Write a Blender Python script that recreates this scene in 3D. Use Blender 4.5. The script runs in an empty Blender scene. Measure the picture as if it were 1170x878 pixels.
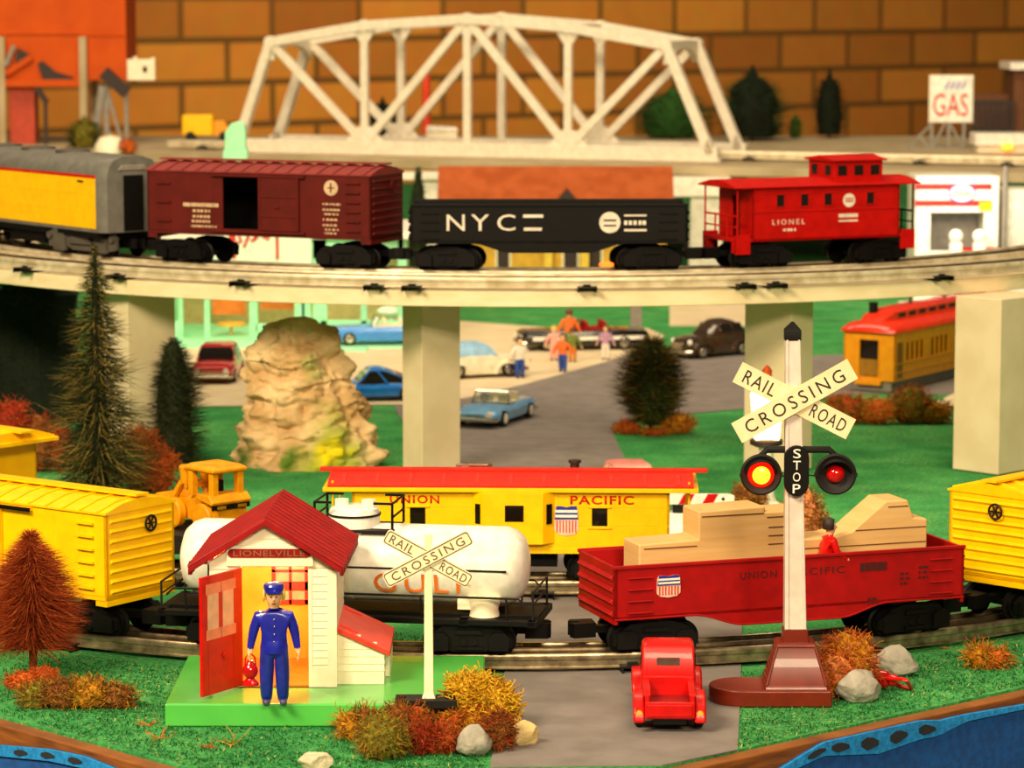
import bpy, bmesh, math, random
from mathutils import Vector, Matrix, noise, Euler
# ------------------------------------------------------------------ basics
# All sizes below are written in centimetres; everything is linked at real scale (S).
S = .01
PI = math.pi
rnd = random.Random(7)
COL = bpy.context.scene.collection
F, H = 3600., 39.5
TH = math.atan(454 / F)
CT, ST = math.cos(TH), math.sin(TH)

def ray(px, row):
    u, v = px - 585, row - 439
    return u, F * CT - v * ST, -F * ST - v * CT

def at(px, row, z=0.):
    "where the line of sight of a photo pixel meets the height z"
    d = ray(px, row); t = (z - H) / d[2]
    return d[0] * t, d[1] * t

def pz(px, row, D):
    "x and z where the line of sight meets the upright plane y = D"
    d = ray(px, row); t = D / d[1]
    return d[0] * t, H + d[2] * t

def lin(h):
    h = h.lstrip('#')
    o = []
    for i in (0, 2, 4):
        c = int(h[i:i + 2], 16) / 255
        o.append(c / 12.92 if c <= .04045 else ((c + .055) / 1.055) ** 2.4)
    return (*o, 1)

class MB:
    def __init__(s):
        s.v, s.f, s.m, s.mi, s.T = [], [], [], 0, Matrix()
    def add(s, vs, fs):
        n, T = len(s.v), s.T
        s.v += [T @ Vector(p) for p in vs]
        s.f += [tuple(i + n for i in f) for f in fs]
        s.m += [s.mi] * len(fs)
        return s
    def box(s, x0, x1, y0, y1, z0, z1, R=None):
        vs = [(x, y, z) for x in (x0, x1) for y in (y0, y1) for z in (z0, z1)]
        if R is not None:
            c = Vector(((x0 + x1) / 2, (y0 + y1) / 2, (z0 + z1) / 2))
            vs = [c + R @ (Vector(p) - c) for p in vs]
        return s.add(vs, [(0, 1, 3, 2), (4, 6, 7, 5), (0, 4, 5, 1), (2, 3, 7, 6), (0, 2, 6, 4), (1, 5, 7, 3)])
    def prism(s, pts, a0, a1, ax='y', pts2=None):
        def P(u, v, a): return {'y': (u, a, v), 'x': (a, u, v), 'z': (u, v, a)}[ax]
        n = len(pts); q = pts2 or pts
        return s.add([P(u, v, a0) for u, v in pts] + [P(u, v, a1) for u, v in q],
                     [tuple(range(n)), tuple(range(2 * n - 1, n - 1, -1))] + [(i, i + n, (i + 1) % n + n, (i + 1) % n) for i in range(n)])
    def loft(s, rings, caps=True, closed=True):
        n = len(rings[0]); vs = [p for r in rings for p in r]; fs = []
        for k in range(len(rings) - 1):
            for i in range(n if closed else n - 1):
                j = (i + 1) % n
                fs.append((k * n + i, k * n + j, k * n + n + j, k * n + n + i))
        if caps and closed:
            fs += [tuple(range(n)), tuple(range(len(vs) - 1, len(vs) - n - 1, -1))]
        return s.add(vs, fs)
    def lathe(s, prof, o=(0, 0, 0), ax='z', n=24):
        rings = []
        for r, h in prof:
            r = max(r, 1e-4)
            ring = []
            for i in range(n):
                a = 2 * PI * i / n
                u, v = r * math.cos(a), r * math.sin(a)
                p = {'z': (u, v, h), 'y': (u, h, v), 'x': (h, u, v)}[ax]
                ring.append((p[0] + o[0], p[1] + o[1], p[2] + o[2]))
            rings.append(ring)
        return s.loft(rings)
    def tube(s, pts, r, n=8, r1=None, closed=False):
        pts = [Vector(p) for p in pts]; rings = []
        N = len(pts)
        up = None
        for i, p in enumerate(pts):
            if closed: d = pts[(i + 1) % N] - pts[i - 1]
            else: d = pts[min(i + 1, N - 1)] - pts[max(i - 1, 0)]
            d.normalize()
            if up is None:
                up = Vector((0, 0, 1)) if abs(d.z) < .9 else Vector((1, 0, 0))
            a = d.cross(up).normalized(); b = a.cross(d); up = b
            if isinstance(r, (list, tuple)): rr = r[i]
            else: rr = r if r1 is None else r + (r1 - r) * i / (N - 1)
            rings.append([p + a * rr * math.cos(2 * PI * k / n + PI / n) + b * rr * math.sin(2 * PI * k / n + PI / n) for k in range(n)])
        if closed: rings.append(rings[0])
        return s.loft(rings, caps=not closed)
    def bar(s, p0, p1, w, h=None):
        "square bar from p0 to p1, w across, h the other way"
        h = h or w
        p0, p1 = Vector(p0), Vector(p1); d = (p1 - p0).normalized()
        up = Vector((0, 1, 0)) if abs(d.y) < .9 else Vector((0, 0, 1))
        a = d.cross(up).normalized(); b = a.cross(d)
        q = [(-1, -1), (1, -1), (1, 1), (-1, 1)]
        return s.loft([[p + a * i * w / 2 + b * j * h / 2 for i, j in q] for p in (p0, p1)])
    def ell(s, c, r, nu=16, nv=10):
        rings = []
        for k in range(nv + 1):
            t = -PI / 2 + PI * k / nv
            cr = max(math.cos(t), .002)
            rings.append([(c[0] + r[0] * cr * math.cos(2 * PI * i / nu), c[1] + r[1] * cr * math.sin(2 * PI * i / nu), c[2] + r[2] * math.sin(t)) for i in range(nu)])
        return s.loft(rings)
    def arc(s, C, R, a0, a1, prof, n=48):
        "sweep the outline prof [(dr, z)] around the upright axis through C"
        rings = []
        for k in range(n + 1):
            a = math.radians(a0 + (a1 - a0) * k / n)
            rings.append([(C[0] + (R + dr) * math.sin(a), C[1] - (R + dr) * math.cos(a), z) for dr, z in prof])
        return s.loft(rings)
    def mesh(s, name, mats, smooth=35, fix=True):
        me = bpy.data.meshes.new(name)
        me.from_pydata([p * S for p in s.v], [], s.f)
        for m in (mats if isinstance(mats, (list, tuple)) else [mats]): me.materials.append(m)
        me.polygons.foreach_set('material_index', s.m)
        if fix:
            b = bmesh.new(); b.from_mesh(me); bmesh.ops.recalc_face_normals(b, faces=b.faces); b.to_mesh(me); b.free()
        if smooth:
            me.polygons.foreach_set('use_smooth', [True] * len(me.polygons))
            me.set_sharp_from_angle(angle=math.radians(smooth))
        me.update()
        return me
    def build(s, name, mats, parent=None, loc=(0, 0, 0), rz=0., bevel=0, smooth=35, label=None, fix=True, seg=2):
        o = bpy.data.objects.new(name, s.mesh(name, mats, smooth, fix))
        COL.objects.link(o); o.location = Vector(loc) * S; o.rotation_euler.z = rz
        if parent: o.parent = parent
        if label: o['label'] = label
        if bevel:
            b = o.modifiers.new('edges', 'BEVEL'); b.width = bevel * S; b.segments = seg; b.limit_method = 'ANGLE'
            b.angle_limit = math.radians(40); b.harden_normals = True
        return o

def tag(o, label=None, cat=None, group=None, kind=None):
    for k, v in (('label', label), ('category', cat), ('group', group), ('kind', kind)):
        if v: o[k] = v
    return o

def thing(name, label, cat, x, y, z=0., rz=0., group=None, scale=1.):
    o = bpy.data.objects.new(name, None); COL.objects.link(o)
    o.location = Vector((x, y, z)) * S; o.rotation_euler.z = rz; o.empty_display_size = .01
    o.scale = (scale,) * 3
    return tag(o, label, cat, group)

def share(name, me, parent, loc=(0, 0, 0), rz=0., label=None):
    o = bpy.data.objects.new(name, me); COL.objects.link(o); o.parent = parent
    o.location = Vector(loc) * S; o.rotation_euler.z = rz
    if label: o['label'] = label
    return o

def copy_tree(o, parent=None):
    c = o.copy(); COL.objects.link(c)
    if parent: c.parent = parent
    for ch in [q for q in bpy.data.objects if q.parent == o]: copy_tree(ch, c)
    return c

def text(parent, s, w, h, mat, M, name='lettering', depth=.02, font_space=1.0, bold=0.):
    "letters fitted into w x h (cm), centred, drawn in the local xz plane facing -y, then moved by M"
    cu = bpy.data.curves.new(name, 'FONT'); cu.body = s; cu.size = 1; cu.extrude = 0; cu.space_character = font_space; cu.resolution_u = 3; cu.offset = bold
    t = bpy.data.objects.new(name, cu)
    me = bpy.data.meshes.new_from_object(t); bpy.data.objects.remove(t); bpy.data.curves.remove(cu)
    b = bmesh.new(); b.from_mesh(me)
    xs = [v.co.x for v in b.verts]; ys = [v.co.y for v in b.verts]
    x0, x1, y0, y1 = min(xs), max(xs), min(ys), max(ys)
    r = bmesh.ops.extrude_face_region(b, geom=list(b.faces))
    up = [g for g in r['geom'] if isinstance(g, bmesh.types.BMVert)]
    top = set(up)
    for v in b.verts:
        x = (v.co.x - (x0 + x1) / 2) / max(x1 - x0, 1e-6) * w; z = (v.co.y - (y0 + y1) / 2) / max(y1 - y0, 1e-6) * h
        v.co = (M @ Vector((x, -depth if v in top else 0, z))) * S
    bmesh.ops.recalc_face_normals(b, faces=b.faces)
    b.to_mesh(me); b.free(); me.name = name; me.materials.clear(); me.materials.append(mat)
    o = bpy.data.objects.new(name, me); COL.objects.link(o); o.parent = parent
    return o

def TR(x, y, z, rx=0, ry=0, rz=0):
    return Matrix.Translation((x, y, z)) @ Euler((rx, ry, rz)).to_matrix().to_4x4()

# ------------------------------------------------------------------ materials
def mat(name, col, rough=.5, metal=0., col2=None, scale=120., amount=.5, bump=0., bscale=None, coat=0., detail=4., emit=0., spec=.5, stretch=None, trans=0.):
    m = bpy.data.materials.new(name); m.use_nodes = True
    nt = m.node_tree; N, L = nt.nodes, nt.links
    b = N['Principled BSDF']
    b.inputs['Roughness'].default_value = rough; b.inputs['Metallic'].default_value = metal
    b.inputs['Coat Weight'].default_value = coat; b.inputs['Specular IOR Level'].default_value = spec
    if trans: b.inputs['Transmission Weight'].default_value = trans
    c = lin(col); c2 = lin(col2) if col2 else tuple(x * .8 for x in c[:3]) + (1,)
    tc = N.new('ShaderNodeTexCoord'); src = tc.outputs['Object']
    if stretch:
        mp = N.new('ShaderNodeMapping'); mp.inputs['Scale'].default_value = stretch; L.new(src, mp.inputs['Vector']); src = mp.outputs['Vector']
    n = N.new('ShaderNodeTexNoise'); n.inputs['Scale'].default_value = scale; n.inputs['Detail'].default_value = detail
    L.new(src, n.inputs['Vector'])
    r = N.new('ShaderNodeValToRGB'); r.color_ramp.elements[0].position = .5 - .25 * amount; r.color_ramp.elements[1].position = .5 + .25 * amount
    r.color_ramp.elements[0].color = c2; r.color_ramp.elements[1].color = c
    L.new(n.outputs['Fac'], r.inputs['Fac']); L.new(r.outputs['Color'], b.inputs['Base Color'])
    if bump:
        n2 = N.new('ShaderNodeTexNoise'); n2.inputs['Scale'].default_value = bscale or scale * 3; n2.inputs['Detail'].default_value = 3
        L.new(src, n2.inputs['Vector'])
        bp = N.new('ShaderNodeBump'); bp.inputs['Strength'].default_value = bump; bp.inputs['Distance'].default_value = .001
        L.new(n2.outputs['Fac'], bp.inputs['Height']); L.new(bp.outputs['Normal'], b.inputs['Normal'])
    if emit:
        b.inputs['Emission Color'].default_value = c; b.inputs['Emission Strength'].default_value = emit
    return m

def glass(name, col='#ffffff', rough=.05):
    m = bpy.data.materials.new(name); m.use_nodes = True
    b = m.node_tree.nodes['Principled BSDF']; b.inputs['Base Color'].default_value = lin(col)
    b.inputs['Transmission Weight'].default_value = 1; b.inputs['Roughness'].default_value = rough; b.inputs['IOR'].default_value = 1.3
    return m

K = {}
def k(name, *a, **kw):
    K[name] = mat(name, *a, **kw)
k('black', '#0b0907', .55, spec=.18); k('black_metal', '#0e0c0a', .5, .2, spec=.2); k('charcoal', '#191613', .55, bump=.1, spec=.25)
k('grey', '#8b8478', .45); k('mid_grey', '#565148', .5); k('white', '#f4ecd8', .45); k('bright_white', '#fdf8ea', .35)
k('cream', '#f8ecd0', .4, col2='#f2e4c4'); k('red', '#d00c08', .35, coat=.12, spec=.3); k('dark_red', '#981010', .6, col2='#860c0c', spec=.2)
k('train_red', '#b80a04', .55, col2='#a80802', spec=.15); k('gondola_red', '#a80406', .5, col2='#980304', spec=.3)
k('tuscan', '#5c1008', .5, col2='#520c05', scale=60, spec=.3); k('yellow', '#ffc800', .4, col2='#fbbe00', spec=.3); k('deep_yellow', '#f0a008', .4, col2='#e89404')
k('loader_yellow', '#e89c08', .45, col2='#d88a04', spec=.3)
k('up_red', '#d8240c', .5, col2='#c41c08', spec=.25); k('orange', '#f07818', .5); k('blue', '#1420a8', .3, col2='#101a90', coat=.2)
k('shield_blue', '#1f2f98', .5); k('shield_pink', '#f2c8b0', .5); k('maroon', '#74220e', .35, col2='#681c0a', coat=.15, spec=.35)
k('base_green', '#58c050', .3, col2='#50b548', scale=30, coat=.3); k('mint', '#a8f0c0', .5, col2='#9ce8b4'); k('skin', '#e8b888', .5, col2='#e0ac7c')
k('rail', '#e4d8ba', .35, .25, col2='#b8a680', scale=90, amount=.8); k('front_rail', '#b8aa88', .3, .7, col2='#5c4c36', scale=120, amount=.9); k('old_rail', '#7a684c', .4, .7, col2='#4a3a28', scale=150, amount=.9)
k('deck_paint', '#eedcb4', .7, col2='#e4d0a2', scale=40, stretch=(1, 1, 3), bump=.15, bscale=160); k('pillar_paint', '#dccca8', .75, col2='#d2c09a', scale=30, bump=.12, bscale=200)
k('truss_paint', '#e6dcc8', .5, col2='#dccfb8'); k('wood', '#9a5a1c', .6, col2='#5c320e', scale=40, stretch=(1, 1, 8), amount=1, bump=.2)
k('raw_wood', '#e2b878', .6, col2='#d6a865', scale=30, stretch=(1, 1, 12), amount=.9); k('skirt_blue', '#05509c', .9, col2='#044284', scale=200, bump=.3, bscale=900)
k('band_blue', '#0a8ad4', .9, col2='#0670b4', scale=300, bump=.5, bscale=700); k('hook_tape', '#20242c', 1., bump=.6, bscale=1500)
k('chrome', '#d8d0c0', .18, 1.); k('tyre', '#15130f', .8); k('lens_red', '#c00808', .12, coat=.6); k('stone', '#b0aa9c', .85, col2='#807a6c', scale=140, amount=1., bump=.5, bscale=300)
k('pale_stone', '#e4d8b8', .85, col2='#b8a888', scale=120, amount=1., bump=.5, bscale=300); k('tan_stone', '#e0c88c', .85, col2='#c0a468', scale=120, amount=1., bump=.5, bscale=300)
k('dark_glass', '#1a120c', .1, coat=.5); k('terracotta', '#a8542a', .8, col2='#984820', spec=.15, scale=50, bump=.2); k('house_yellow', '#d8a828', .6); k('coal_orange', '#c64e04', .65, col2='#ba4602', scale=20, spec=.2)
k('amber', '#f6b030', .5, col2='#eea424'); k('floor_amber', '#d88420', .45, col2='#c87616'); k('lid_red', '#e83c28', .45, col2='#dc3220')
k('window_film', '#e8b898', .4); k('tape_film', '#e88868', .4); k('brown', '#6a3c14', .7); k('dark_brown', '#2a170c', .6); k('blonde', '#f0d060', .6)
# ------------------------------------------------------------------ ground materials
def turf_mat():
    m = bpy.data.materials.new('turf_felt'); m.use_nodes = True
    nt = m.node_tree; N, L = nt.nodes, nt.links; b = N['Principled BSDF']; b.inputs['Roughness'].default_value = .95; b.inputs['Specular IOR Level'].default_value = .1
    tc = N.new('ShaderNodeTexCoord')
    def nz(sc, det, lo, hi, c0, c1):
        n = N.new('ShaderNodeTexNoise'); n.inputs['Scale'].default_value = sc; n.inputs['Detail'].default_value = det; L.new(tc.outputs['Object'], n.inputs['Vector'])
        r = N.new('ShaderNodeValToRGB'); r.color_ramp.elements[0].position = lo; r.color_ramp.elements[1].position = hi
        r.color_ramp.elements[0].color = lin(c0); r.color_ramp.elements[1].color = lin(c1); L.new(n.outputs['Fac'], r.inputs['Fac']); return n, r
    n1, r1 = nz(330, 6, .3, .7, '#16522a', '#56b062')
    n2, r2 = nz(28, 5, .35, .7, '#267640', '#54b060')
    mx = N.new('ShaderNodeMix'); mx.data_type = 'RGBA'; mx.inputs[0].default_value = .5
    L.new(r1.outputs[0], mx.inputs[6]); L.new(r2.outputs[0], mx.inputs[7])
    # straw flecks scattered in patches
    n3, r3 = nz(420, 2, .6, .7, '#000000', '#ffffff')
    n4, r4 = nz(7, 3, .44, .66, '#000000', '#ffffff')
    mu = N.new('ShaderNodeMath'); mu.operation = 'MULTIPLY'; L.new(r3.outputs[0], mu.inputs[0]); L.new(r4.outputs[0], mu.inputs[1])
    mx2 = N.new('ShaderNodeMix'); mx2.data_type = 'RGBA'; L.new(mu.outputs[0], mx2.inputs[0]); L.new(mx.outputs[2], mx2.inputs[6]); mx2.inputs[7].default_value = lin('#d8b868')
    L.new(mx2.outputs[2], b.inputs['Base Color'])
    bp = N.new('ShaderNodeBump'); bp.inputs['Strength'].default_value = .6; bp.inputs['Distance'].default_value = .002
    L.new(n1.outputs['Fac'], bp.inputs['Height']); L.new(bp.outputs['Normal'], b.inputs['Normal'])
    return m
TURF = turf_mat()
k('asphalt', '#88807c', .85, col2='#746c68', scale=45, amount=1., bump=.12, bscale=900, spec=.25)
k('pavement', '#dccaa8', .8, col2='#d2be98', scale=30)
k('shelf_paint', '#b4a280', .8, col2='#a08c68', scale=18)
def brick_mat():
    m = bpy.data.materials.new('brown_block_wall'); m.use_nodes = True
    nt = m.node_tree; N, L = nt.nodes, nt.links; b = N['Principled BSDF']; b.inputs['Roughness'].default_value = .9; b.inputs['Specular IOR Level'].default_value = .2
    tc = N.new('ShaderNodeTexCoord'); mp = N.new('ShaderNodeMapping'); mp.inputs['Rotation'].default_value = (PI / 2, 0, 0); mp.inputs['Location'].default_value = (.2, -.032, 0)
    L.new(tc.outputs['Object'], mp.inputs['Vector'])
    br = N.new('ShaderNodeTexBrick'); br.inputs['Scale'].default_value = 1; br.inputs['Brick Width'].default_value = .49; br.inputs['Row Height'].default_value = .19
    br.inputs['Mortar Size'].default_value = .016; br.inputs['Mortar Smooth'].default_value = .3; br.inputs['Bias'].default_value = 0
    br.inputs['Color1'].default_value = lin('#b07428'); br.inputs['Color2'].default_value = lin('#8c541c'); br.inputs['Mortar'].default_value = lin('#5a3e16')
    L.new(mp.outputs[0], br.inputs['Vector'])
    n = N.new('ShaderNodeTexNoise'); n.inputs['Scale'].default_value = 9; L.new(tc.outputs['Object'], n.inputs['Vector'])
    mx = N.new('ShaderNodeMix'); mx.data_type = 'RGBA'; mx.blend_type = 'MULTIPLY'; mx.inputs[0].default_value = .3
    L.new(br.outputs['Color'], mx.inputs[6]); L.new(n.outputs['Color'], mx.inputs[7]); L.new(mx.outputs[2], b.inputs['Base Color'])
    bp = N.new('ShaderNodeBump'); bp.inputs['Strength'].default_value = .5; bp.inputs['Distance'].default_value = .01; bp.invert = True
    L.new(br.outputs['Fac'], bp.inputs['Height']); L.new(bp.outputs['Normal'], b.inputs['Normal'])
    return m

# ------------------------------------------------------------------ the setting
FLOOR = -76.
mb = MB(); mb.box(-500, 700, -250, 2200, FLOOR - 4, FLOOR)
tag(mb.build('floor', mat('hall_floor', '#6a5a44', .5, scale=3)), kind='structure')
ang = math.atan2(280, 344)
mb = MB(); mb.box(-700, 900, 0, 20, FLOOR, 200)
tag(mb.build('wall_back', brick_mat(), loc=(-150, 1400, 0), rz=ang), kind='structure')

# table: octagonal corner towards the camera
A0, A1 = at(0, 818), at(216, 878); B0, B1 = at(752, 877), at(1170, 785)
def along(p, q, t): return (p[0] + (q[0] - p[0]) * t, p[1] + (q[1] - p[1]) * t)
YF = 154.
fl = along(A1, A0, -(A1[1] - YF) / (A0[1] - A1[1])); fr = along(B0, B1, (YF - B0[1]) / (B1[1] - B0[1]))
la = along(A0, A1, -9.); rb = along(B0, B1, 6.5)
EDGE = [la, fl, fr, rb]
BACKY = 640.
outline = EDGE + [(rb[0], BACKY), (la[0], BACKY)]
mb = MB(); mb.prism(outline, -.25, 0, 'z'); turf = mb.build('ground', TURF); tag(turf, kind='structure')
tb = thing('layout_table', 'wood-edged table carrying the whole train layout', 'table', 0, 300, FLOOR)
def off(poly, d):
    c = Vector((0, 350)); o = []
    for i, p in enumerate(poly):
        a, q, b = Vector(poly[i - 1]), Vector(p), Vector(poly[(i + 1) % len(poly)])
        n1 = Vector(((q - a).y, -(q - a).x)).normalized(); n2 = Vector(((b - q).y, -(b - q).x)).normalized()
        n = (n1 + n2); n = n / max(n.length_squared, .2) * 2
        o.append(tuple(q + n * d))
    return o
sgn = 1
o1 = off(outline, .0)
o2 = off(outline, 1.0)
mb = MB(); mb.T = Matrix.Translation((0, -300, -FLOOR)); mb.prism(outline, -2.2, -.26, 'z'); mb.build('tabletop', K['raw_wood'], tb)
mb = MB(); mb.T = Matrix.Translation((0, -300, -FLOOR))
for i in range(3):
    p, q, p2, q2 = o1[i], o1[i + 1], o2[i], o2[i + 1]
    mb.prism([p, q, q2, p2], -1.75, -.12, 'z')
mb.build('wooden_edge', K['wood'], tb, bevel=.12)
for x in (-90, 90):
    for y in (260, 600):
        mb = MB(); mb.T = Matrix.Translation((x, y - 300, 0)); mb.prism([(-4, -4), (4, -4), (4, 4), (-4, 4)], 0, -FLOOR - 2.2, 'z'); mb.build('leg', K['raw_wood'], tb)
# blue skirt hung below the edge, with a brighter band along its top
def interp(tab, u):
    if u <= tab[0][0]: return tab[0][1]
    for (a, p), (b, q) in zip(tab, tab[1:]):
        if u <= b: return p + (q - p) * (u - a) / (b - a)
    return tab[-1][1]
def skirt():
    t = thing('table_skirt', 'blue cloth skirt hanging below the wooden table edge', 'table skirt', 0, 170, FLOOR)
    oo, ob = off(outline, 1.05), off(outline, 1.5)
    cl, bd = MB(), MB()
    for m in (cl, bd): m.T = Matrix.Translation((0, -170, -FLOOR))
    pts = []
    for i in range(3):
        n = 420 if i != 1 else 60
        for j in range(n): pts.append((along(oo[i], oo[i + 1], j / n), along(ob[i], ob[i + 1], j / n)))
    # height of the sagging hem along the left and right table edges
    hl = [(-20, 1.55), (-28, 1.5), (-27.5, 1.5)]
    rows = [(-200, 840), (0, 851), (60, 856), (100, 864), (130, 876), (216, 912), (560, 925), (760, 915), (885, 880), (947, 842), (985, 830), (1029, 823), (1070, 823), (1100, 816), (1170, 804), (1300, 783)]
    wid = [(0, .55), (130, .6), (885, .3), (940, .7), (1000, 1.25), (1060, .9), (1100, .35), (1170, .22)]
    rings, br, xs = [], [], []
    for j, (p, q) in enumerate(pts):
        p, q = Vector(p), Vector(q); n = (q - p).normalized()
        px = 585 + F * p.x / (p.y * CT + (H + 1) * ST)
        top = pz(px, interp(rows, px), p.y)[1] if -200 < px < 1300 else -1.5
        top = min(top, -.2); w_ = interp(wid, px); xs.append(px)
        w = .25 * math.sin(j * .13) + .15 * math.sin(j * .34)
        prof = [(0, top), (.2, top - .05), (.25, top - 1.3), (.35 + w * .3, top - 8), (.8 + w, -40), (1.2 + w * 1.6, FLOOR + 1), (1.0 + w * 1.6, FLOOR + 1), (.6 + w, -40), (.1, top - 8)]
        rings.append([(p + n * d).to_3d() + Vector((0, 0, z)) for d, z in prof])
        br.append([(p + n * d).to_3d() + Vector((0, 0, z)) for d, z in [(.22, top + .04), (.34, top + .02), (.4, top - w_), (.28, top - w_ - .03)]])
    cl.loft(rings); bd.loft(br)
    cl.build('cloth', K['skirt_blue'], t); band = bd.build('hem_band', K['band_blue'], t)
    # dark rough patches of hook tape along the band
    hk = MB(); hk.T = Matrix.Translation((0, -170, -FLOOR))
    n_ = 0; last = -99
    for j in range(2, len(br) - 3):
        if not (20 < xs[j] < 110 or 915 < xs[j] < 1065) or xs[j] - last < 27: continue
        last = xs[j]
        P = []
        for jj, lo, hi in ((j, .35, .6), (j + 1, .2, .8), (j + 2, .25, .72), (j + 3, .42, .6)):
            a, b = br[jj][1], br[jj][2]; o_ = Vector((0, -.06, 0))
            P.append([a + (b - a) * lo + o_, a + (b - a) * hi + o_, a + (b - a) * hi - o_ * .3, a + (b - a) * lo - o_ * .3])
        m_ = MB(); m_.T = hk.T; m_.loft(P); m_.build('hook_tape', K['hook_tape'], band)
skirt()

# road and pavement, thin sheets laid on the turf
def sheet(name, m, pts, z, hgt=.06):
    mb = MB(); mb.prism([at(a, b, 0) for a, b in pts], z, z + hgt, 'z'); return tag(mb.build(name, m), kind='structure')
sheet('road', K['asphalt'], [(560, 878), (756, 876), (843, 858), (846, 790), (848, 715), (800, 640), (722, 540), (702, 500), (700, 486), (760, 476), (850, 468), (905, 462), (960, 452), (1010, 450), (1090, 452), (1180, 430), (1180, 405),
      (1000, 405), (880, 408), (735, 400), (690, 415), (600, 440), (530, 456), (450, 464), (455, 475), (520, 560), (560, 640), (588, 690), (590, 720), (575, 775)], .01)
sheet('pavement', K['pavement'], [(150, 466), (470, 463), (532, 456), (600, 440), (690, 415), (735, 400), (760, 385), (740, 376), (640, 376), (530, 368), (460, 366), (380, 366), (150, 380)], .03)

sheet('path', K['pavement'], [(765, 373), (862, 373), (880, 346), (765, 346)], .02)
sheet('path', K['pavement'], [(1032, 480), (1062, 484), (1100, 460), (1100, 446)], .07)
# elevated shelf at the back, whose front edge carries the bridge and the far track
DZ = 15.7            # top of the raised decks
DK = (2., 309.); RE = 62.
RU, RUO = 54.4, 60.4   # inner and outer track on the raised deck
RT = DZ + 1.1        # rail head height up there
# back line: runs from far left to near right
def backline(x): return 430 - (x - 27) * .4
def backpt(t, off=0):
    "point at run t along the far line, off = towards the back"
    c, s = .9285, -.3714
    return 27 + t * c - off * s, 430 + t * s + off * c
BANG = math.atan2(-.4, 1)

pts = []
for i in range(57):
    a = math.radians(-90 + 180 * i / 56); pts.append((DK[0] + RE * math.sin(a), DK[1] - RE * math.cos(a)))
inn = []
for i in range(57):
    a = math.radians(90 - 180 * i / 56); inn.append((DK[0] + 48.5 * math.sin(a), DK[1] - 48.5 * math.cos(a)))
poly = [(-88, 466.8)] + pts + [(83, 398.4), (69, 404)] + inn + [(-74, 461.2)]
dk = thing('elevated_deck', 'pale painted curved deck on pillars carrying the upper train', 'elevated deck', 2, 260, 0)
mb = MB(); mb.T = Matrix.Translation((-2, -260, 0)); mb.prism(poly, DZ - 1.25, DZ, 'z'); mb.build('deck_board', K['deck_paint'], dk, bevel=.08)
# the far shelf
e0, e1 = (-130, backline(-130) - 9), (140, backline(140) - 9)
mb = MB(); mb.prism([e0, e1, (140, 508), (-130, 508)], DZ - 1.25, DZ, 'z')
tag(mb.build('shelf_floor', K['shelf_paint'], bevel=.08), kind='structure')

def pillar(label, x, y, a, b, rz, h=DZ - 1.25):
    t = thing('deck_pillar', label, 'pillar', x, y, 0, rz, 'painted pillars under the raised deck')
    mb = MB(); mb.box(-a / 2, a / 2, -b / 2, b / 2, .1, h - .02); mb.build('shaft', K['pillar_paint'], t, bevel=.06)
    return t
R = math.radians
pillar('pale pillar under the deck standing directly behind the yellow caboose roof', -6.6, 256.0, 3.9, 2.7, R(38))
pillar('pale pillar under the deck behind the tall flashing crossing signal', 21.9, 257, 4.6, 3.2, R(-38))
pillar('broad pale pillar under the deck nearest the yellow boxcar at right', 40.2, 257.2, 6.5, 4.6, R(45))
pillar('pale pillar under the deck half hidden by the tall spruce at left', -31.5, 262, 5.0, 4.4, R(45))
x, y = at(727, 390); mb = MB(); mb.box(-.65, .65, -.65, .65, .05, DZ - 1.27)
t = thing('grey_post', 'slim grey post standing on the pavement behind the round brown-green tree', 'post', x, y + .6)
mb.build('shaft', K['grey'], t, bevel=.08); mb = MB(); mb.box(-1.1, 1.1, -1.1, 1.1, .02, .5); mb.build('foot', K['grey'], t, bevel=.08)
# white trestle piers with wide caps under the far line
def pier(label, px0, px1, row0, row1, c0, c1, D):
    x0, z1 = pz(px0, row0, D); x1, z0 = pz(px1, row1, D); a, _ = pz(c0, row1, D); b, _ = pz(c1, row1, D); xc = (a + b) / 2
    t = thing('trestle_pier', label, 'pier', xc, D + 2, 0, 0, 'white capped piers under the far line')
    z1 = min(z1, DZ - 1.27)
    mb = MB(); mb.box(x0 - xc, x1 - xc, -2.2, 2.2, z0, z1); mb.build('cap', K['white'], t, bevel=.15)
    w = (b - a) / 2
    mb = MB(); mb.loft([[(-w - 1.2, -1.8, .1), (w + 1.2, -1.8, .1), (w + 1.2, 1.8, .1), (-w - 1.2, 1.8, .1)], [(-w - .2, -1.4, 2), (w + .2, -1.4, 2), (w + .2, 1.4, 2), (-w - .2, 1.4, 2)], [(-w, -1.2, z0), (w, -1.2, z0), (w, 1.2, z0), (-w, 1.2, z0)]]); mb.build('column', K['white'], t)
pier('white capped pier between the black gondola and the red caboose', 745, 835, 195, 225, 790, 825, 417)
pier('white capped pier showing above the gap behind the dark red boxcar', 455, 525, 181, 206, 478, 505, 428)

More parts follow.
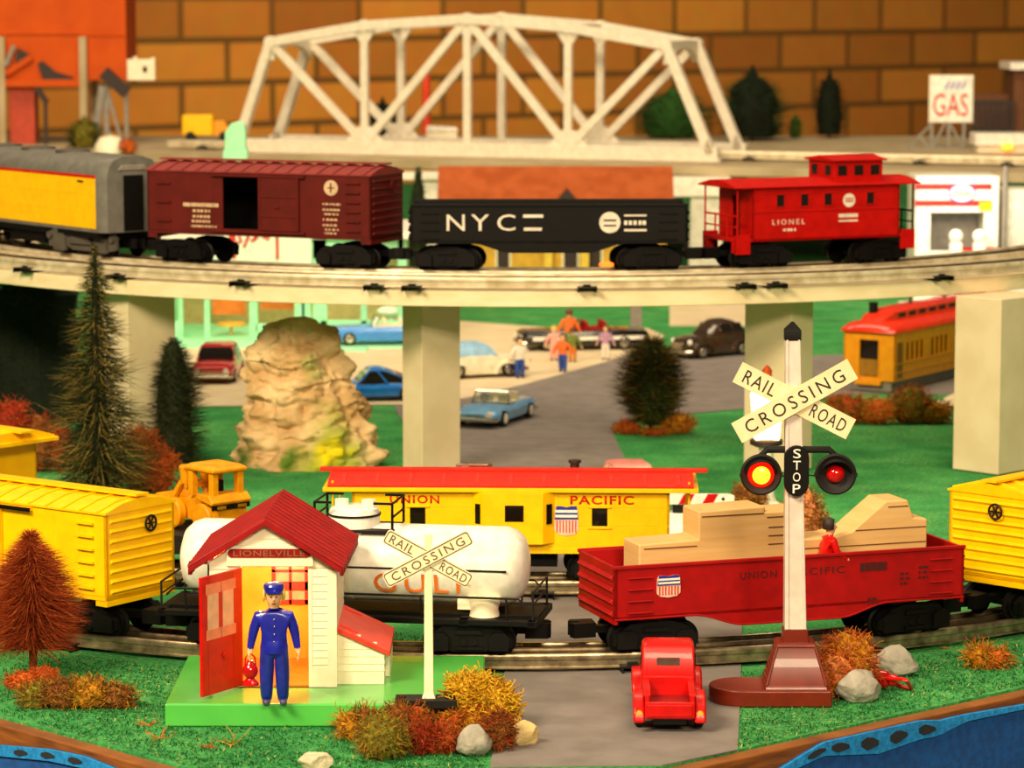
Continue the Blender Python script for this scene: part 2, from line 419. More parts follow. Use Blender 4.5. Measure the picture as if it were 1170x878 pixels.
# ------------------------------------------------------------------ track
def rail_prof(z, c=0., h=1.0):
    return [(c + u, z + v * h) for u, v in [(-.32, .12), (.32, .12), (.32, .2), (.09, .24), (.09, .55), (.17, .62), (.2, .82), (.12, .97), (-.12, .97), (-.2, .82), (-.17, .62), (-.09, .55), (-.09, .24), (-.32, .2)]]
def tie_mesh(m, w=5.3):
    mb = MB(); h = .2
    # folded sheet-metal tie: a channel with open ends and rail clips
    mb.prism([(-.75, 0), (-.75, .42), (.75, .42), (.75, 0), (.66, 0), (.66, .34), (-.66, .34), (-.66, 0)], -w / 2, w / 2, 'x')
    T = mb.T
    for y in (-1.59, 0, 1.59):
        for s in (-1, 1): mb.box(y + s * .36 - .06, y + s * .36 + .06, -.3, .3, .4, .56)
    mb.T = T
    return mb.mesh('tie', m, 30)
def track(name, label, C, R, a0, a1, z, m, tiem, ties, group='lengths of three-rail toy track', tail=0):
    t = thing(name, label, 'track', C[0], C[1] - R, z, 0, group)
    T = Matrix.Translation((-C[0], -C[1] + R, 0))
    for q in (-1.59, 0, 1.59):
        mb = MB(); mb.T = T; mb.arc(C, R, a0, a1, rail_prof(.12, q), 90)
        if tail:   # straight run back towards the far shelf
            for a in (a0, a1):
                sg = 1 if a > 0 else -1; r_ = math.radians(a)
                e = [Vector((C[0] + (R + dr) * math.sin(r_), C[1] - (R + dr) * math.cos(r_), zz)) for dr, zz in rail_prof(.12, q)]
                mb.loft([e, [v + Vector((sg * 17., tail, 0)) for v in e]])
        mb.build('rail', m if q else K['old_rail'], t, smooth=40, label=None if q else 'dull middle rail')
    me = tie_mesh(tiem)
    for a in ties:
        r = R_(a)
        o = share('tie', me, t, (R * math.sin(r), R - R * math.cos(r), .0), r + PI / 2)
    if tail:
        for a in (a0, a1):
            sg = 1 if a > 0 else -1; r = math.radians(a)
            for f in (.1, .3, .5, .7, .9): share('tie', me, t, (R * math.sin(r) + sg * 17 * f, R - R * math.cos(r) + tail * f, 0), sg * .19)
    return t
R_ = math.radians
FC, FR = (-.8, 232.35), 51.5
RTF = 1.1
track('railroad_track', 'worn curved track on the turf carrying the front freight train', FC, FR, -57, 62, .03, K['front_rail'], K['charcoal'], [-50, -38.5, -29, -15, -3, 8.4, 11.5, 24.5, 39.2, 52])
BC, BR = (2., 273.3), 70.
track('railroad_track', 'curved track on the turf under the yellow red-roofed caboose', BC, BR, -50, 37, .08, K['front_rail'], K['black_metal'], [-46, -38, -30, -20, -10, 0, 4, 12, 20, 30])
def track_ang(px, row, C, z): # bearing around C of a photo point
    x, y = at(px, row, z); return math.degrees(math.atan2(x - C[0], C[1] - y))
tU = [track_ang(p, r, DK, DZ) for p, r in ((20, 312), (150, 318), (282, 326), (430, 331), (472, 332), (672, 335), (860, 333), (897, 332), (1085, 322), (1165, 308))]
track('railroad_track', 'empty outer track along the near edge of the raised deck', DK, RUO, -88, 88, DZ, K['rail'], K['black_metal'], tU + [-60, -72, 58, 70], tail=86)
track('railroad_track', 'inner track on the raised deck under the red caboose and boxcar', DK, RU, -88, 88, DZ, K['rail'], K['black_metal'], [-70, -57, -45, -32, -20, -8, 3, 15, 28, 40, 52, 64], tail=86)
def straight_track(label, t0, t1, off_):
    x, y = backpt(0, off_)
    t = thing('railroad_track', label, 'track', x, y, DZ + .12, BANG, 'lengths of three-rail toy track')
    for q in (-1.59, 0, 1.59):
        mb = MB(); mb.prism([(u + q, v) for u, v in rail_prof(.12)], t0, t1, 'x'); mb.build('rail', K['rail'], t)
    me = tie_mesh(K['black_metal'])
    n = int((t1 - t0) / 12)
    for i in range(n): share('tie', me, t, (t0 + 6 + i * 12, 0, 0), PI / 2)
straight_track('far straight track running through the grey truss bridge', -86, 110, 6.8)

# ------------------------------------------------------------------ truss bridge
def bridge():
    L = 72.; W = 12.8
    x, y = backpt(-36, 0.5)
    t = thing('truss_bridge', 'pale grey arched steel truss railway bridge at the back', 'bridge', x, y, DZ + .05, BANG)
    U = [(.075, 15.9), (.28, 18.3), (.5, 19.3), (.71, 18.2), (.91, 15.8)]
    top = [((u - .5) * L, h) for u, h in U]
    for side in (0, W):
        mb = MB()
        w = 1.35
        nodes = [(-L / 2, 1.0)] + top + [(L / 2, 1.0)]
        for a, b in zip(nodes, nodes[1:]): mb.bar((a[0], side, a[1]), (b[0], side, b[1]), w, 1.3)
        for p in nodes[1:-1]: mb.lathe([(.85, side - .7), (.85, side + .7)], (p[0], 0, p[1]), 'y', 12)
        mb.box(-L / 2 - 1, L / 2 + 1, side - .6, side + .6, 0, 2.0)
        bot = {i: (top[i][0], 1.2) for i in (1, 2, 3)}
        for i in (1, 2, 3): mb.bar((top[i][0], side, 1.2), (top[i][0], side, top[i][1]), 1.1, .8)
        for i, j in ((0, 1), (2, 1), (2, 3), (4, 3)): mb.bar((top[i][0], side, top[i][1]), (bot[j][0], side, 1.6), 1.15, .9)
        # gusset plates
        for i in (1, 2, 3):
            s = -1; X, Z = top[i]
            mb.prism([(X - 1.9, Z - .4), (X + 1.9, Z - .4), (X + .6, Z - 2.4), (X - .6, Z - 2.4)], side - .25, side + .25)
        for i in (1, 3):
            X = top[i][0]; mb.prism([(X - 3.2, 1.6), (X + 3.2, 1.6), (X + 1, 4), (X - 1, 4)], side - .25, side + .25)
        for X in (-L / 2, L / 2): mb.prism([(X - 1.4, 0), (X + 1.4, 0), (X + (.6 if X < 0 else -.2), 3.2), (X + (.2 if X < 0 else -.6), 3.2)], side - .65, side + .65)
        mb.build('side_truss', K['truss_paint'], t, bevel=.08)
    mb = MB()
    mb.box(-L / 2 - 1, L / 2 + 1, .6, W - .6, .0, .04)
    mb.build('bridge_floor', K['grey'], t)
    for i, (X, Z) in enumerate(top):
        mb = MB()
        if i in (0, 4):
            n = 12; prof = [(0, Z + .6), (W, Z + .6), (W, Z - 2.6)] + [(W - .6 - (W - 1.2) * k / n, Z - 2.4 + 1.9 * math.sin(PI * k / n) ** .6) for k in range(n + 1)] + [(0, Z - 2.6)]
            mb.prism(prof, X - .5, X + .5, 'x'); mb.build('portal', K['truss_paint'], t)
        else:
            mb.bar((X, 0, Z), (X, W, Z), .8); mb.build('cross_brace', K['truss_paint'], t)
bridge()
# ------------------------------------------------------------------ rolling stock
def wheelset_mesh():
    mb = MB()
    for s in (-1, 1):
        mb.lathe([(.0, s * 1.85), (.3, s * 1.85), (.35, s * 1.78), (.6, s * 1.76), (.62, s * 1.84), (.8, s * 1.84), (.82, s * 1.5), (.98, s * 1.44), (.98, s * 1.34), (.0, s * 1.34)], ax='y', n=24)
    mb.lathe([(.16, -1.5), (.16, 1.5)], ax='y', n=10)
    return mb.mesh('wheel_set', K['black_metal'])
WS = wheelset_mesh()
def frame_mesh(style):
    mb = MB()
    for s in (-1, 1):
        y0, y1 = s * 2.05, s * 2.4
        if style == 'diesel':
            mb.prism([(-4.4, 1.75), (-3.6, 2.3), (3.6, 2.3), (4.4, 1.75), (4.4, .7), (3.2, .45), (2.0, .75), (1.2, .45), (-1.2, .45), (-2.0, .75), (-3.2, .45), (-4.4, .7)], y0, y1)
            for x in (-2.7, 2.7):
                mb.prism([(x - .75, .35), (x + .75, .35), (x + .75, 1.5), (x + .4, 1.8), (x - .4, 1.8), (x - .75, 1.5)], y1, y1 + s * .3)
            mb.prism([(-1.5, 1.0), (1.5, 1.0), (1.1, 1.75), (-1.1, 1.75)], y1, y1 + s * .25)
            for x in (-4.1, 4.1): mb.lathe([(.3, y1), (.3, y1 + s * .3)], (x, 0, 1.6), 'y', 12)
        else:
            mb.prism([(-2.5, 1.1), (-1.6, 1.75), (-.8, 1.95), (.8, 1.95), (1.6, 1.75), (2.5, 1.1), (2.5, .55), (1.5, .5), (.9, .3), (-.9, .3), (-1.5, .5), (-2.5, .55)], y0, y1)
            for x in (-1.75, 1.75):
                mb.prism([(x - .55, .4), (x + .55, .4), (x + .6, 1.2), (x + .3, 1.45), (x - .3, 1.45), (x - .6, 1.2)], y1, y1 + s * .28)
            for x in (-.3, .3): mb.lathe([(.22, y1 - s * .05), (.22, y1 + s * .12)], (x, 0, .9), 'y', 10)
            mb.prism([(-.8, .45), (.8, .45), (.8, .6), (-.8, .6)], y1, y1 + s * .18); mb.prism([(-.8, 1.35), (.8, 1.35), (.7, 1.6), (-.7, 1.6)], y1, y1 + s * .18)
    mb.box(-.7, .7, -2.1, 2.1, 1.0, 1.7)
    return mb.mesh('truck_frame', K['black'] if style != 'diesel' else K['mid_grey'])
def coupler_mesh():
    mb = MB(); mb.box(0, 3.6, -.35, .35, .95, 1.35); mb.prism([(3.2, -.75), (4.5, -.75), (4.7, -.3), (4.1, -.1), (4.1, .2), (4.7, .35), (4.5, .8), (3.2, .6)], .75, 1.6, 'z')
    return mb.mesh('coupler', K['black_metal'])
FM = {'freight': frame_mesh('freight'), 'diesel': frame_mesh('diesel')}; CM = coupler_mesh()
def car(name, label, cat, C, R, phi, rt, tx, style='freight', group=None, couple=(1, 1)):
    "an empty on the track (tx = half the distance between its trucks) with its trucks already under it"
    r = math.radians(phi); rc = math.sqrt(R * R - tx * tx)
    t = thing(name, label, cat, C[0] + rc * math.sin(r), C[1] - rc * math.cos(r), rt, r, group)
    w = math.asin(tx / R)
    for s in (-1, 1):
        tr = share('truck', FM[style], t, (s * tx, 0, 0), s * w)
        for d in ((-1.75, 1.75) if style == 'freight' else (-2.7, 2.7)): share('wheel_set', WS, tr, (d, 0, .82 - 0))
        if couple[0 if s < 0 else 1]: share('coupler', CM, tr, (0, 0, 0), 0 if s > 0 else PI)
    return t
UP_OFF = .18   # wheel centre drop keeps treads on the rail head

def ladder(t, x, y, z0, z1, n, m, w=1.3, side=-1):
    mb = MB()
    for i in range(n):
        z = z0 + (z1 - z0) * (i + .5) / n
        mb.box(x - w / 2, x + w / 2, y + side * .02, y + side * .2, z - .06, z + .06)
    mb.build('ladder', m, t)

def boxcar(label, C, R, phi, rt, body, roofm, doorm, shut=True, L=20.6, group='boxcars', name='boxcar'):
    t = car(name, label, 'boxcar', C, R, phi, rt, 7.3, group=group)
    h, y, z0, z1 = L / 2, 3.0, 2.45, 7.6
    dx0, dx1 = (-1.9, 1.9)
    mb = MB()
    mb.box(-h, h, -y, y, z0, z0 + .3)
    mb.box(-h, h, y - .2, y, z0, z1)
    for s in (-1, 1): mb.box(s * h, s * (h - .2), -y, y, z0, z1)
    op = (-3.2, .2) if not shut else (-1.8, 1.8)
    mb.box(-h, op[0], -y, -y + .2, z0, z1); mb.box(op[1], h, -y, -y + .2, z0, z1)
    mb.box(op[0] - .01, op[1] + .01, -y, -y + .2, z0, z0 + .55); mb.box(op[0] - .01, op[1] + .01, -y, -y + .2, z1 - .35, z1)
    shade_mb = MB(); shade_mb.box(-h + .25, h - .25, y - .3, y - .22, z0 + .3, z1); shade_mb.box(-h + .25, h - .25, -y + .25, y - .25, z0 + .31, z0 + .36); shade_mb.build('lining_or_shade', K['black'], t)  # black sheets on far wall and floor paint in the interior shade
    # ribbed end panels
    for s in (-1, 1):
        for i in range(8):
            z = z0 + .5 + i * .6
            mb.loft([[(s * h, -y * .9, z - .17), (s * (h + .16), -y * .88, z), (s * h, -y * .9, z + .17)], [(s * h, y * .9, z - .17), (s * (h + .16), y * .88, z), (s * h, y * .9, z + .17)]])
        mb.box(s * (h - .9), s * h, -y - .02, y + .02, z0 - .35, z0)     # corner steps
    # plank lines and rivet seams as slim raised strips
    for x in [-h + 2.1 + i * 2.05 for i in range(9)]:
        if op[0] - .4 < x < op[1] + 4.0: continue
        mb.box(x - .04, x + .04, -y - .04, -y + .02, z0 + .1, z1 - .1)
    mb.box(-h + .1, h - .1, -y - .06, -y, z0, z0 + .22)
    mb.build('body', body, t, bevel=.05)
    mb = MB(); P = [(-y - .12, z1), (-y - .12, z1 + .12), (-y * .55, z1 + .52), (0, z1 + .72), (y * .55, z1 + .52), (y + .12, z1 + .12), (y + .12, z1)]
    mb.prism(P, -h - .08, h + .08, 'x')
    for i in range(15):
        x = -h + .55 + i * (L - 1.1) / 14
        mb.prism([(a, b + .1) for a, b in P[1:-1]] + [(a, b) for a, b in P[1:-1]][::-1], x - .1, x + .1, 'x')
    mb.build('roof', roofm, t)
    mb = MB(); mb.box(-h - .2, h + .2, -.55, .55, z1 + .82, z1 + .95); mb.build('roof_walk', roofm, t)
    for i in range(9):
        pass
    dx = 2.0 if not shut else 0
    mb = MB(); d0, d1 = (.2, 3.9) if not shut else (-1.9, 1.9)
    mb.box(d0, d1, -y - .2, -y - .02, z0 + .5, z1 - .3)
    for z in (z0 + 1.7, z0 + 3.3): mb.box(d0, d1, -y - .26, -y - .18, z - .08, z + .08)
    for x in (d0 + .1, d1 - .1): mb.box(x - .1, x + .1, -y - .28, -y - .18, z0 + .5, z1 - .3)
    mb.box((d0 + d1) / 2 - .35, (d0 + d1) / 2 + .1, -y - .34, -y - .2, z0 + 2.35, z0 + 2.6)
    mb.build('door', doorm, t, bevel=.03)
    for za, zb_ in ((z1 - .28, z1 - .12), (z0 + .28, z0 + .46)): mb = MB(); mb.box(-4.2, 4.4, -y - .3, -y - .02, za, zb_); mb.build('door_track', body, t)
    ladder(t, h - 1.6, -y, z0 + .3, z1 - .2, 6, body); ladder(t, -h + 1.6, -y, z0 + .3, z1 - .2, 3, body)
    for s in (-1, 1):
        mb = MB(); mb.tube([(.08, .46 * math.cos(q * PI / 10), .46 * math.sin(q * PI / 10)) for q in range(20)], .07, 6, closed=True); mb.lathe([(.12, 0), (.12, .16), (0, .18)], (0, 0, 0), 'x', 10)
        for a in range(3): mb.bar((.08, -.42 * math.cos(a * PI / 3), -.42 * math.sin(a * PI / 3)), (.08, .42 * math.cos(a * PI / 3), .42 * math.sin(a * PI / 3)), .08)
        o = mb.build('brake_wheel', K['charcoal'] if shut else body, t, loc=(s * (h + .22), .6 * s, z1 - .9), rz=0 if s > 0 else PI)
    return t

# ---- upper train
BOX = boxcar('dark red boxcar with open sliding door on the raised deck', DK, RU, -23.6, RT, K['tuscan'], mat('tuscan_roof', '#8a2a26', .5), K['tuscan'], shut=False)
def marks(t, m, rects, y, name='stencilled_lettering'):
    groups = []
    for q in sorted(rects):
        if groups and q[0] - max(v[1] for v in groups[-1]) < .55: groups[-1].append(q)
        else: groups.append([q])
    for g in groups:
        mb = MB()
        for x0, x1, z0, z1 in g: mb.box(x0, x1, y - .03, y + .01, z0, z1)
        mb.build(name, m, t)
k('stencil', '#d8b890', .6); k('stencil_white', '#e8dcc8', .6)
y = -3.0
r = []
def line(x0, x1, z, h=.16, gap=.12, w=.22):
    x = x0; q = []; rr = random.Random(int(x0 * 100 + z * 1000))
    while x < x1:
        ww = w * rr.uniform(.6, 1.3); q.append((x, min(x + ww, x1), z, z + h)); x += ww + gap * rr.uniform(.5, 1.4)
    return q
r += line(-6.9, -3.6, 4.75, .3, .05) + line(-6.0, -4.4, 4.3, .22) + line(-6.0, -4.4, 3.85, .2) + line(-6.1, -4.4, 3.45, .2) + line(-6.2, -3.8, 3.05, .18)
r += line(6.0, 7.6, 5.2, .16) + line(6.0, 7.5, 4.75, .16) + line(6.1, 7.4, 4.4, .14) + line(6.0, 7.4, 3.95, .16) + line(6.0, 7.3, 3.5, .16) + line(6.2, 7.4, 3.15, .14) + line(6.1, 7.2, 2.85, .14)
marks(BOX, K['stencil'], r, y)
mb = MB(); mb.lathe([(.0, 0), (.62, 0), (.62, -.05), (0, -.05)], (6.75, y, 6.6), 'y', 28); em = mb.build('round_emblem', K['stencil'], BOX)
mb = MB(); mb.box(6.69, 6.81, y - .08, y - .05, 6.2, 7.0); mb.box(6.45, 7.05, y - .08, y - .05, 6.55, 6.65); mb.build('emblem_mark', K['tuscan'], em)

def gondola(label, C, R, phi, rt, m, name='gondola', L=22.2, group='gondolas'):
    t = car(name, label, 'gondola', C, R, phi, rt, 7.9, group=group)
    h, y, zt = L / 2, 3.05, 5.35
    def side(x): # fishbelly lower edge
        a = abs(x)
        if a > 6.2: return 2.25
        if a < 3.0: return 1.5
        u = (a - 3.0) / 3.2; return 1.5 + .75 * (3 * u * u - 2 * u ** 3)
    mb = MB()
    xs = [-h + L * i / 44 for i in range(45)]
    for s in (-1, 1):
        mb.loft([[(x, s * (y - .22), side(x)), (x, s * y, side(x)), (x, s * y, zt), (x, s * (y - .22), zt)] for x in xs])
        mb.box(-h - .05, h + .05, s * y - .12, s * y + .12, zt - .1, zt + .1)
        mb.loft([[(x, s * y, side(x)), (x, s * (y + .07), side(x)), (x, s * (y + .07), side(x) + .12), (x, s * y, side(x) + .12)] for x in xs])
        for e in (-1, 1):
            for i in range(4): # grab irons
                z = 2.6 + i * .68; mb.box(e * (h - 2.3), e * (h - .8), s * y, s * (y + .13), z, z + .1)
    for s in (-1, 1):
        mb.box(s * h, s * (h - .22), -y, y, 2.0, zt)
        for i in range(4):
            z = 2.6 + i * .7
            mb.loft([[(s * h, -y * .93, z - .2), (s * (h + .25), -y * .9, z), (s * h, -y * .93, z + .2)], [(s * h, y * .93, z - .2), (s * (h + .25), y * .9, z), (s * h, y * .93, z + .2)]])
    mb.box(-h, h, -y, y, 2.25, 2.5)
    mb.build('body', m, t, bevel=.04)
    return t
NYC = gondola('black gondola with pale round emblem on the raised deck', DK, RU, 1.0, RT, K['black'])
for i, ch in enumerate(('N', 'Y', 'C')): text(NYC, ch, 1.45, 1.3, K['stencil_white'], TR((-7.5, -5.55, -3.45)[i], -3.06, 3.95))
marks(NYC, K['stencil_white'], [(-2.1, -.5, 4.35, 4.6), (-2.05, -.6, 3.3, 3.55)] + [(6.0, 7.8, 4.45, 4.58), (6.0, 7.8, 3.25, 3.42)] + line(6.0, 7.8, 3.75, .35), -3.06)
mb = MB(); mb.lathe([(.0, 0), (.85, 0), (.85, -.05), (.0, -.05)], ax='y', n=28)
lamp = MB(); lamp.lathe([(.0, -.1), (.5, -.08), (.5, .05)], ax='y', n=16)
lamp.T = Matrix(); lamp.v = [Vector((v.x * 1.2, v.y, v.z * .4)) for v in lamp.v]; lamp.build('orange_spot', mat('emissive_orange', '#ff5a10', .4, emit=3), NYC, loc=(4.6, -2.75, .55))  # flat oval disc with orange emission beside the gondola truck
em = mb.build('round_emblem', K['stencil_white'], NYC, loc=(4.85, -3.06, 3.95))
mb = MB(); mb.box(-.5, .5, -.09, -.05, -.3, -.18); mb.box(-.5, .5, -.09, -.05, .12, .24); mb.build('emblem_mark', K['charcoal'], em)

def red_caboose():
    m = K['train_red']
    t = car('caboose', 'red caboose with rooftop cupola on the raised deck', 'caboose', DK, RU, 24.6, RT, 5.3, couple=(1, 0))
    h, y, z0, z1 = 6.9, 2.9, 2.2, 6.55
    wx = [(-4.35), (-2.1), (.1), (4.1)]
    mb = MB()
    # side walls built round their window openings
    for s in (-1, 1):
        zb, zt_ = 5.0, 5.95; xs = sorted([-h] + [v for w in wx for v in (w - .36, w + .36)] + [h])
        mb.box(-h, h, s * y, s * (y - .2), z0, zb); mb.box(-h, h, s * y, s * (y - .2), zt_, z1)
        for i in range(0, len(xs), 2): mb.box(xs[i], xs[i + 1], s * y, s * (y - .2), zb, zt_)
        mb.box(-h - .02, h + .02, s * y, s * (y + .06), 4.55, 4.65)
        for w in wx:
            for (a, b, c, d) in ((w - .45, w - .36, zb - .08, zt_ + .08), (w + .36, w + .45, zb - .08, zt_ + .08), (w - .45, w + .45, zt_, zt_ + .09), (w - .45, w + .45, zb - .1, zb)): mb.box(a, b, s * y, s * (y + .07), c, d)
    for s in (-1, 1):
        mb.box(s * h, s * (h - .2), -y, -.7, z0, z1); mb.box(s * h, s * (h - .2), .7, y, z0, z1); mb.box(s * h, s * (h - .2), -.7, .7, z0 + 3.6, z1)
    mb.box(-h, h, -y, y, z0, z0 + .25)
    mb.build('body', m, t, bevel=.04)
    mb = MB(); mb.box(-h + .3, h - .3, -.1, .1, z0 + .3, z1 - .05); mb.build('inner_wall', K['dark_brown'], t)
    e = 8.7
    mb = MB(); P = [(-y - .35, z1), (-y - .35, z1 + .13), (-1.2, z1 + .55), (0, z1 + .62), (1.2, z1 + .55), (y + .35, z1 + .13), (y + .35, z1)]
    mb.prism(P, -e, e, 'x'); mb.build('roof', m, t, bevel=.04)
    for s in (-1, 1):
        mb = MB(); x0, x1 = s * h, s * (e - .3)
        mb.box(x0, x1, -y, y, z0, z0 + .3); mb.box(s * (e - .9), s * (e - .3), -y, -y + .9, z0 - .9, z0); mb.box(s * (e - .9), s * (e - .3), y - .9, y, z0 - .9, z0)
        mb.box(s * (e - 1.6), s * (e - .3), -y - .02, -y + .3, z0 - 1.0, z0 + .6); mb.box(s * (e - 1.6), s * (e - .3), y - .3, y + .02, z0 - 1.0, z0 + .6)
        mb.build('platform', m, t, bevel=.04)
        mb = MB(); X = s * (e - .45)
        for yy in (-y + .15, -1.0, 1.0, y - .15): mb.tube([(X, yy, z0 + .2), (X, yy, z0 + (2.2 if abs(yy) < 2 else 4.3))], .09, 6)
        mb.tube([(X, -y + .15, z0 + 2.1), (X, y - .15, z0 + 2.1)], .09, 6); mb.tube([(X, -y + .15, z0 + 1.2), (X, y - .15, z0 + 1.2)], .07, 6)
        mb.build('railing', m if s < 0 else K['black'], t)
    # cupola
    c0, c1, cy, cz = 1.1, 5.7, 2.1, 8.5
    mb = MB(); mb.box(c0, c1, -cy, cy, z1 + .2, cz)
    mb.build('cupola', m, t, bevel=.04)
    cu = [o for o in t.children if o.name.startswith('cupola')][0]
    mb = MB(); mb.prism([(-cy - .25, cz), (-cy - .25, cz + .12), (0, cz + .45), (cy + .25, cz + .12), (cy + .25, cz)], c0 - .3, c1 + .3, 'x'); mb.build('cupola_roof', m, cu, bevel=.03)
    for x in (c0 + .75, c0 + 2.3, c0 + 3.85):
        for s in (-1, 1):
            mb = MB(); mb.box(x - .4, x + .4, s * cy, s * (cy + .05), cz - 1.15, cz - .35); mb.build('cupola_window', K['dark_glass'], cu)
    for yy in (-1.1, 1.1):
        mb = MB(); mb.box(c0 - .05, c0, yy - .4, yy + .4, cz - 1.15, cz - .35); mb.build('cupola_window', K['dark_glass'], cu)
    for x in wx:
        for s in (-1, 1):
            mb = MB(); mb.box(x - .38, x + .38, s * (y - .12), s * (y - .08), 5.0, 5.95); mb.build('window_pane', K['dark_glass'], t)
    text(t, 'LIONEL', 3.0, .42, K['stencil_white'], TR(-3.6, -y - .0, 3.75), font_space=1.5)
    marks(t, K['stencil_white'], line(-4.1, -2.9, 3.0, .2) + line(1.1, 2.9, 3.95, .3, .04) + [(1.1, 2.9, 3.6, 3.74)], -y)
    mb = MB(); mb.lathe([(.0, 0), (.56, 0), (.56, -.05), (.0, -.05)], ax='y', n=24); e_ = mb.build('round_emblem', K['stencil_white'], t, loc=(2.05, -y, 5.35))
    mb = MB(); mb.box(-.36, .36, -.08, -.05, -.12, -.02); mb.box(-.36, .36, -.08, -.05, .1, .18); mb.build('emblem_mark', m, e_)
    return t
red_caboose()

def diesel():
    t = car('diesel_unit', 'yellow and grey diesel unit with red stripe, first car on the raised deck', 'locomotive', DK, RU, -52.3, RT, 9.0, 'diesel')
    h, y = 14.0, 3.0
    def ring(x, inset=0):
        yy = y - inset
        return [(x, -yy, 2.2), (x, -yy, 7.1), (x, -yy * .93, 7.7), (x, -yy * .75, 8.25), (x, -yy * .4, 8.55), (x, 0, 8.62), (x, yy * .4, 8.55), (x, yy * .75, 8.25), (x, yy * .93, 7.7), (x, yy, 7.1), (x, yy, 2.2)]
    mb = MB(); mb.loft([ring(-h + .5, .25), ring(-h + 1, 0), ring(h - 1.0, 0), ring(h - .35, .2), ring(h, .5)]); b = mb.build('body', mat('diesel_grey', '#706d66', .45, spec=.3), t)
    for s in (-1, 1):
        mb = MB(); ya, yb = s * (y - .02), s * (y + .06)
        mb.box(-h + 1.2, h - 1.1, ya, yb, 2.5, 6.75)
        for z in (3.9, 5.4): mb.box(-h + 1.2, h - 1.1, yb, yb + s * .03, z, z + .08)
        mb.build('side_panel', K['yellow'] if s else 0, t, label='yellow side panel')
        mb = MB(); mb.box(-h + 1.2, h - 1.1, ya, yb + s * .02, 6.75, 7.0); mb.build('stripe', K['red'], t)
    mb = MB(); mb.box(h - 3.9, h - 3.0, -y - .14, -y - .05, 6.35, 6.5); mb.build('grab_handle', K['charcoal'], t)
    mb = MB(); mb.box(h - .12, h + .12, -.95, .95, 2.3, 7.0); d = mb.build('end_door', K['black'], t, bevel=.06)
    mb = MB(); mb.prism([(-1.5, 7.4), (1.5, 7.4), (1.1, 7.85), (-1.1, 7.85)], h - .3, h + .1, 'x'); mb.build('end_cowl', K['grey'], t, bevel=.06)
    for x in (-8, -2, 4):
        mb = MB(); mb.lathe([(1.5, 8.5), (1.5, 8.72), (1.2, 8.78), (0.1, 8.7)], (x, 0, 0), 'z', 24); mb.build('roof_fan', K['mid_grey'], t)
    mb = MB(); mb.box(-h + 1, h - 1, -y + .1, y - .1, 1.7, 2.3); mb.box(-3, 3, -2.4, 2.4, .7, 2); mb.build('fuel_tank', K['black'], t)
diesel()

# ---- front train
YB = boxcar('bright yellow boxcar on the front track at left, ribbed end towards the hut', FC, FR, -35.6, RTF, K['yellow'], K['yellow'], K['yellow'])
mb = MB(); mb.box(-4.3, 4.45, -3.36, -3.28, 7.28, 7.52); mb.build('dark_edge_strip', K['black'], YB)
YB2 = boxcar('bright yellow boxcar cut off by the frame, coupled behind the red gondola', FC, FR, 46.6, RTF, K['yellow'], K['yellow'], K['yellow'])
mb = MB()
RG = gondola('red gondola with shield emblem carrying a pale wooden load', FC, FR, 18.6, RTF, K['gondola_red'])
k('dark_red_letter', '#4a0404', .6)
text(RG, 'UNION', 2.3, .42, K['dark_red_letter'], TR(-2.2, -3.06, 4.45), font_space=1.2)
text(RG, 'PACIFIC', 3.4, .42, K['dark_red_letter'], TR(1.6, -3.06, 4.45), font_space=1.2)
marks(RG, K['dark_red_letter'], line(4.3, 6.0, 4.25, .5, .05) + line(6.9, 7.5, 3.9, .14) + line(6.9, 7.5, 3.6, .14) + line(6.9, 7.5, 3.3, .14) + line(8.1, 8.7, 4.2, .14) + line(8.1, 8.7, 3.9, .14) + line(8.1, 8.7, 3.6, .14) + line(4.8, 5.5, 2.5, .14) + line(4.8, 5.5, 2.25, .14), -3.06)
def shield(t, x, y, z, w, h):
    "striped shield: white-striped blue chief over a pale striped field"
    pts = [(-.42, .5), (-.2, .5), (0, .46), (.2, .5), (.42, .5), (.48, .36), (.5, .0), (.5, -.3), (.36, -.44), (0, -.5), (-.36, -.44), (-.5, -.3), (-.5, 0), (-.48, .36)]
    mb = MB(); mb.prism([(a * w, b * h) for a, b in pts], -.05, 0); s = mb.build('shield_emblem', K['shield_pink'], t, loc=(x, y, z))
    mb = MB(); mb.prism([(a * w, b * h) for a, b in [(-.42, .5), (-.2, .5), (0, .46), (.2, .5), (.42, .5), (.49, .06), (-.49, .06)]], -.09, -.04); mb.build('emblem_chief', K['shield_blue'], s)
    mb = MB()
    for q in (.33, .17): mb.box(-.46 * w, .46 * w, -.12, -.08, q * h - .045 * h, q * h + .045 * h)
    mb.build('emblem_stripes', K['bright_white'], s)
    mb = MB()
    for i in range(-3, 4): mb.box(i * .13 * w - .02 * w, i * .13 * w + .02 * w, -.08, -.045, -.38 * h, .02 * h)
    mb.build('emblem_bars', K['red'], s)
shield(RG, -7.8, -3.06, 4.1, 1.45, 1.3)

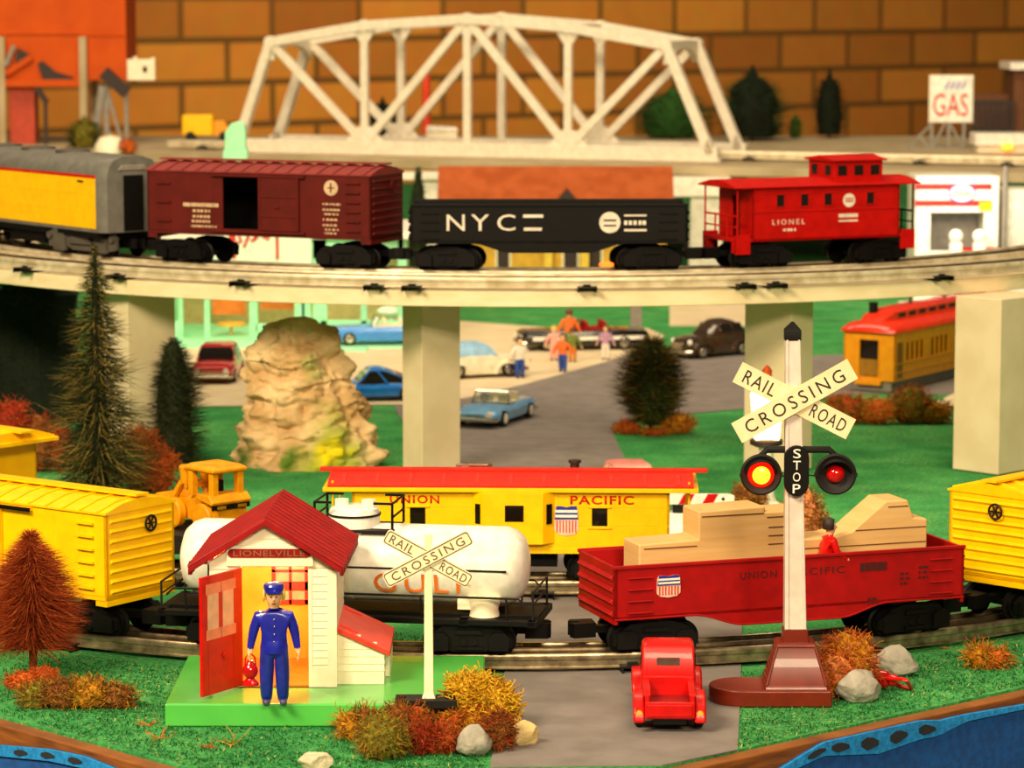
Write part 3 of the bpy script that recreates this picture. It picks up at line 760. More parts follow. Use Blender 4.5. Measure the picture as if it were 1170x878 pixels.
# wooden load lying in the gondola
def load():
    g = RG; r = g.rotation_euler.z
    M = Matrix.Translation(g.location / S) @ Matrix.Rotation(r, 4, 'Z')
    p = M @ Vector((0, 0, 2.52))
    t = thing('wooden_load', 'pale stepped wooden block load lying in the red gondola', 'wooden load', p.x, p.y, p.z, r)
    prof = [(-9.1, 0), (-9.1, 3.85), (-5.4, 3.95), (-5.4, 5.6), (-1.2, 5.7), (-1.2, 5.35), (1.2, 5.35), (1.2, 3.6), (3.2, 3.6), (4.4, 3.9), (6.6, 5.6), (8.0, 5.6), (8.4, 4.5), (9.3, 4.4), (9.3, 0)]
    mb = MB(); mb.prism(prof, -1.7, .9)
    mb.build('carved_block', K['raw_wood'], t, bevel=.12)
    mb = MB()
    for (x0, x1, z) in ((-8.8, -5.5, 3.55), (-5.2, -1.3, 5.25), (-1.1, 1.1, 5.0), (-5, 9.2, 1.9), (1.3, 9.2, 3.0), (4.6, 9.2, 3.9), (6.7, 8.0, 5.2), (-1, 1.1, 4.4), (-1, 1.1, 3.9), (-1, 1.1, 3.4)): mb.box(x0, x1, -1.73, -1.69, z, z + .06)
    mb.build('saw_grooves', K['brown'], t)
load()

def tank_car():
    t = car('tank_car', 'white tank car with orange lettering behind the gateman hut', 'tank car', FC, FR, -9.5, RTF, 6.9)
    h, r_, zc = 9.7, 2.27, 5.0
    mb = MB(); mb.lathe([(.0, -h - .7), (1.0, -h - .6), (1.7, -h - .35), (2.1, -h + .1), (r_, -h + .6), (r_, h - .6), (2.1, h - .1), (1.7, h + .35), (1.0, h + .6), (.0, h + .7)], (0, 0, zc), 'x', 40)
    mb.build('tank', K['bright_white'], t)
    mb = MB()
    for x in (-7.2, 0, 7.2): mb.lathe([(r_ + .03, x - .12), (r_ + .03, x + .12)], (0, 0, zc), 'x', 40) if x == 0 else mb.box(x - .8, x + .8, -1.5, 1.5, 2.6, 3.6)
    mb.build('saddle', K['cream'], t)
    mb = MB()
    for s in (-1, 1): mb.box(-h + .3, h - .3, s * (r_ - .02), s * (r_ + .05), zc - .02, zc + .09)
    mb.build('side_seam', K['charcoal'], t)
    mb = MB(); mb.lathe([(1.5, zc + 1.6), (1.5, zc + 2.9), (1.4, zc + 3.15), (.9, zc + 3.3), (.0, zc + 3.32)], n=28); d = mb.build('dome', K['bright_white'], t)
    for x in (-.75, .85):
        mb = MB(); mb.lathe([(.42, zc + 3.1), (.42, zc + 3.65), (.0, zc + 3.7)], (x, 0, 0), n=14); mb.build('dome_valve', K['bright_white'], d)
    mb = MB(); mb.lathe([(1.56, zc + 2.75), (1.56, zc + 2.87)], n=28); mb.build('dome_band', K['charcoal'], d)
    # platform and handrails round the dome
    mb = MB(); mb.box(-2.0, 2.6, -1.7, 1.7, zc + 1.95, zc + 2.1); p = mb.build('dome_platform', K['charcoal'], t)
    mb = MB()
    for x in (-2.0, 2.6):
        mb = MB()
        for y_ in (-1.65, 1.65): mb.tube([(x, y_, zc + 2.1), (x, y_, zc + 3.75)], .08, 6); mb.tube([(x - (1.1 if x > 0 else -1.0), y_, zc + 3.7), (x, y_, zc + 3.7)], .08, 6)
        for z in (zc + 3.7, zc + 2.9): mb.tube([(x, -1.65, z), (x, 1.65, z)], .07, 6)
        mb.build('handrail', K['black_metal'], p)
    mb = MB(); mb.box(-11.2, 11.2, -1.6, 1.6, 1.9, 2.4)
    for s in (-1, 1): mb.box(-11.2, 11.2, s * 2.3, s * 2.9, 1.95, 2.3)
    for x in (-11, -7, 0, 7, 11): mb.box(x - .3, x + .3, -2.9, 2.9, 1.9, 2.3)
    mb.box(-4.5, -3.0, -2.4, -.5, 1.0, 2.2)
    mb.build('underframe', K['black'], t, bevel=.05)
    for x in (-8.0, 8.0):
        for s in (-1, 1): mb = MB(); mb.lathe([(.9, 2.3), (.8, 2.7), (1.0, 3.4)], (x, s * 1.5, 0), n=16); mb.build('tank_foot', K['cream'], t)
    mb = MB()
    for s in (-1, 1):
        mb.tube([(-10.6, s * 2.9, 3.2), (-10.2, s * 2.95, 3.6), (10.2, s * 2.95, 3.6), (10.6, s * 2.9, 3.2)], .07, 6)
        for x in (-9.5, -4.5, 4.5, 9.5): mb.tube([(x, s * 2.95, 3.6), (x, s * 2.6, 2.3)], .06, 6)
    for x in (-11, 11): mb.tube([(x, -2.6, 2.3), (x, -2.6, 3.9), (x, 2.6, 3.9), (x, 2.6, 2.3)], .07, 6); mb.tube([(x, -2.6, 3.2), (x, 2.6, 3.2)], .06, 6)
    mb.build('side_rail', K['charcoal'], t)
    # lettering on the lower flank of the tank
    a = math.asin(.75 / r_)
    text(t, 'GULF', 5.6, 1.25, K['orange'], TR(4.4, -r_ * math.cos(.36) + -.05, zc - r_ * math.sin(.36), rx=.36 - 0), font_space=1.25)
    return t
tank_car()

# ---- rear lower train
def up_caboose(label, phi, roof, lettered=True, z1=6.15):
    t = car('caboose', label, 'caboose', BC, BR, phi, RTF + .05, 6.2)
    h, y, z0 = 10.25, 2.95, 2.1
    m = K['yellow']
    win = [(-6.0, 1.0, 4.35, 5.6), (5.75, 1.0, 4.25, 5.4)]
    mb = MB()
    for s in (-1, 1):
        xs = [-h, -6.0 - .5, -6.0 + .5, 5.75 - .5, 5.75 + .5, h]
        mb.box(-h, h, s * y, s * (y - .2), z0, 3.8); mb.box(-h, h, s * y, s * (y - .2), 5.0, z1)
        for i in (0, 2, 4): mb.box(xs[i], xs[i + 1], s * y, s * (y - .2), 3.8, 5.0)
        for wx in (-6.0, 5.75):
            mb.box(wx - .75, wx + .75, s * y, s * (y + .1), 5.0, 5.14); mb.box(wx - .75, wx + .75, s * y, s * (y + .1), 3.64, 3.8)
        # bay
        mb.prism([(-2.5, s * y), (-1.75, s * (y + .65)), (2.1, s * (y + .65)), (2.85, s * y)], z0 + .6, z1 - .1, 'z')
        mb.box(-h, h, s * y, s * (y + .05), z0 - .1, z0 + .25)
    for s in (-1, 1): mb.box(s * h, s * (h - .2), -y, y, z0, z1)
    mb.box(-h, h, -y, y, z0, z0 + .2)
    mb.build('body', m, t, bevel=.04)
    mb = MB(); mb.box(-h + .3, h - .3, -.1, .1, z0 + .3, z1 - .05); mb.build('inner_wall', K['brown'], t)
    for s in (-1, 1):
        for wx in (-6.0, 5.75):
            mb = MB(); mb.box(wx - .52, wx + .52, s * (y - .12), s * (y - .08), 3.8, 5.0); mb.build('window_pane', K['dark_glass'], t)
        mb = MB(); mb.box(-.35, .85, s * (y + .66), s * (y + .7), 4.2, 5.25); mb.build('bay_window', K['dark_glass'], t)
        for wx, dr in ((-2.1, 1), (2.5, -1)):
            mb = MB(); a = math.atan2(.65, .75) * dr * -s
            mb.box(-.22, .22, -.03, .03, 4.0, 5.3); mb.build('bay_side_window', K['dark_glass'], t, loc=(wx, s * (y + .36), 0), rz=a * -1 if s > 0 else a * -1)
    e = 12.2
    mb = MB(); P = [(-y - .3, z1 + .15), (-y - .3, z1 + .3), (-1.6, z1 + .78), (0, z1 + .84), (1.6, z1 + .78), (y + .3, z1 + .3), (y + .3, z1 + .15)]
    mb.prism(P, -e + .4, e - .4, 'x')
    for i in range(11):
        x = -e + 1.4 + i * (2 * e - 2.8) / 10
        mb.prism([(-y - .2, z1 + .36), (-1.6, z1 + .86), (-1.6, z1 + .7), (-y - .2, z1 + .26)], x - .12, x + .12, 'x')
    mb.build('roof', roof, t)
    mb = MB(); mb.prism([(-y - .45, z1 - .1), (-y - .45, z1 + .18), (y + .45, z1 + .18), (y + .45, z1 - .1)], -e + .1, e - .1, 'x'); mb.build('roof_edge', m, t, bevel=.04)
    mb = MB(); mb.box(-e - .35, e + .55, -.6, .6, z1 + .82, z1 + .95); mb.build('roof_walk', roof, t)
    if lettered: mb = MB(); mb.lathe([(.3, z1 + .3), (.3, z1 + 1.15), (.42, z1 + 1.18), (.42, z1 + 1.35), (.0, z1 + 1.4)], (4.1, 1.2, 0), n=14); mb.build('smokestack', K['dark_brown'], t)
    for s in (-1, 1):
        mb = MB(); mb.box(s * h, s * (e - .6), -y, y, z0 - .1, z0 + .2); mb.box(s * (e - 1.4), s * (e - .6), -y, y, z0 - .9, z0); mb.build('platform', m, t)
        if not lettered: continue
        mb = MB(); X = s * (e - .7)
        for yy in (-y + .1, -1, 1, y - .1): mb.tube([(X, yy, z0), (X, yy, z0 + (2 if abs(yy) < 2 else 4.6))], .08, 6)
        mb.tube([(X, -y + .1, z0 + 2), (X, y - .1, z0 + 2)], .08, 6); mb.build('railing', m, t)
    mb = MB(); mb.box(-3, 3, -1.6, 1.6, .9, 2.1); mb.build('battery_box', K['black'], t)
    if lettered:
        text(t, 'UNION', 3.2, .54, K['up_red'], TR(-6.2, -y, 5.52), font_space=1.2, bold=.025)
        text(t, 'PACIFIC', 4.1, .58, K['up_red'], TR(5.9, -y, 5.52), font_space=1.15, bold=.025)
        shield(t, 3.6, -y, 4.15, 1.55, 1.95)
    return t
up_caboose('yellow caboose with red roof and shield emblem behind the front train', -1.65, K['up_red'])
up_caboose('plain yellow overhanging-roof car at the left edge behind the yellow boxcar', -39.8, K['yellow'], False, 7.5)
FL = car('flatcar', 'black flatcar carrying the yellow loader behind the tank car', 'flatcar', BC, BR, -17.9, RTF + .05, 6.6)
mb = MB(); mb.box(-9.8, 9.8, -3, 3, 2.0, 2.5)
for s in (-1, 1):
    mb.prism([(-9.8, 2.0), (-5, 1.2), (5, 1.2), (9.8, 2.0)], s * 2.6, s * 3.0)
    for i in range(8): mb.box(-9 + i * 2.5, -8.6 + i * 2.5, s * 3, s * 3.15, 2.1, 2.45)
mb.build('deck', K['charcoal'], FL, bevel=.05)
# ------------------------------------------------------------------ gateman hut
GX, GY = -10.1, 171.8      # centre of the green platform
BT = 1.3                   # its top
def hut():
    t = thing('gateman_hut', 'small white clapboard crossing hut with red roof on a green platform', 'crossing hut', GX, GY, .02)
    mb = MB(); mb.box(-8.55, 8.55, -6.15, 6.2, 0, BT - .02); mb.build('green_platform', K['base_green'], t, bevel=.12)
    x0, x1, y0, y1 = -6.55, .45, -2.15, 5.4       # outer walls
    zt = 7.95; zr = 10.35; xc = (x0 + x1) / 2
    dx0, dx1, dzt = -4.72, -1.05, 8.0       # doorway
    th = .18
    mb = MB()
    mb.box(x0, x0 + th, y0, y1, BT, zt + .2); mb.box(x1 - th, x1, y0, y1, BT, zt + .2)
    mb.box(x0, dx0, y0, y0 + th, BT, zt); mb.box(dx1, x1, y0, y0 + th, BT, zt)
    gable = [(x0, zt), (x0, zt + .26), (xc - .1, zr + .1), (xc + .1, zr + .1), (x1, zt + .26), (x1, zt)]
    gab = [(x0, zt - .02), (dx0, zt - .02), (dx0, 8.05), (dx1, 8.05), (dx1, zt - .02), (x1, zt - .02), (x1, zt + .28), (xc, zr + .14), (x0, zt + .28)]
    mb.prism(gab, y0, y0 + th)
    mb.prism(gable, y1 - th, y1); mb.box(x0, x1, y1 - th, y1, BT, zt)
    # lapped boards
    z = BT + 1.25
    def lap(a, b, z, y, s=-1): mb.prism([(y, z), (y + s * .06, z), (y, z + .4)], a, b, 'x')
    while z < 8.0:
        lap(dx1 + .22, x1 - .45, z, y0) if z < 7.6 else None
        lap(x0 + .1, dx0 - .1, z, y0)
        mb.prism([(x1, z), (x1 + .06, z), (x1, z + .4)], y0 + .45, y1 - .1, 'y')
        z += .41
    z = 8.75
    while z < 10.1:
        w = (zr - z) / (zr - zt) * (x1 - x0) / 2 - .15
        lap(xc - w, xc + w, z, y0); z += .41
    mb.box(x1 - .45, x1 + .05, y0 - .07, y0 + .4, BT, zt - .1); mb.box(dx1, dx1 + .2, y0 - .06, y0, BT, zt - .1)
    mb.box(x0 - .05, x1 + .06, y0 - .1, y0 + .0, BT, BT + .0)
    mb.box(dx1, x1 + .02, y0 - .05, y0, BT, BT + 1.1)
    mb.build('wall_shell', K['cream'], t, bevel=.0)
    # inside
    mb = MB(); mb.box(x0 + th, x0 + th + .05, y0 + th, y1 - th, BT, zt); mb.box(x1 - th - .05, x1 - th, y0 + th, y1 - th, BT, zt); mb.prism([(x0 + th, BT), (x1 - th, BT), (x1 - th, zt), (xc, zr - .3), (x0 + th, zt)], y1 - th - .05, y1 - th)
    mb.build('lining_or_shade', K['amber'], t)
    mb = MB(); mb.box(x0 + th, x1 - th, y0 + .05, y1 - th - .05, BT - .0, BT + .04); mb.prism([(dx0, y0 - .0), (dx1, y0 - .0), (dx1, y0 + .2), (dx0, y0 + .2)], BT, BT + .04, 'z'); mb.build('hut_floor', K['floor_amber'], t)
    yb = y1 - th - .05
    mb = MB(); wx0, wx1, wz0, wz1 = -3.6, -1.5, 4.5, 8.2
    for a, b, c, d in ((wx0, wx0 + .22, wz0, wz1), (wx1 - .22, wx1, wz0, wz1), (wx0, wx1, wz0, wz0 + .25), (wx0, wx1, wz1 - .22, wz1), (wx0, wx1, 6.35, 6.5), (-2.62, -2.47, wz0, wz1), (wx0 - .25, wx1 + .25, 5.3, 5.8)): mb.box(a, b, yb - .14, yb, c, d)
    w = mb.build('back_window', K['lid_red'], t); mb = MB(); mb.box(wx0 + .1, wx1 - .1, yb - .05, yb - .01, wz0 + .1, wz1 - .1); mb.build('pane', K['window_film'], w)
    # ribbed roof
    rf = MB(); rf.T = Matrix.Translation((xc, 2.3, 0)) @ Matrix.Rotation(R_(-2), 4, 'Z') @ Matrix.Translation((-xc - .12, -2.3, 0)); ya, yz = -2.75, 7.35; ex, ez = 4.2, 7.72; zr2 = 10.55
    rf.prism([(xc - ex, ez), (xc - ex, ez + .3), (xc, zr2 + .12), (xc + ex, ez + .3), (xc + ex, ez), (xc, zr2 - .18)], ya, yz)
    n = 11
    for i in range(n):
        y = ya + .15 + i * (yz - ya - .8) / (n - 1)
        for s in (-1, 1):
            rf.loft([[(xc + s * (ex + .08), y, ez + .28), (xc + s * (ex + .08), y + .5, ez + .28), (xc + s * (ex + .08), y + .42, ez + .46), (xc + s * (ex + .08), y + .08, ez + .46)],
                     [(xc, y, zr2 + .1), (xc, y + .5, zr2 + .1), (xc, y + .42, zr2 + .28), (xc, y + .08, zr2 + .28)]])
            rf.box(xc + s * (ex - .05) - .1, xc + s * (ex - .05) + .1, y, y + .5, ez - .12, ez + .3)
    rf.build('roof', K['dark_red'], t, bevel=.03)
    mb = MB(); mb.box(-5.5, -.75, y0 - .22, y0 - .02, 8.06, 9.2); s = mb.build('sign_board', K['cream'], t, bevel=.04)
    mb = MB(); P = []
    for cx, a0 in ((-1.12, -90), (-5.18, 90)):
        for k_ in range(9): a = R_(a0 + k_ * 22.5); P.append((cx + .24 * math.cos(a), 8.8 + .24 * math.sin(a)))
    mb.prism(P, y0 - .27, y0 - .2); pl = mb.build('name_plate', K['dark_red'], s)
    k('sign_gold', '#8a6a40', .5); text(pl, 'LIONELVILLE', 3.9, .32, K['sign_gold'], TR(-3.15, y0 - .27, 8.8), font_space=1.1)
    # open door
    hx, hy = dx0 - .02, y0 - .05
    fx, fy = (223 - 585) / F * 166.6 - GX, 166.6 - GY
    a = math.atan2(fy - hy, fx - hx); Ld = math.hypot(fx - hx, fy - hy)
    dz0, dz1 = BT + .12, 7.95
    d = MB(); o0, o1 = Ld * .24, Ld * .86; wz0, wz1 = 4.75, 7.35; mid = (o0 + o1) / 2
    for q in ((0, o0, dz0, dz1), (o1, Ld, dz0, dz1), (o0, o1, dz0, wz0), (o0, o1, wz1, dz1), (mid - .22, mid + .22, wz0, wz1)): d.box(q[0], q[1], -.11, .11, q[2], q[3])
    d.lathe([(.22, .11), (.2, .2), (.0, .24)], (Ld * .45, 0, 3.4), 'y', 14)
    dr = d.build('door', K['red'], t, loc=(hx, hy, 0), rz=a, bevel=.03)
    for q0, q1 in ((o0, mid - .22), (mid + .22, o1)):
        mb = MB(); mb.box(q0 - .02, q1 + .02, .02, .14, wz0 - .05, wz1 + .1); mb.build('pane', K['window_film'], dr)
        for z in (wz0, wz1 - .1): mb = MB(); mb.box(q0 - .18, q1 + .18, .13, .17, z - .28, z + .28); mb.build('tape_strip', K['tape_film'], dr)
    mb = MB(); mb.tube([(.1, -.1, 7.6), (.15, -.45, 6.4), (.1, -.5, 5.2), (.1, -.2, 4.4)], .1, 8); mb.build('door_spring', K['red'], dr)
    # lean-to bin with sloping lid
    bx0, bx1, by0, by1 = x1 + .02, x1 + 2.6, -1.5, 4.4
    mb = MB(); mb.prism([(bx0, BT), (bx1, BT), (bx1, 3.1), (bx0, 4.3)], by0, by1)
    z = BT + .75
    while z < 4.0:
        e = bx1 if z < 3.0 else bx1 - (z - 3.1) / 1.2 * 2.6
        mb.prism([(by0, z), (by0 - .05, z), (by0, z + .4)], bx0, e, 'x')
        if z < 2.9: mb.prism([(bx1, z), (bx1 + .05, z), (bx1, z + .4)], by0, by1)
        z += .41
    mb.box(bx1 - .05, bx1 + .25, by0 + 2, by1, BT, 2.6)
    mb.build('coal_bin', K['cream'], t)
    mb = MB(); mb.prism([(bx0 - .02, 4.28), (bx0 - .02, 4.6), (bx1 + .35, 3.22), (bx1 + .35, 2.92)], by0 - .3, by1 + .3)
    for y in (by0 + .5, by1 - .7): mb.prism([(bx0 + .2, 4.4), (bx0 + .2, 4.6), (bx0 + 1.1, 4.18), (bx0 + 1.1, 3.95)], y, y + .22)
    mb.build('bin_lid', K['lid_red'], t, bevel=.04)
    mb = MB(); mb.lathe([(.18, 7.1), (.26, 7.4), (.2, 7.8), (.1, 7.9)], (-3.9, 3.2, 0), n=14); mb.build('lamp_bulb', mat('lit_bulb', '#ffd890', .4, emit=4), t)
    l = bpy.data.lights.new('hut_bulb', 'POINT'); l.energy = .13; l.color = (1, .72, .35); l.shadow_soft_size = .004
    lo = bpy.data.objects.new('hut_bulb', l); COL.objects.link(lo); lo.location = ((GX - 3.2) * S, (GY + .6) * S, 7.6 * S)
hut()

# ------------------------------------------------------------------ people
def body_mesh(joints, edges, mats, pick, sub=2, extra=None):
    "one continuous skin grown on a skeleton; joints {name: (x, y, z, r)} in cm"
    me = bpy.data.meshes.new('skeleton'); names = list(joints)
    G = 100.
    me.from_pydata([Vector(joints[n][:3]) * 1. for n in names], [(names.index(a), names.index(b)) for a, b in edges], [])
    o = bpy.data.objects.new('skeleton', me); COL.objects.link(o)
    o.modifiers.new('skin', 'SKIN').use_smooth_shade = True
    sv = me.skin_vertices[0].data
    for i, n in enumerate(names):
        r = joints[n][3]; sv[i].radius = r if isinstance(r, tuple) else (r, r); sv[i].use_root = (i == 0)
    s = o.modifiers.new('sub', 'SUBSURF'); s.levels = s.render_levels = sub
    dg = bpy.context.evaluated_depsgraph_get(); dg.update()
    out = bpy.data.meshes.new_from_object(o.evaluated_get(dg)); bpy.data.objects.remove(o)
    if extra:
        b = bmesh.new(); b.from_mesh(out)
        for c, r in extra:
            bmesh.ops.create_uvsphere(b, u_segments=10, v_segments=8, radius=1, matrix=Matrix.Translation(c) @ Matrix.Diagonal((*r, 1)))
        b.to_mesh(out); b.free()
    out.materials.clear()
    for m in mats: out.materials.append(m)
    for p in out.polygons: p.material_index = pick(p.center); p.use_smooth = True
    for v in out.vertices: v.co = v.co * S
    out.name = 'body'
    return out
def figure(t, mats, h=6.5, armL=(.75, .0, 0), armR=(.75, .0, 0), stride=0., hair=None, cap=None, eyes=True, lean=0., knee=0.):
    "standing figure facing -y; mats = skin, coat, trousers, shoes; arm* = (outward, forward, elbow bend) of each wrist"
    q = h / 6.5
    J, E = {}, []
    def j(n, x, y, z, r, to=None):
        J[n] = (x * q, y * q, z * q, tuple(v * q for v in r) if isinstance(r, tuple) else r * q)
        if to: E.append((to, n))
    j('pelvis', 0, 0, 3.1, (.66, .46))
    j('waist', 0, -lean * .3, 3.7, (.68, .48), 'pelvis'); j('chest', 0, -lean * .8, 4.5, (.74, .5), 'waist'); j('neck0', 0, -lean, 4.98, (.42, .36), 'chest'); j('neck', 0, -lean - .02, 5.18, .26, 'neck0')
    j('head0', 0, -lean - .08, 5.4, (.36, .38), 'neck'); j('head1', 0, -lean - .08, 5.76, (.47, .5), 'head0'); j('head2', 0, -lean - .04, 6.14, (.43, .47), 'head1')
    for n, s, st in (('L', 1, stride), ('R', -1, -stride)):
        j('hip' + n, s * .36, 0, 2.8, .46, 'pelvis'); j('knee' + n, s * .42, -st * .5 - knee * .7, 1.6 + knee * .1, .42, 'hip' + n); j('ankle' + n, s * .43, -st + .05, .36, .34, 'knee' + n)
        j('heel' + n, s * .43, -st + .04, .18, .24, 'ankle' + n); j('toe' + n, s * .46, -st - .55, .15, .2, 'heel' + n)
        out, fw, bend = armL if s > 0 else armR
        j('sh' + n, s * .84, -lean, 4.72, .34, 'chest'); ex, ey, ez = s * (.92 + out * .5), -lean - fw * .35 + bend * .15, 3.92
        j('elb' + n, ex, ey, ez, .28, 'sh' + n)
        wx, wy, wz = s * (.92 + out * (1 - .3 * bend)) , -lean - fw - bend * .7, 3.05 + bend * .75
        j('wri' + n, wx, wy, wz, .2, 'elb' + n)
        d = (Vector((wx, wy, wz)) - Vector((ex, ey, ez))).normalized()
        p = Vector((wx, wy, wz)) + d * .26; j('palm' + n, *p, (.1, .17), 'wri' + n)
        for k_, (a, ln) in enumerate(((-.13, .24), (-.045, .29), (.045, .28), (.13, .2))):
            f1 = p + d * .16 + Vector((0, a, 0)); f2 = f1 + d * ln * .6 + Vector((-s * .05, 0, 0)); f3 = f2 + d * ln * .5 + Vector((-s * .1, 0, 0))
            j(f'f{k_}a' + n, *f1, .052, 'palm' + n); j(f'f{k_}b' + n, *f2, .046, f'f{k_}a' + n); j(f'f{k_}c' + n, *f3, .038, f'f{k_}b' + n)
        t1 = p + Vector((0, -.19, 0)) + d * .0; t2 = t1 + d * .16 + Vector((0, -.05, 0)); j('th1' + n, *t1, .055, 'palm' + n); j('th2' + n, *t2, .042, 'th1' + n)
    wl = {n: J['wri' + n] for n in 'LR'}
    def pick(c):
        z = c.z / q
        if z < .3: return 3
        if z > 5.2: return 0
        for n in 'LR':
            w = Vector(wl[n][:3]); e = Vector(J['elb' + n][:3])
            if (Vector(c) - w).dot((w - e).normalized()) > .03 * q and (Vector(c) - w).length < 1.1 * q and abs(c.x) > .93 * q: return 0
        if z < 2.95 and abs(c.x) < .93 * q: return 2
        return 1
    hz = 5.78
    ex = [((0, (-lean - .55) * q, 5.72 * q), (.07 * q, .11 * q, .12 * q))] + [((s * .46 * q, (-lean - .02) * q, 5.74 * q), (.06 * q, .09 * q, .13 * q)) for s in (-1, 1)]
    me = body_mesh(J, E, mats, pick, 2, ex)
    o = bpy.data.objects.new('body', me); COL.objects.link(o); o.parent = t
    yf = -lean - .08
    if eyes:
        for s in (-1, 1):
            mb = MB(); mb.ell((s * .14 * q, (yf - .45) * q, 5.84 * q), (.05 * q, .04 * q, .045 * q), 8, 6); mb.build('eye', K['dark_brown'], t)
        mb = MB(); mb.ell((0, (yf - .43) * q, 5.48 * q), (.12 * q, .04 * q, .035 * q), 8, 6); mb.build('mouth', K['dark_red'], t)
    if hair:
        mb = MB(); rings = []
        for a, rr in ((-.4, .5), (-.1, .56), (.14, .55), (.36, .44), (.5, .18)):
            rings.append([((rr * 1.06 * math.cos(i * PI / 8)) * q, (-lean + .04 + max(rr * math.sin(i * PI / 8), -.2 if a < .16 else -9)) * q, (6.0 + a) * q) for i in range(16)])
        mb.loft(rings)
        if eyes:
            for s in (-1, 1): mb.ell((s * .52 * q, (-lean - .12) * q, 5.86 * q), (.1 * q, .24 * q, .33 * q), 10, 8)
        mb.build('hair', hair, t)
    if cap:
        mb = MB(); mb.lathe([(.46, 6.08), (.52, 6.12), (.53, 6.24), (.55, 6.36), (.5, 6.46), (.0, 6.52)], (0, -lean - .05, 0), n=20)
        mb.prism([(-.46, -.4 - lean), (-.4, -.68 - lean), (0, -.8 - lean), (.4, -.68 - lean), (.46, -.4 - lean)], 6.06, 6.13, 'z')
        for i in range(len(mb.v)): mb.v[i] = mb.v[i] * q
        c = mb.build('cap', cap, t)
    return o
k('coat_blue', '#1c26a8', .3, col2='#141c92', coat=.4, scale=200); k('trouser_blue', '#1e2c9c', .35, col2='#182480', coat=.3, scale=200); k('shoe_grey', '#4a4a60', .4)
px_, py_ = at(314, 804, BT + .1)
gm = thing('person', 'person in blue uniform coat and cap standing in the hut doorway', 'person', px_, py_, BT + .06, R_(4))
figure(gm, [K['skin'], K['coat_blue'], K['trouser_blue'], K['shoe_grey']], 6.6, armL=(.3, .1, .0), armR=(.34, .1, .0), hair=K['blonde'], cap=K['coat_blue'])
mb = MB()
for z in (4.7, 4.3, 3.9, 3.5): mb.ell((.0, -.5, z), (.05, .03, .05), 8, 6)
mb.build('coat_button', K['chrome'], gm)
mb = MB(); mb.lathe([(.72, 2.85), (.76, 2.83), (.76, 3.2), (.68, 3.5)], n=20); 
for i, v in enumerate(mb.v): v.y *= .76
mb.build('coat_hem', K['coat_blue'], gm)
lx, ly = px_ - 1.28, py_ - .12
lt = thing('lantern', 'red signal lantern hanging from the uniformed figure\'s hand', 'lantern', lx, ly, 2.45)
mb = MB(); mb.lathe([(.0, 0), (.46, 0), (.44, .12), (.3, .26), (.22, .36), (.36, .5), (.42, .72), (.38, .95), (.26, 1.12), (.2, 1.2), (.16, 1.32), (.0, 1.36)], n=22); mb.build('lantern_body', mat('lantern_red', '#c80a10', .12, coat=.6), lt)
mb = MB(); mb.tube([(-.3, 0, .95), (-.24, 0, 1.5), (0, 0, 1.72), (.24, 0, 1.5), (.3, 0, .95)], .045, 6); mb.build('bail_handle', K['lens_red'], lt)

# ------------------------------------------------------------------ small crossbuck sign
def crossboards(t, xc, zc, y, L1, L2, w, a1, a2, m, edge, lm, th, hs, rounded, tx=1.0):
    "two crossed boards; the second lies behind the first"
    def outline(L, w, r):
        if r <= 0: return [(-L / 2, -w / 2), (L / 2, -w / 2), (L / 2, w / 2), (-L / 2, w / 2)]
        P = []
        for sx, sy, a0 in ((1, -1, -90), (1, 1, 0), (-1, 1, 90), (-1, -1, 180)):
            for k_ in range(4): a = R_(a0 + 30 * k_); P.append((sx * (L / 2 - r) + r * math.cos(a), sy * (w / 2 - r) + r * math.sin(a)))
        return P
    for i, (L, a, yy) in enumerate(((L1, a1, y), (L2, a2, y + th * 1.1))):
        mb = MB(); mb.T = TR(xc, 0, zc, 0, -a, 0); mb.prism(outline(L, w, rounded), yy - th, yy)
        b = mb.build('sign_board', m, t)
        if edge:
            mb = MB(); mb.T = TR(xc, 0, zc, 0, -a, 0); q0 = outline(L - .1, w - .1, rounded * .9); q1 = outline(L - .2, w - .2, rounded * .8); n = len(q0)
            yf = yy - th - .015
            mb.add([(p[0], yf, p[1]) for p in q0] + [(p[0], yf, p[1]) for p in q1] + [(p[0], yf + .03, p[1]) for p in q0] + [(p[0], yf + .03, p[1]) for p in q1],
                   [(i_, (i_ + 1) % n, n + (i_ + 1) % n, n + i_) for i_ in range(n)] + [(2 * n + i_, 3 * n + i_, 3 * n + (i_ + 1) % n, 2 * n + (i_ + 1) % n) for i_ in range(n)] + [(i_, 2 * n + i_, 2 * n + (i_ + 1) % n, (i_ + 1) % n) for i_ in range(n)] + [(n + i_, n + (i_ + 1) % n, 3 * n + (i_ + 1) % n, 3 * n + i_) for i_ in range(n)])
            mb.build('sign_border', edge, b)
        M = TR(xc, yy - th, zc, 0, -a, 0)
        if i == 0: text(b, 'CROSSING', L * .84, w * hs, lm, M, font_space=1.35)
        else:
            text(b, 'RAIL', L * .27 * tx, w * hs, lm, M @ TR(-L * .305, 0, 0), font_space=1.2)
            text(b, 'ROAD', L * .3 * tx, w * hs, lm, M @ TR(L * .3, 0, 0), font_space=1.2)
k('letter_brown', '#6a4a28', .6); k('letter_dark', '#2c2014', .6); k('sign_cream', '#f2ecc4', .45, col2='#ece4b8')
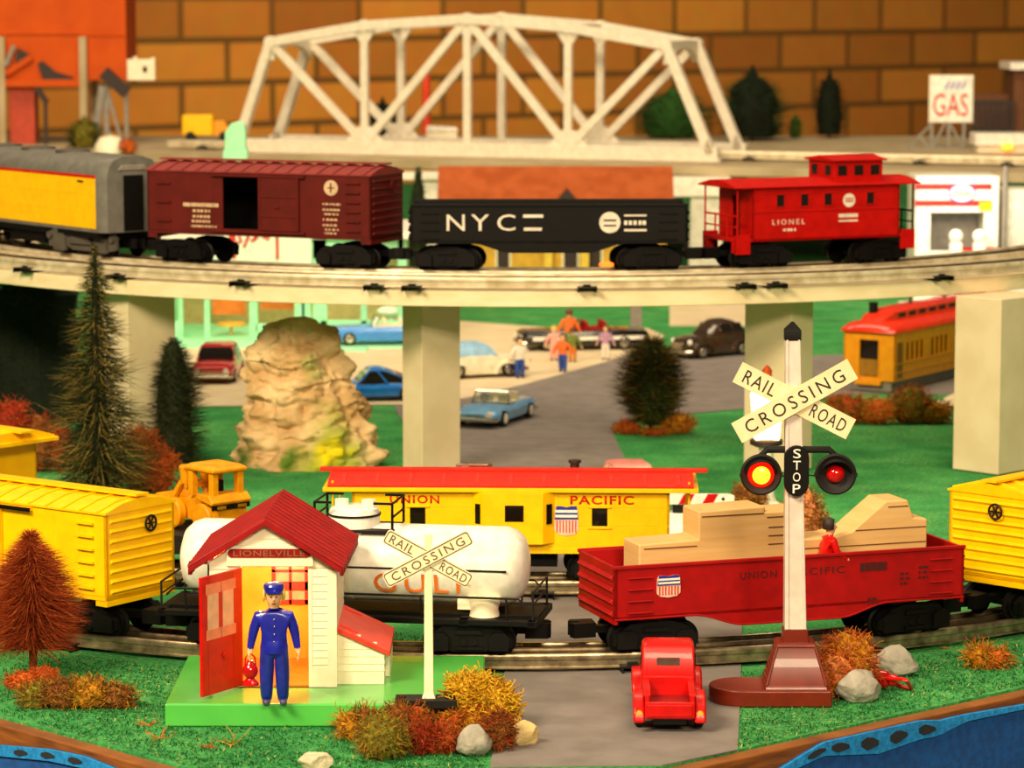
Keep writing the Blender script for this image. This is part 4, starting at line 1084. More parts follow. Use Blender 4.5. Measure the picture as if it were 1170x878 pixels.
def small_sign():
    x, y = at(490, 797, BT + .5)
    t = thing('crossing_sign', 'slim white railroad crossing sign on a dark foot on the green platform', 'crossing sign', x, y, BT)
    mb = MB(); mb.box(-1.8, 1.5, -.75, .75, .02, .5); b = mb.build('foot', K['charcoal'], t, bevel=.05)
    for X in (-1.45, 1.2): mb = MB(); mb.lathe([(.22, .5), (.22, .58), (.16, .62), (0, .62)], (X, -.1, 0), n=14); mb.build('rivet', K['black_metal'], b)
    mb = MB(); mb.loft([[(s * w, s2 * w, z) for s, s2 in ((-1, -1), (1, -1), (1, 1), (-1, 1))] for w, z in ((.36, .5), (.3, .62), (.25, .85), (.23, 4.5), (.2, 9.3))]); mb.build('post', K['sign_cream'], t, bevel=.02)
    zc = pz(488, 639, y - .3)[1] - BT
    crossboards(t, -.02, zc, -.24, 5.15, 5.15, .82, R_(28), R_(-29), K['sign_cream'], K['letter_brown'], K['letter_brown'], .1, .55, .16)
small_sign()

# ------------------------------------------------------------------ flashing crossing signal
def signal():
    x, y = at(908, 783, 1.0)
    y += .3
    t = thing('crossing_signal', 'tall white flashing railroad crossing signal with one lit red lamp', 'crossing signal', x, y, .02)
    s = lambda px, row: (pz(px, row, y)[0] - x, pz(px, row, y)[1])
    # base plate with a round end
    P = [(1.95, -1.7), (1.95, 2.0)] + [(-2.9 + 1.85 * math.cos(a), .15 + 1.85 * math.sin(a)) for a in [R_(90 + 12 * i) for i in range(16)]]
    mb = MB(); mb.prism(P, 0, .95, 'z'); mb.build('base_plate', K['maroon'], t, bevel=.12)
    mb = MB(); q = lambda w, d, z: [(-w, -d, z), (w, -d, z), (w, d, z), (-w, d, z)]
    mb.loft([q(1.75, 1.55, .9), q(1.7, 1.5, 1.1), q(1.62, 1.42, 1.2), q(1.05, .95, 3.25)])
    mb.loft([q(1.12, 1.02, 3.2), q(1.12, 1.02, 3.35), q(.98, .88, 3.45)]); mb.loft([q(.72, .66, 3.4), q(.68, .62, 4.2)])
    for i in range(7):   # raised seams up the near corners and a stepped left flank
        f = i / 7; mb.box(-1.72 + f * .62, -1.5 + f * .62, -1.3 + f * .5, 1.3 - f * .5, 1.15 + f * 2.0, 1.3 + f * 2.0)
    for e in (-1, 1): mb.bar((e * 1.66, -1.46, 1.15), (e * 1.05, -.95, 3.25), .16)
    mb.build('tower_base', K['maroon'], t, bevel=.06)
    _, zt = s(905, 388); X1 = s(905.5, 388)[0]
    mb = MB(); w0, w1 = .6, .4
    def chan(xo, w, z): return [(xo - w, -w, z), (xo + w, -w, z), (xo + w, w, z), (xo - w, w, z)]
    mb.loft([chan(0, w0, 3.9), chan(X1, w1, zt)])
    for e in (-1, 1): mb.loft([[(e * w0 * .8 - .07, -w0 - .07, 4.2), (e * w0 * .8 + .07, -w0 - .07, 4.2), (e * w0 * .8 + .07, -w0, 4.2), (e * w0 * .8 - .07, -w0, 4.2)], [(X1 + e * w1 * .8 - .05, -w1 - .06, zt), (X1 + e * w1 * .8 + .05, -w1 - .06, zt), (X1 + e * w1 * .8 + .05, -w1, zt), (X1 + e * w1 * .8 - .05, -w1, zt)]])
    mb.build('post', mat('post_white', '#e0d4c8', .35, col2='#d4c6b8', coat=.2), t)
    mb = MB(); c = .45; z2 = s(905, 368)[1]
    mb.loft([[(X1 + u * r, v * r, z) for u, v in ((-1, -1), (1, -1), (1, 1), (-1, 1))] for r, z in ((c, zt - .05), (c, zt + .5), (c * .95, zt + .55), (.06, z2))]); mb.build('finial', K['black'], t, bevel=.03)
    # crossbuck
    xc, zc = s(906.5, 457)
    k('buck_cream', '#f0e2b4', .5, col2='#e8d8a8')
    crossboards(t, xc, zc, -.62, 7.25, 7.0, 1.22, R_(29.5), R_(-27), K['buck_cream'], None, K['letter_dark'], .16, .6, 0)
    # lamp arm, lamps and STOP plate
    xa, za = s(908.5, 536)
    yl = -.75
    mb = MB(); zarm = s(908, 514)[1]
    pts = [(s(869, 541)[0], -.1, za - .1), (s(869, 541)[0], -.1, zarm - .35), (s(869, 541)[0] + .35, -.1, zarm), (s(954, 540)[0] - .35, -.1, zarm), (s(954, 540)[0], -.1, zarm - .35), (s(954, 540)[0], -.1, za - .1)]
    mb.tube(pts, .2, 10); mb.build('lamp_arm', K['charcoal'], t)
    for px, row, lit in ((868.5, 541, 1), (953.5, 540.5, 0)):
        X, Z = s(px, row)
        mb = MB(); mb.lathe([(.25, .45), (.75, .3), (.8, -.1), (1.14, -.14), (1.14, -.3), (1.05, -.34), (.92, -.3), (.6, -.1)], ax='y', n=36)
        for e in (-1, 1): mb.box(e * 1.12 - .06, e * 1.12 + .06, -.42, -.1, -.12, .08)
        # hood over the upper half
        rings = []
        for a in range(-0, 181, 12):
            ca, sa = math.cos(R_(a)), math.sin(R_(a)); L_ = -.15 - .75 * max(sa, 0)
            rings.append([(ca * .86, -.15, sa * .86), (ca * .86, L_ - .1, sa * .86), (ca * .8, L_ - .1, sa * .8), (ca * .8, -.15, sa * .8)])
        mb.loft(rings)
        lp = mb.build('lamp_housing', K['charcoal'], t, loc=(X, yl + .35, Z))
        mb = MB(); r_ = .74 if lit else .52
        mb.lathe([(.0, -.62), (r_ * .35, -.6), (r_ * .7, -.5), (r_ * .93, -.32), (r_, -.12), (r_, 0), (0, 0)], ax='y', n=28)
        mb.build('lens', mat('lit_red_lens', '#ff1404', .15, emit=1.1) if lit else K['lens_red'], lp, label='glowing lens' if lit else 'unlit dark red lens')
        if lit:
            mb = MB(); mb.lathe([(.0, -.74), (.24, -.73), (.42, -.66), (.5, -.5), (.5, -.4), (0, -.4)], ax='y', n=24); mb.build('lens_glow', mat('lit_lens_core', '#ffc020', .2, emit=2.2), lp)
        mb = MB(); e = 1 if px < 900 else -1
        mb.tube([(X + e * 1.1, yl + .2, Z - .1), (X + e * 1.5, yl + .1, Z - .05), (xa - e * .6, yl + .15, Z - .15)], .035, 6); mb.build('lamp_wire', K['charcoal'], lp).matrix_parent_inverse = Matrix.Translation(Vector((-X, -yl - .35, -Z)) * S)
    mb = MB(); P = []
    for zc_, a0 in ((.72, 0), (-.72, 180)):
        for k_ in range(11): a = R_(a0 + 18 * k_); P.append((.68 * math.cos(a), zc_ + .68 * math.sin(a)))
    mb.prism(P, -1.0, -.62); pl = mb.build('stop_plate', K['black'], t, loc=(xa, 0, za), bevel=.05)
    for i, ch in enumerate('STOP'): text(pl, ch, .42, .5, K['bright_white'], TR(0, -1.0, .98 - i * .65), depth=.03)
    l = bpy.data.lights.new('signal_lamp', 'POINT'); l.energy = .004; l.color = (1, .1, .03); l.shadow_soft_size = .005
    lo = bpy.data.objects.new('signal_lamp', l); COL.objects.link(lo); X, Z = s(868.5, 541); lo.location = Vector((x + X, y - 1.9, Z)) * S
signal()

# ------------------------------------------------------------------ red toy pickup
def pickup():
    x, y = at(764, 834, 0.07)
    t = thing('toy_pickup_truck', 'red toy pickup truck seen from behind on the grey road', 'toy truck', x, y - 1.2, .07, R_(-1.5))
    m = K['red']
    mb = MB()
    # bed: floor, sides, tailgate, front board
    mb.box(-1.3, 1.3, .25, 4.0, 1.05, 1.25)
    for s in (-1, 1): mb.box(s * 1.08, s * 1.32, .25, 4.0, 1.2, 2.05); mb.box(s * 1.02, s * 1.4, .25, 4.05, 1.98, 2.12)
    mb.box(-1.32, 1.32, .1, .32, .85, 1.72); mb.box(-1.2, 1.2, .04, .12, .95, 1.6); mb.box(-1.35, 1.35, 3.85, 4.05, 1.2, 2.3)
    mb.box(-1.25, 1.25, .3, 8.8, .75, 1.1)
    mb.build('bed', m, t, bevel=.08)
    # cab
    c = MB(); ya, yb = 4.15, 6.9
    def q(w, y0, y1, z): return [(-w, y0, z), (w, y0, z), (w, y1, z), (-w, y1, z)]
    c.loft([q(1.42, ya, yb + .6, .9), q(1.5, ya, yb + .5, 2.3), q(1.46, ya + .05, yb, 2.6), q(1.42, ya + .25, yb - .5, 3.75), q(1.3, ya + .45, yb - .7, 3.98), q(.9, ya + .8, yb - 1.1, 4.05)])
    cab = c.build('cab', m, t, bevel=.14, seg=3)
    mb = MB(); mb.box(-.62, .62, ya + .06, ya + .2, 2.85, 3.25); w = mb.build('rear_window', K['chrome'], cab)
    mb = MB()
    for s in (-1, 1): mb.box(s * 1.36, s * 1.5, ya + .5, yb - .4, 2.5, 3.4)
    mb.build('side_window', K['dark_glass'], cab)
    h = MB(); h.loft([q(1.2, 7.2, 9.9, .9), q(1.2, 7.2, 9.9, 2.2), q(.75, 7.2, 9.7, 2.7)]); h.build('bonnet', m, t, bevel=.14)
    for y0, f in ((1.9, 0), (8.3, 1)):
        for s in (-1, 1):
            fd = MB(); pr = [(y0 + 1.75 * math.cos(R_(a)), .62 + 1.25 * math.sin(R_(a))) for a in range(0, 181, 15)]
            pi = [(y0 + 1.3 * math.cos(R_(a)), .62 + .95 * math.sin(R_(a))) for a in range(180, -1, -15)]
            if f == 0: pr = [(y0 + 1.8 * math.cos(R_(a)), .55 + 1.45 * math.sin(R_(a))) for a in range(0, 181, 15)]
            fd.prism(pr + pi, s * 1.3, s * 1.95, 'x'); fen = fd.build('fender', m, t, bevel=.16, seg=3)
            if f == 0:
                mb = MB(); mb.lathe([(.0, -.1), (.17, -.08), (.2, .05)], (s * 1.62, y0 - 1.6, 1.05), 'y', 14); mb.build('tail_lamp', K['amber'], fen)
            mb = MB(); mb.lathe([(.0, 1.35 * s), (.62, 1.35 * s), (.74, 1.45 * s), (.74, 1.75 * s), (.62, 1.85 * s), (.0, 1.82 * s)], (0, y0, .75), 'x', 24); wh = mb.build('wheel', K['tyre'], t)
            mb = MB(); mb.lathe([(.4, 1.84 * s), (.2, 1.9 * s), (0, 1.9 * s)], (0, y0, .75), 'x', 18); mb.build('hub', K['chrome'], wh)
    for s in (-1, 1):
        mb = MB(); mb.box(s * 1.35, s * 1.85, 3.6, 6.8, .7, .85); mb.build('running_board', m, t, bevel=.05)
    mb = MB(); mb.box(-.9, .9, .3, 9, .45, .8); mb.build('chassis', K['black'], t, bevel=.05)
    mb = MB(); mb.box(-1.05, 1.05, .9, 3.8, 1.24, 1.3); mb.build('bed_floor', K['dark_red'], t)
pickup()

# ------------------------------------------------------------------ stones
def stone(label, px, row, w, h, d, m, seed, rz=0, z=.02, lumps=1.):
    x, y = at(px, row, 0); y += d * .5
    t = thing('stone', label, 'stone', x, y, z, rz, 'stones on the turf')
    b = bmesh.new(); bmesh.ops.create_icosphere(b, subdivisions=5, radius=1)
    rr = random.Random(seed); off_ = Vector((seed * 3.1, seed * 1.7, 0))
    cuts = [Vector((rr.uniform(-1, 1), rr.uniform(-1, 1), rr.uniform(-.4, 1))).normalized() for _ in range(11)]
    for v in b.verts:
        p = v.co.copy()
        for c in cuts:
            e = p.dot(c) - .74
            if e > 0: p -= c * e * .85
        p *= 1 + .12 * lumps * noise.noise(p * 1.6 + off_) + .04 * noise.noise(p * 6 + off_)
        v.co = p
    zs = [v.co.z for v in b.verts]; lo, hi = min(zs), max(zs); xs = max(abs(v.co.x) for v in b.verts); ys = max(abs(v.co.y) for v in b.verts)
    for v in b.verts: v.co = Vector((v.co.x / xs * w / 2, v.co.y / ys * d / 2, max((v.co.z - lo) / (hi - lo) * h * 1.12 - .12 * h, 0))) * S
    me = bpy.data.meshes.new('rock'); b.to_mesh(me); b.free(); me.materials.append(m)
    me.polygons.foreach_set('use_smooth', [True] * len(me.polygons))
    share('rock', me, t)
stone('grey stone lying against the brown moss at the near road edge', 540, 868, 2.1, 1.65, 1.9, K['stone'], 3, .3)
stone('pale buff stone on the road right of the yellow moss', 599, 855, 1.75, 1.35, 1.3, K['tan_stone'], 5, .2)
stone('white stone between the moss clumps in front of the small sign foot', 505, 830, 1.5, 1.1, 1.3, K['pale_stone'], 8, .5)
stone('pale stone alone on the turf at the bottom of the frame', 358, 886, 2.0, .95, 1.6, K['pale_stone'], 11)
stone('grey stone on turf beside the red lantern, nearer the camera', 984, 806, 2.7, 1.75, 2.0, K['stone'], 14, .2)
stone('larger grey-white stone behind the fallen red lantern', 1026, 776, 2.9, 1.75, 2.2, K['stone'], 21, -.2)
x, y = at(1003, 788, 0)
t = thing('lantern', 'red toy lantern lying on its side between the two grey stones', 'lantern', x + .15, y - .1, .62, R_(-28), None, 1.3)
mb = MB(); mb.lathe([(0, -1.0), (.28, -1.0), (.3, -.7), (.22, -.6), (.38, -.5), (.42, -.1), (.38, .3), (.24, .4), (.3, .55), (.22, .75), (0, .8)], ax='x', n=20); mb.build('lantern_body', K['lens_red'], t)
mb = MB(); mb.tube([(.2, -.3, .1), (1.2, -.45, .2), (1.35, -.4, .15), (1.3, .3, -.35), (1.2, .4, -.4), (.2, .35, -.2)], .09, 8); mb.build('bail_handle', K['red'], t)
# ------------------------------------------------------------------ vegetation
for n, c, c2 in (('moss_rust', '#b8501a', '#8a3210'), ('moss_brown', '#8a5420', '#5e3410'), ('moss_olive', '#8a8028', '#5c5414'), ('moss_yellow', '#e0b428', '#b88a14'), ('moss_orange', '#d86a24', '#b04c14'), ('moss_red', '#9a2c10', '#701c08'), ('moss_gold', '#c88c1c', '#9a6410'),
                 ('moss_pale', '#d88a54', '#b86a34'), ('needle_green', '#4a5224', '#2c3414'), ('needle_straw', '#a08840', '#786428'), ('needle_dark', '#262c14', '#141a0a'), ('needle_rust', '#c25c28', '#94400e'), ('needle_rust2', '#a0441c', '#6c280a'), ('needle_night', '#141c0c', '#0a1006'), ('leaf_green', '#2f5a20', '#1c3c12'),
                 ('twig_dark', '#2c2210', '#1c1408'), ('trunk_rust', '#8a4018', '#6a2c10')):
    k(n, c, .85, col2=c2, scale=400, spec=.2)

def blob(mb, c, r, seed, nu=14, nv=9):
    rings = []
    for kk in range(nv + 1):
        t = -PI / 2 + PI * kk / nv; cr = max(math.cos(t), .02); ring = []
        for i in range(nu):
            a = 2 * PI * i / nu; d = Vector((cr * math.cos(a), cr * math.sin(a), math.sin(t)))
            f = 1 + .3 * noise.noise(d * 2 + Vector((seed, seed * 2, 0)))
            ring.append((c[0] + d.x * r[0] * f, c[1] + d.y * r[1] * f, max(c[2] + d.z * r[2] * f, .0)))
        rings.append(ring)
    mb.loft(rings)

def twig(mb, p, d, L, n, w, rr, curl=.8):
    "thin bent three-sided twig"
    pts = [p.copy()]
    for i in range(n):
        d = (d + Vector((rr.gauss(0, curl), rr.gauss(0, curl), rr.gauss(0, curl * .7)))).normalized()
        p = p + d * (L / n); p.z = max(p.z, .03); pts.append(p.copy())
    a = d.orthogonal().normalized(); b = d.cross(a); vs, fs = [], []
    for i, q in enumerate(pts):
        ww = w * (1 - .6 * i / n)
        for kk in range(3): vs.append(q + a * ww * math.cos(kk * 2.094) + b * ww * math.sin(kk * 2.094))
    for i in range(n):
        for kk in range(3): j = (kk + 1) % 3; fs.append((i * 3 + kk, i * 3 + j, i * 3 + 3 + j, i * 3 + 3 + kk))
    mb.add(vs, fs)

def moss(name, label, x, y, z, lobes, mats, n=900, tw=.035, L=.55, seed=1, cat='moss clump', curl=.45, group='moss clumps'):
    "lobes: (dx, dy, rx, ry, h)"
    rr = random.Random(seed)
    t = thing(name, label, cat, x, y, z, 0, group)
    mb = MB(); tot = sum(l[2] * l[4] for l in lobes)
    for li, (dx, dy, rx, ry, h) in enumerate(lobes):
        mb.mi = (li + seed) % len(mats)
        blob(mb, (dx, dy, h * .42), (rx * .74, ry * .74, h * .46), seed + li)
        for i in range(int(n * rx * h / tot)):
            mb.mi = rr.choices(range(len(mats)), [3 if q == (li % len(mats)) else 1 for q in range(len(mats))])[0]
            u, th = rr.uniform(-.75, 1), rr.uniform(0, 2 * PI); cr = math.sqrt(max(0, 1 - u * u))
            dd = Vector((cr * math.cos(th), cr * math.sin(th), u)); f = rr.uniform(.6, .98) * (1 + .2 * noise.noise(dd * 2.2 + Vector((seed + li, 0, 0))))
            p = Vector((dx + dd.x * rx * f, dy + dd.y * ry * f, max(h * .45 + dd.z * h * .5 * f, .03)))
            twig(mb, p, dd + Vector((rr.gauss(0, .5), rr.gauss(0, .5), rr.gauss(0, .4))), L * rr.uniform(.5, 1.2), 4, tw * rr.uniform(.7, 1.3), rr, curl)
    mb.build('tangle', [K[m] for m in mats], t, fix=False, smooth=0)
    return t

def needle_tree(name, label, x, y, z, h, prof, mats, trunk, n=4000, nl=(.5, 1.), w=.03, droop=-.2, seed=1, tiers=0, cat='tree', trunk_r=.22, base=0., wild=.2, core=None, group=None):
    "bottle-brush tree: prof(f) = radius at height fraction f"
    rr = random.Random(seed)
    t = thing(name, label, cat, x, y, z, 0, group)
    mb = MB(); mb.tube([(0, 0, 0), (.05, 0, h * .5), (0, 0, h * .97)], [trunk_r, trunk_r * .8, trunk_r * .3], 8); mb.build('trunk', trunk, t)
    mb = MB()
    for i in range(n):
        f = rr.random() ** .85; f = base + (1 - base) * f
        R = prof(f)
        if tiers:
            q = (f * tiers) % 1.0; R *= .62 + .5 * (1 - q)
        if rr.random() > .25 + R / max(.01, prof_max(prof)): continue
        zc = f * h; a = rr.uniform(0, 2 * PI); d = Vector((math.cos(a), math.sin(a), droop + rr.gauss(0, wild))).normalized()
        if f > .94: d = (d + Vector((0, 0, 1.2 * (f - .94) / .06))).normalized()
        r0 = R * rr.uniform(.0, .62); L = R * rr.uniform(*nl)
        L = max(L, .25); p = Vector((math.cos(a) * r0, math.sin(a) * r0, zc)); e = p + d * min(L, R * 1.12 - r0 * .6) + Vector((rr.gauss(0, wild), rr.gauss(0, wild), rr.gauss(0, wild))) * R * .25; e.z = max(e.z, .03); p.z = max(p.z, .08)
        mb.mi = rr.randrange(len(mats))
        s = d.cross(Vector((rr.gauss(0, 1), rr.gauss(0, 1), rr.gauss(0, 1)))).normalized() * w; u = d.cross(s).normalized() * w
        mb.add([p + s, p - s * .5 + u * .8, p - s * .5 - u * .8, e], [(0, 1, 3), (1, 2, 3), (2, 0, 3)])
    if core:
        mb.mi = core[1]
        rings = [[(prof(f) * core[0] * (1 + .25 * noise.noise(Vector((math.cos(i * PI / 7), math.sin(i * PI / 7), f * 5 + seed)))) * math.cos(i * PI / 7), prof(f) * core[0] * math.sin(i * PI / 7), f * h) for i in range(14)] for f in [base + (.97 - base) * q / 14 for q in range(15)]]
        mb.loft(rings)
    mb.build('foliage', [K[m] for m in mats], t, fix=False, smooth=0)
    return t
def prof_max(p):
    if p not in PM: PM[p] = max(p(i / 40) for i in range(41))
    return PM[p]
PM = {}

# rust brush tree in the left foreground
x, y = at(38, 778, 0)
def pr_rust(f):
    q = (f - .12) / .88
    if q < 0: return .6
    return 2.6 * (math.sin(min(q * 1.0 + .22, 1) * PI) ** .75 if q > .28 else .72 + .28 * q / .28) + .12
needle_tree('brush_tree', 'rust-coloured brush tree standing on the turf at the left foreground', x, y, 0, 8.6, lambda f: .3 if f < .1 else (2.1 + 2.0 * (f - .16) if f < .4 else 2.55 * max(1 - ((f - .4) / .63) ** 2.2, .02) + .15), ['needle_rust', 'needle_rust2', 'needle_rust', 'moss_red'], K['trunk_rust'], 8000, (.45, 1.1), .026, -.06, 3, base=.22, trunk_r=.26, wild=.18, core=(.3, 1))
x, y = at(84, 812, 0)
moss('moss_clump', 'long low brown and olive moss clump in front of the rust brush tree', x, y + .6, 0, [(-2.2, .1, 1.1, .8, 1.5), (-.9, 0, 1.3, .9, 1.7), (.8, .1, 1.5, .9, 1.75), (2.3, 0, 1.2, .8, 1.4)], ['moss_olive', 'moss_brown', 'moss_gold', 'moss_brown'], 1800, .035, .55, 4)
x, y = at(36, 790, 0)
moss('moss_clump', 'bright rust-orange moss clump at the foot of the rust brush tree', x, y + .2, 0, [(-.5, .0, 1.05, .7, 1.15), (.7, .5, .9, .6, 1.3)], ['moss_rust', 'moss_orange'], 900, .03, .35, 9)
# clumps before the platform
x, y = at(436, 872, 0)
moss('moss_clump', 'round olive moss ball in front of the green platform', x, y + .8, 0, [(0, 0, 1.45, 1.2, 2.5)], ['moss_olive', 'moss_brown', 'moss_gold'], 1100, .03, .4, 6)
x, y = at(408, 848, 0)
moss('moss_clump', 'thin golden-brown moss sprig left of the olive moss ball', x, y + .2, 0, [(-.4, .3, .75, .6, 1.6), (.5, .3, .8, .6, 1.9)], ['moss_gold', 'moss_brown'], 420, .035, .8, 12)
x, y = at(465, 842, 0)
moss('moss_clump', 'brown moss clump behind and between the olive ball and the rusty clump', x, y + .5, 0, [(-.4, 0, .9, .8, 1.9), (.6, .1, .9, .8, 1.7)], ['moss_brown', 'moss_rust', 'moss_olive'], 800, .032, .5, 15)
x, y = at(490, 864, 0)
moss('moss_clump', 'dark red-brown moss clump right of the olive moss ball', x, y + .6, 0, [(-.3, 0, 1.1, .8, 1.6), (.8, .1, .9, .8, 1.5)], ['moss_red', 'moss_rust', 'moss_brown'], 1000, .035, .6, 18)
x, y = at(528, 838, 0)
moss('moss_clump', 'golden-brown moss clump between the white stone and yellow moss', x, y + .2, 0, [(-.5, 0, .9, .7, 1.3), (.6, .1, .8, .7, 1.5)], ['moss_gold', 'moss_rust'], 700, .032, .5, 21)
x, y = at(552, 838, 0)
moss('moss_clump', 'tall bright yellow branching moss at the platform corner', x, y + 1.0, 0, [(-.6, .2, 1.5, 1.0, 3.2), (.7, 0, 1.25, 1.0, 2.7)], ['moss_yellow', 'moss_yellow', 'moss_gold'], 1300, .065, .8, 24, curl=.5)
x, y = at(572, 862, 0)
moss('moss_clump', 'dark brown moss clump under the yellow moss beside the buff stone', x, y + .4, 0, [(-.1, .2, .85, .6, 2.3)], ['moss_brown', 'moss_red', 'moss_rust'], 700, .035, .5, 27)
# clumps by the signal
x, y = at(968, 800, 0)
moss('moss_clump', 'large orange moss clump against the maroon signal base', x, y + 1.0, 0, [(-.6, -.1, 1.4, 1.0, 2.6), (.2, .7, 1.8, 1.1, 3.8), (-.9, -.5, .95, .7, 1.9)], ['moss_orange', 'moss_rust', 'moss_pale', 'moss_gold'], 2600, .035, .55, 30)
x, y = at(1126, 765, 0)
moss('moss_clump', 'golden stringy moss tuft on the turf right of the signal', x, y + .5, 0, [(-.3, 0, .9, .7, 1.4), (.7, 0, .9, .7, 1.1)], ['moss_gold', 'moss_orange', 'moss_olive'], 520, .035, .8, 33, curl=.6)
# debris on the turf
for i, (px, row, c, L) in enumerate(((183, 845, 'moss_orange', .9), (236, 856, 'moss_rust', .8), (264, 853, 'moss_gold', 1.3), (170, 830, 'moss_orange', .7), (1078, 742, 'moss_orange', .4))):
    x, y = at(px, row, 0); rr = random.Random(50 + i); mb = MB()
    for q in range(7 if i < 4 else 4): twig(mb, Vector((rr.gauss(0, .15), rr.gauss(0, .1), .06)), Vector((rr.gauss(0, 1), rr.gauss(0, .5), .25)), L, 4, .035, rr, .35)
    o = mb.build('moss_scrap', K[c], None, loc=(x, y, .02), smooth=0)
    tag(o, ('tiny orange moss scrap at the left corner of the green platform', 'tiny rust moss scrap on the turf below the platform', 'little branching golden twig on the turf below the platform', 'tiny orange scrap on the turf left of the platform', 'tiny orange scrap on the turf left of the golden tuft')[i], 'moss scrap', 'moss scraps on the turf')

# middle distance trees
x, y = at(113, 582, 0)
needle_tree('spruce_tree', 'tall thin dark spruce with straw tips in front of the deck at left', x, y, 0, 20.2, lambda f: .35 + 4.6 * max(1 - f, 0) ** .85 * (1 if f > .1 else .8), ['needle_green', 'needle_straw', 'needle_dark', 'needle_dark'], K['twig_dark'], 7000, (.5, 1.15), .035, -.12, 41, tiers=6, base=.02, wild=.28, core=(.22, 2))
x, y = at(200, 528, 0)
needle_tree('spruce_tree', 'shorter dense dark spruce behind the orange bush at left', x, y, 0, 10.4, lambda f: .25 + 2.5 * max(1 - f ** 3.0, 0) ** .7, ['needle_dark', 'needle_green', 'needle_dark'], K['twig_dark'], 3200, (.5, 1.0), .04, .1, 44, base=.02, core=(.55, 0))
x, y = at(163, 566, 0)
moss('autumn_bush', 'tall orange bush between the two dark spruces', x, y + 1.5, 0, [(-.4, 0, 2.2, 1.5, 5.8), (1.0, .3, 1.7, 1.3, 4.0)], ['moss_rust', 'moss_orange', 'moss_brown'], 1700, .05, .7, 47, cat='bush', group='bushes')
x, y = at(18, 545, 0)
moss('autumn_bush', 'small rust-red bush above the plain yellow car at the left edge', x, y + 3, 0, [(-.6, 0, 1.9, 1.4, 6.6), (1.6, 0, 1.7, 1.4, 5.2), (3.2, 0, 1.6, 1.4, 4.2)], ['moss_rust', 'moss_red', 'moss_brown'], 1200, .05, .8, 49, cat='bush', group='bushes')
x, y = at(744, 496, 0)
needle_tree('round_tree', 'round brown-green tree with orange moss on the turf island', x, y, 0, 8.3, lambda f: .2 if f < .1 else 3.05 * math.sin(min(max((f - .08) / .98, 0), 1) ** .8 * PI) ** .62 + .15, ['needle_green', 'needle_green', 'needle_straw', 'moss_brown', 'needle_dark'], K['twig_dark'], 4600, (.4, .95), .05, .18, 52, base=.1, core=(.62, 1))
for q in ((-2.0, -.1, 1.6, 1., 1.2), (2.1, 0, 1.8, 1.1, 1.8), (.3, -1.2, 1.2, .8, .7)): pass
moss('moss_clump', 'orange moss ring around the foot of the round tree', x, y - .2, 0, [(-2.1, .3, 1.5, 1., 1.3), (2.2, .4, 1.9, 1.1, 2.0), (.2, -.9, 1.3, .7, .8)], ['moss_rust', 'moss_orange', 'moss_gold'], 900, .05, .5, 55)
x, y = at(1020, 486, 0)
moss('autumn_bush', 'low orange and olive hedge of bushes before the yellow trolley car', x, y + 1.2, 0, [(-4.2, 0, 2.4, 1.4, 2.9), (-1.2, -.2, 2.3, 1.4, 2.6), (1.8, .1, 2.2, 1.4, 3.7), (4.0, .1, 1.8, 1.3, 2.3)], ['moss_olive', 'moss_gold', 'moss_rust', 'moss_orange'], 2000, .055, .6, 58, cat='bush', group='bushes')
x, y = at(855, 588, 0)
moss('autumn_bush', 'brown bush behind the signal to the left of its post', x, y + .5, 0, [(0, 0, 1.5, 1.1, 2.4)], ['moss_brown', 'moss_gold'], 500, .045, .6, 60, cat='bush', group='bushes')
x, y = at(926, 640, 0)
moss('autumn_bush', 'tall straw-brown bush behind the signal to the right of its post', x, y + 1, 0, [(-.4, 0, 1.6, 1.1, 5.6), (.4, .3, 1.3, 1.0, 3.4)], ['moss_brown', 'moss_gold', 'moss_pale'], 1000, .05, .6, 62, cat='bush', group='bushes')
x, y = at(986, 712, 0)
moss('moss_clump', 'small brown moss tuft seen under the red gondola', x, y + .2, 0, [(0, 0, .9, .7, 1.1)], ['moss_brown', 'moss_rust'], 260, .04, .5, 64)
# the black-green evergreens at the far left
for i, (px, row, h, r, lb) in enumerate(((42, 478, 12.9, 4.9, 'big black-green evergreen under the deck behind the tall spruce'), (-62, 470, 12.9, 4.4, 'big black-green evergreen mostly cut off by the left frame edge'))):
    x, y = at(px, row, 0)
    needle_tree('evergreen_tree', lb, x, y, 0, h, lambda f, r=r: r * (.98 - .16 * f) + .3 if f < .96 else r * .5, ['needle_night', 'needle_dark', 'needle_night', 'needle_green'], K['twig_dark'], 5000, (.35, .6), .06, -.1, 70 + i, base=.0, core=(.86, 0))
# trees on the far shelf
def shelf_tree(label, px, row_top, row_base, wpx, D, mats, seed, dense=1., flat=.5):
    xx, zt = pz(px, row_top, D); zb = DZ; h = zt - zb; r = wpx / 2 / F * D
    needle_tree('shelf_tree', label, xx, D, zb, h, lambda f: r * (.25 + .75 * math.sin(min(f + .18, 1) * PI) ** flat) * min(1, (1.02 - f) * 5), mats, K['twig_dark'], int(1500 * dense), (.4, .9), .09, .15, seed, base=.05, core=(.7, 0), group='trees on the far shelf')
shelf_tree('dark bushy tree behind the right end of the truss bridge', 860, 74, 165, 84, 492, ['needle_night', 'leaf_green', 'needle_dark'], 81)
shelf_tree('loose mid-green tree seen through the right bay of the truss bridge', 768, 98, 165, 92, 500, ['leaf_green', 'needle_green', 'needle_dark'], 82)
shelf_tree('narrow dark tree standing alone right of the truss bridge', 948, 76, 168, 38, 500, ['needle_night', 'needle_dark'], 83, flat=.35)
shelf_tree('small olive shrub between the bushy tree and the narrow tree', 909, 128, 166, 16, 500, ['leaf_green', 'moss_olive'], 84)
shelf_tree('dark green tree seen through the left bays of the truss bridge', 437, 110, 168, 34, 500, ['needle_night', 'leaf_green'], 85)
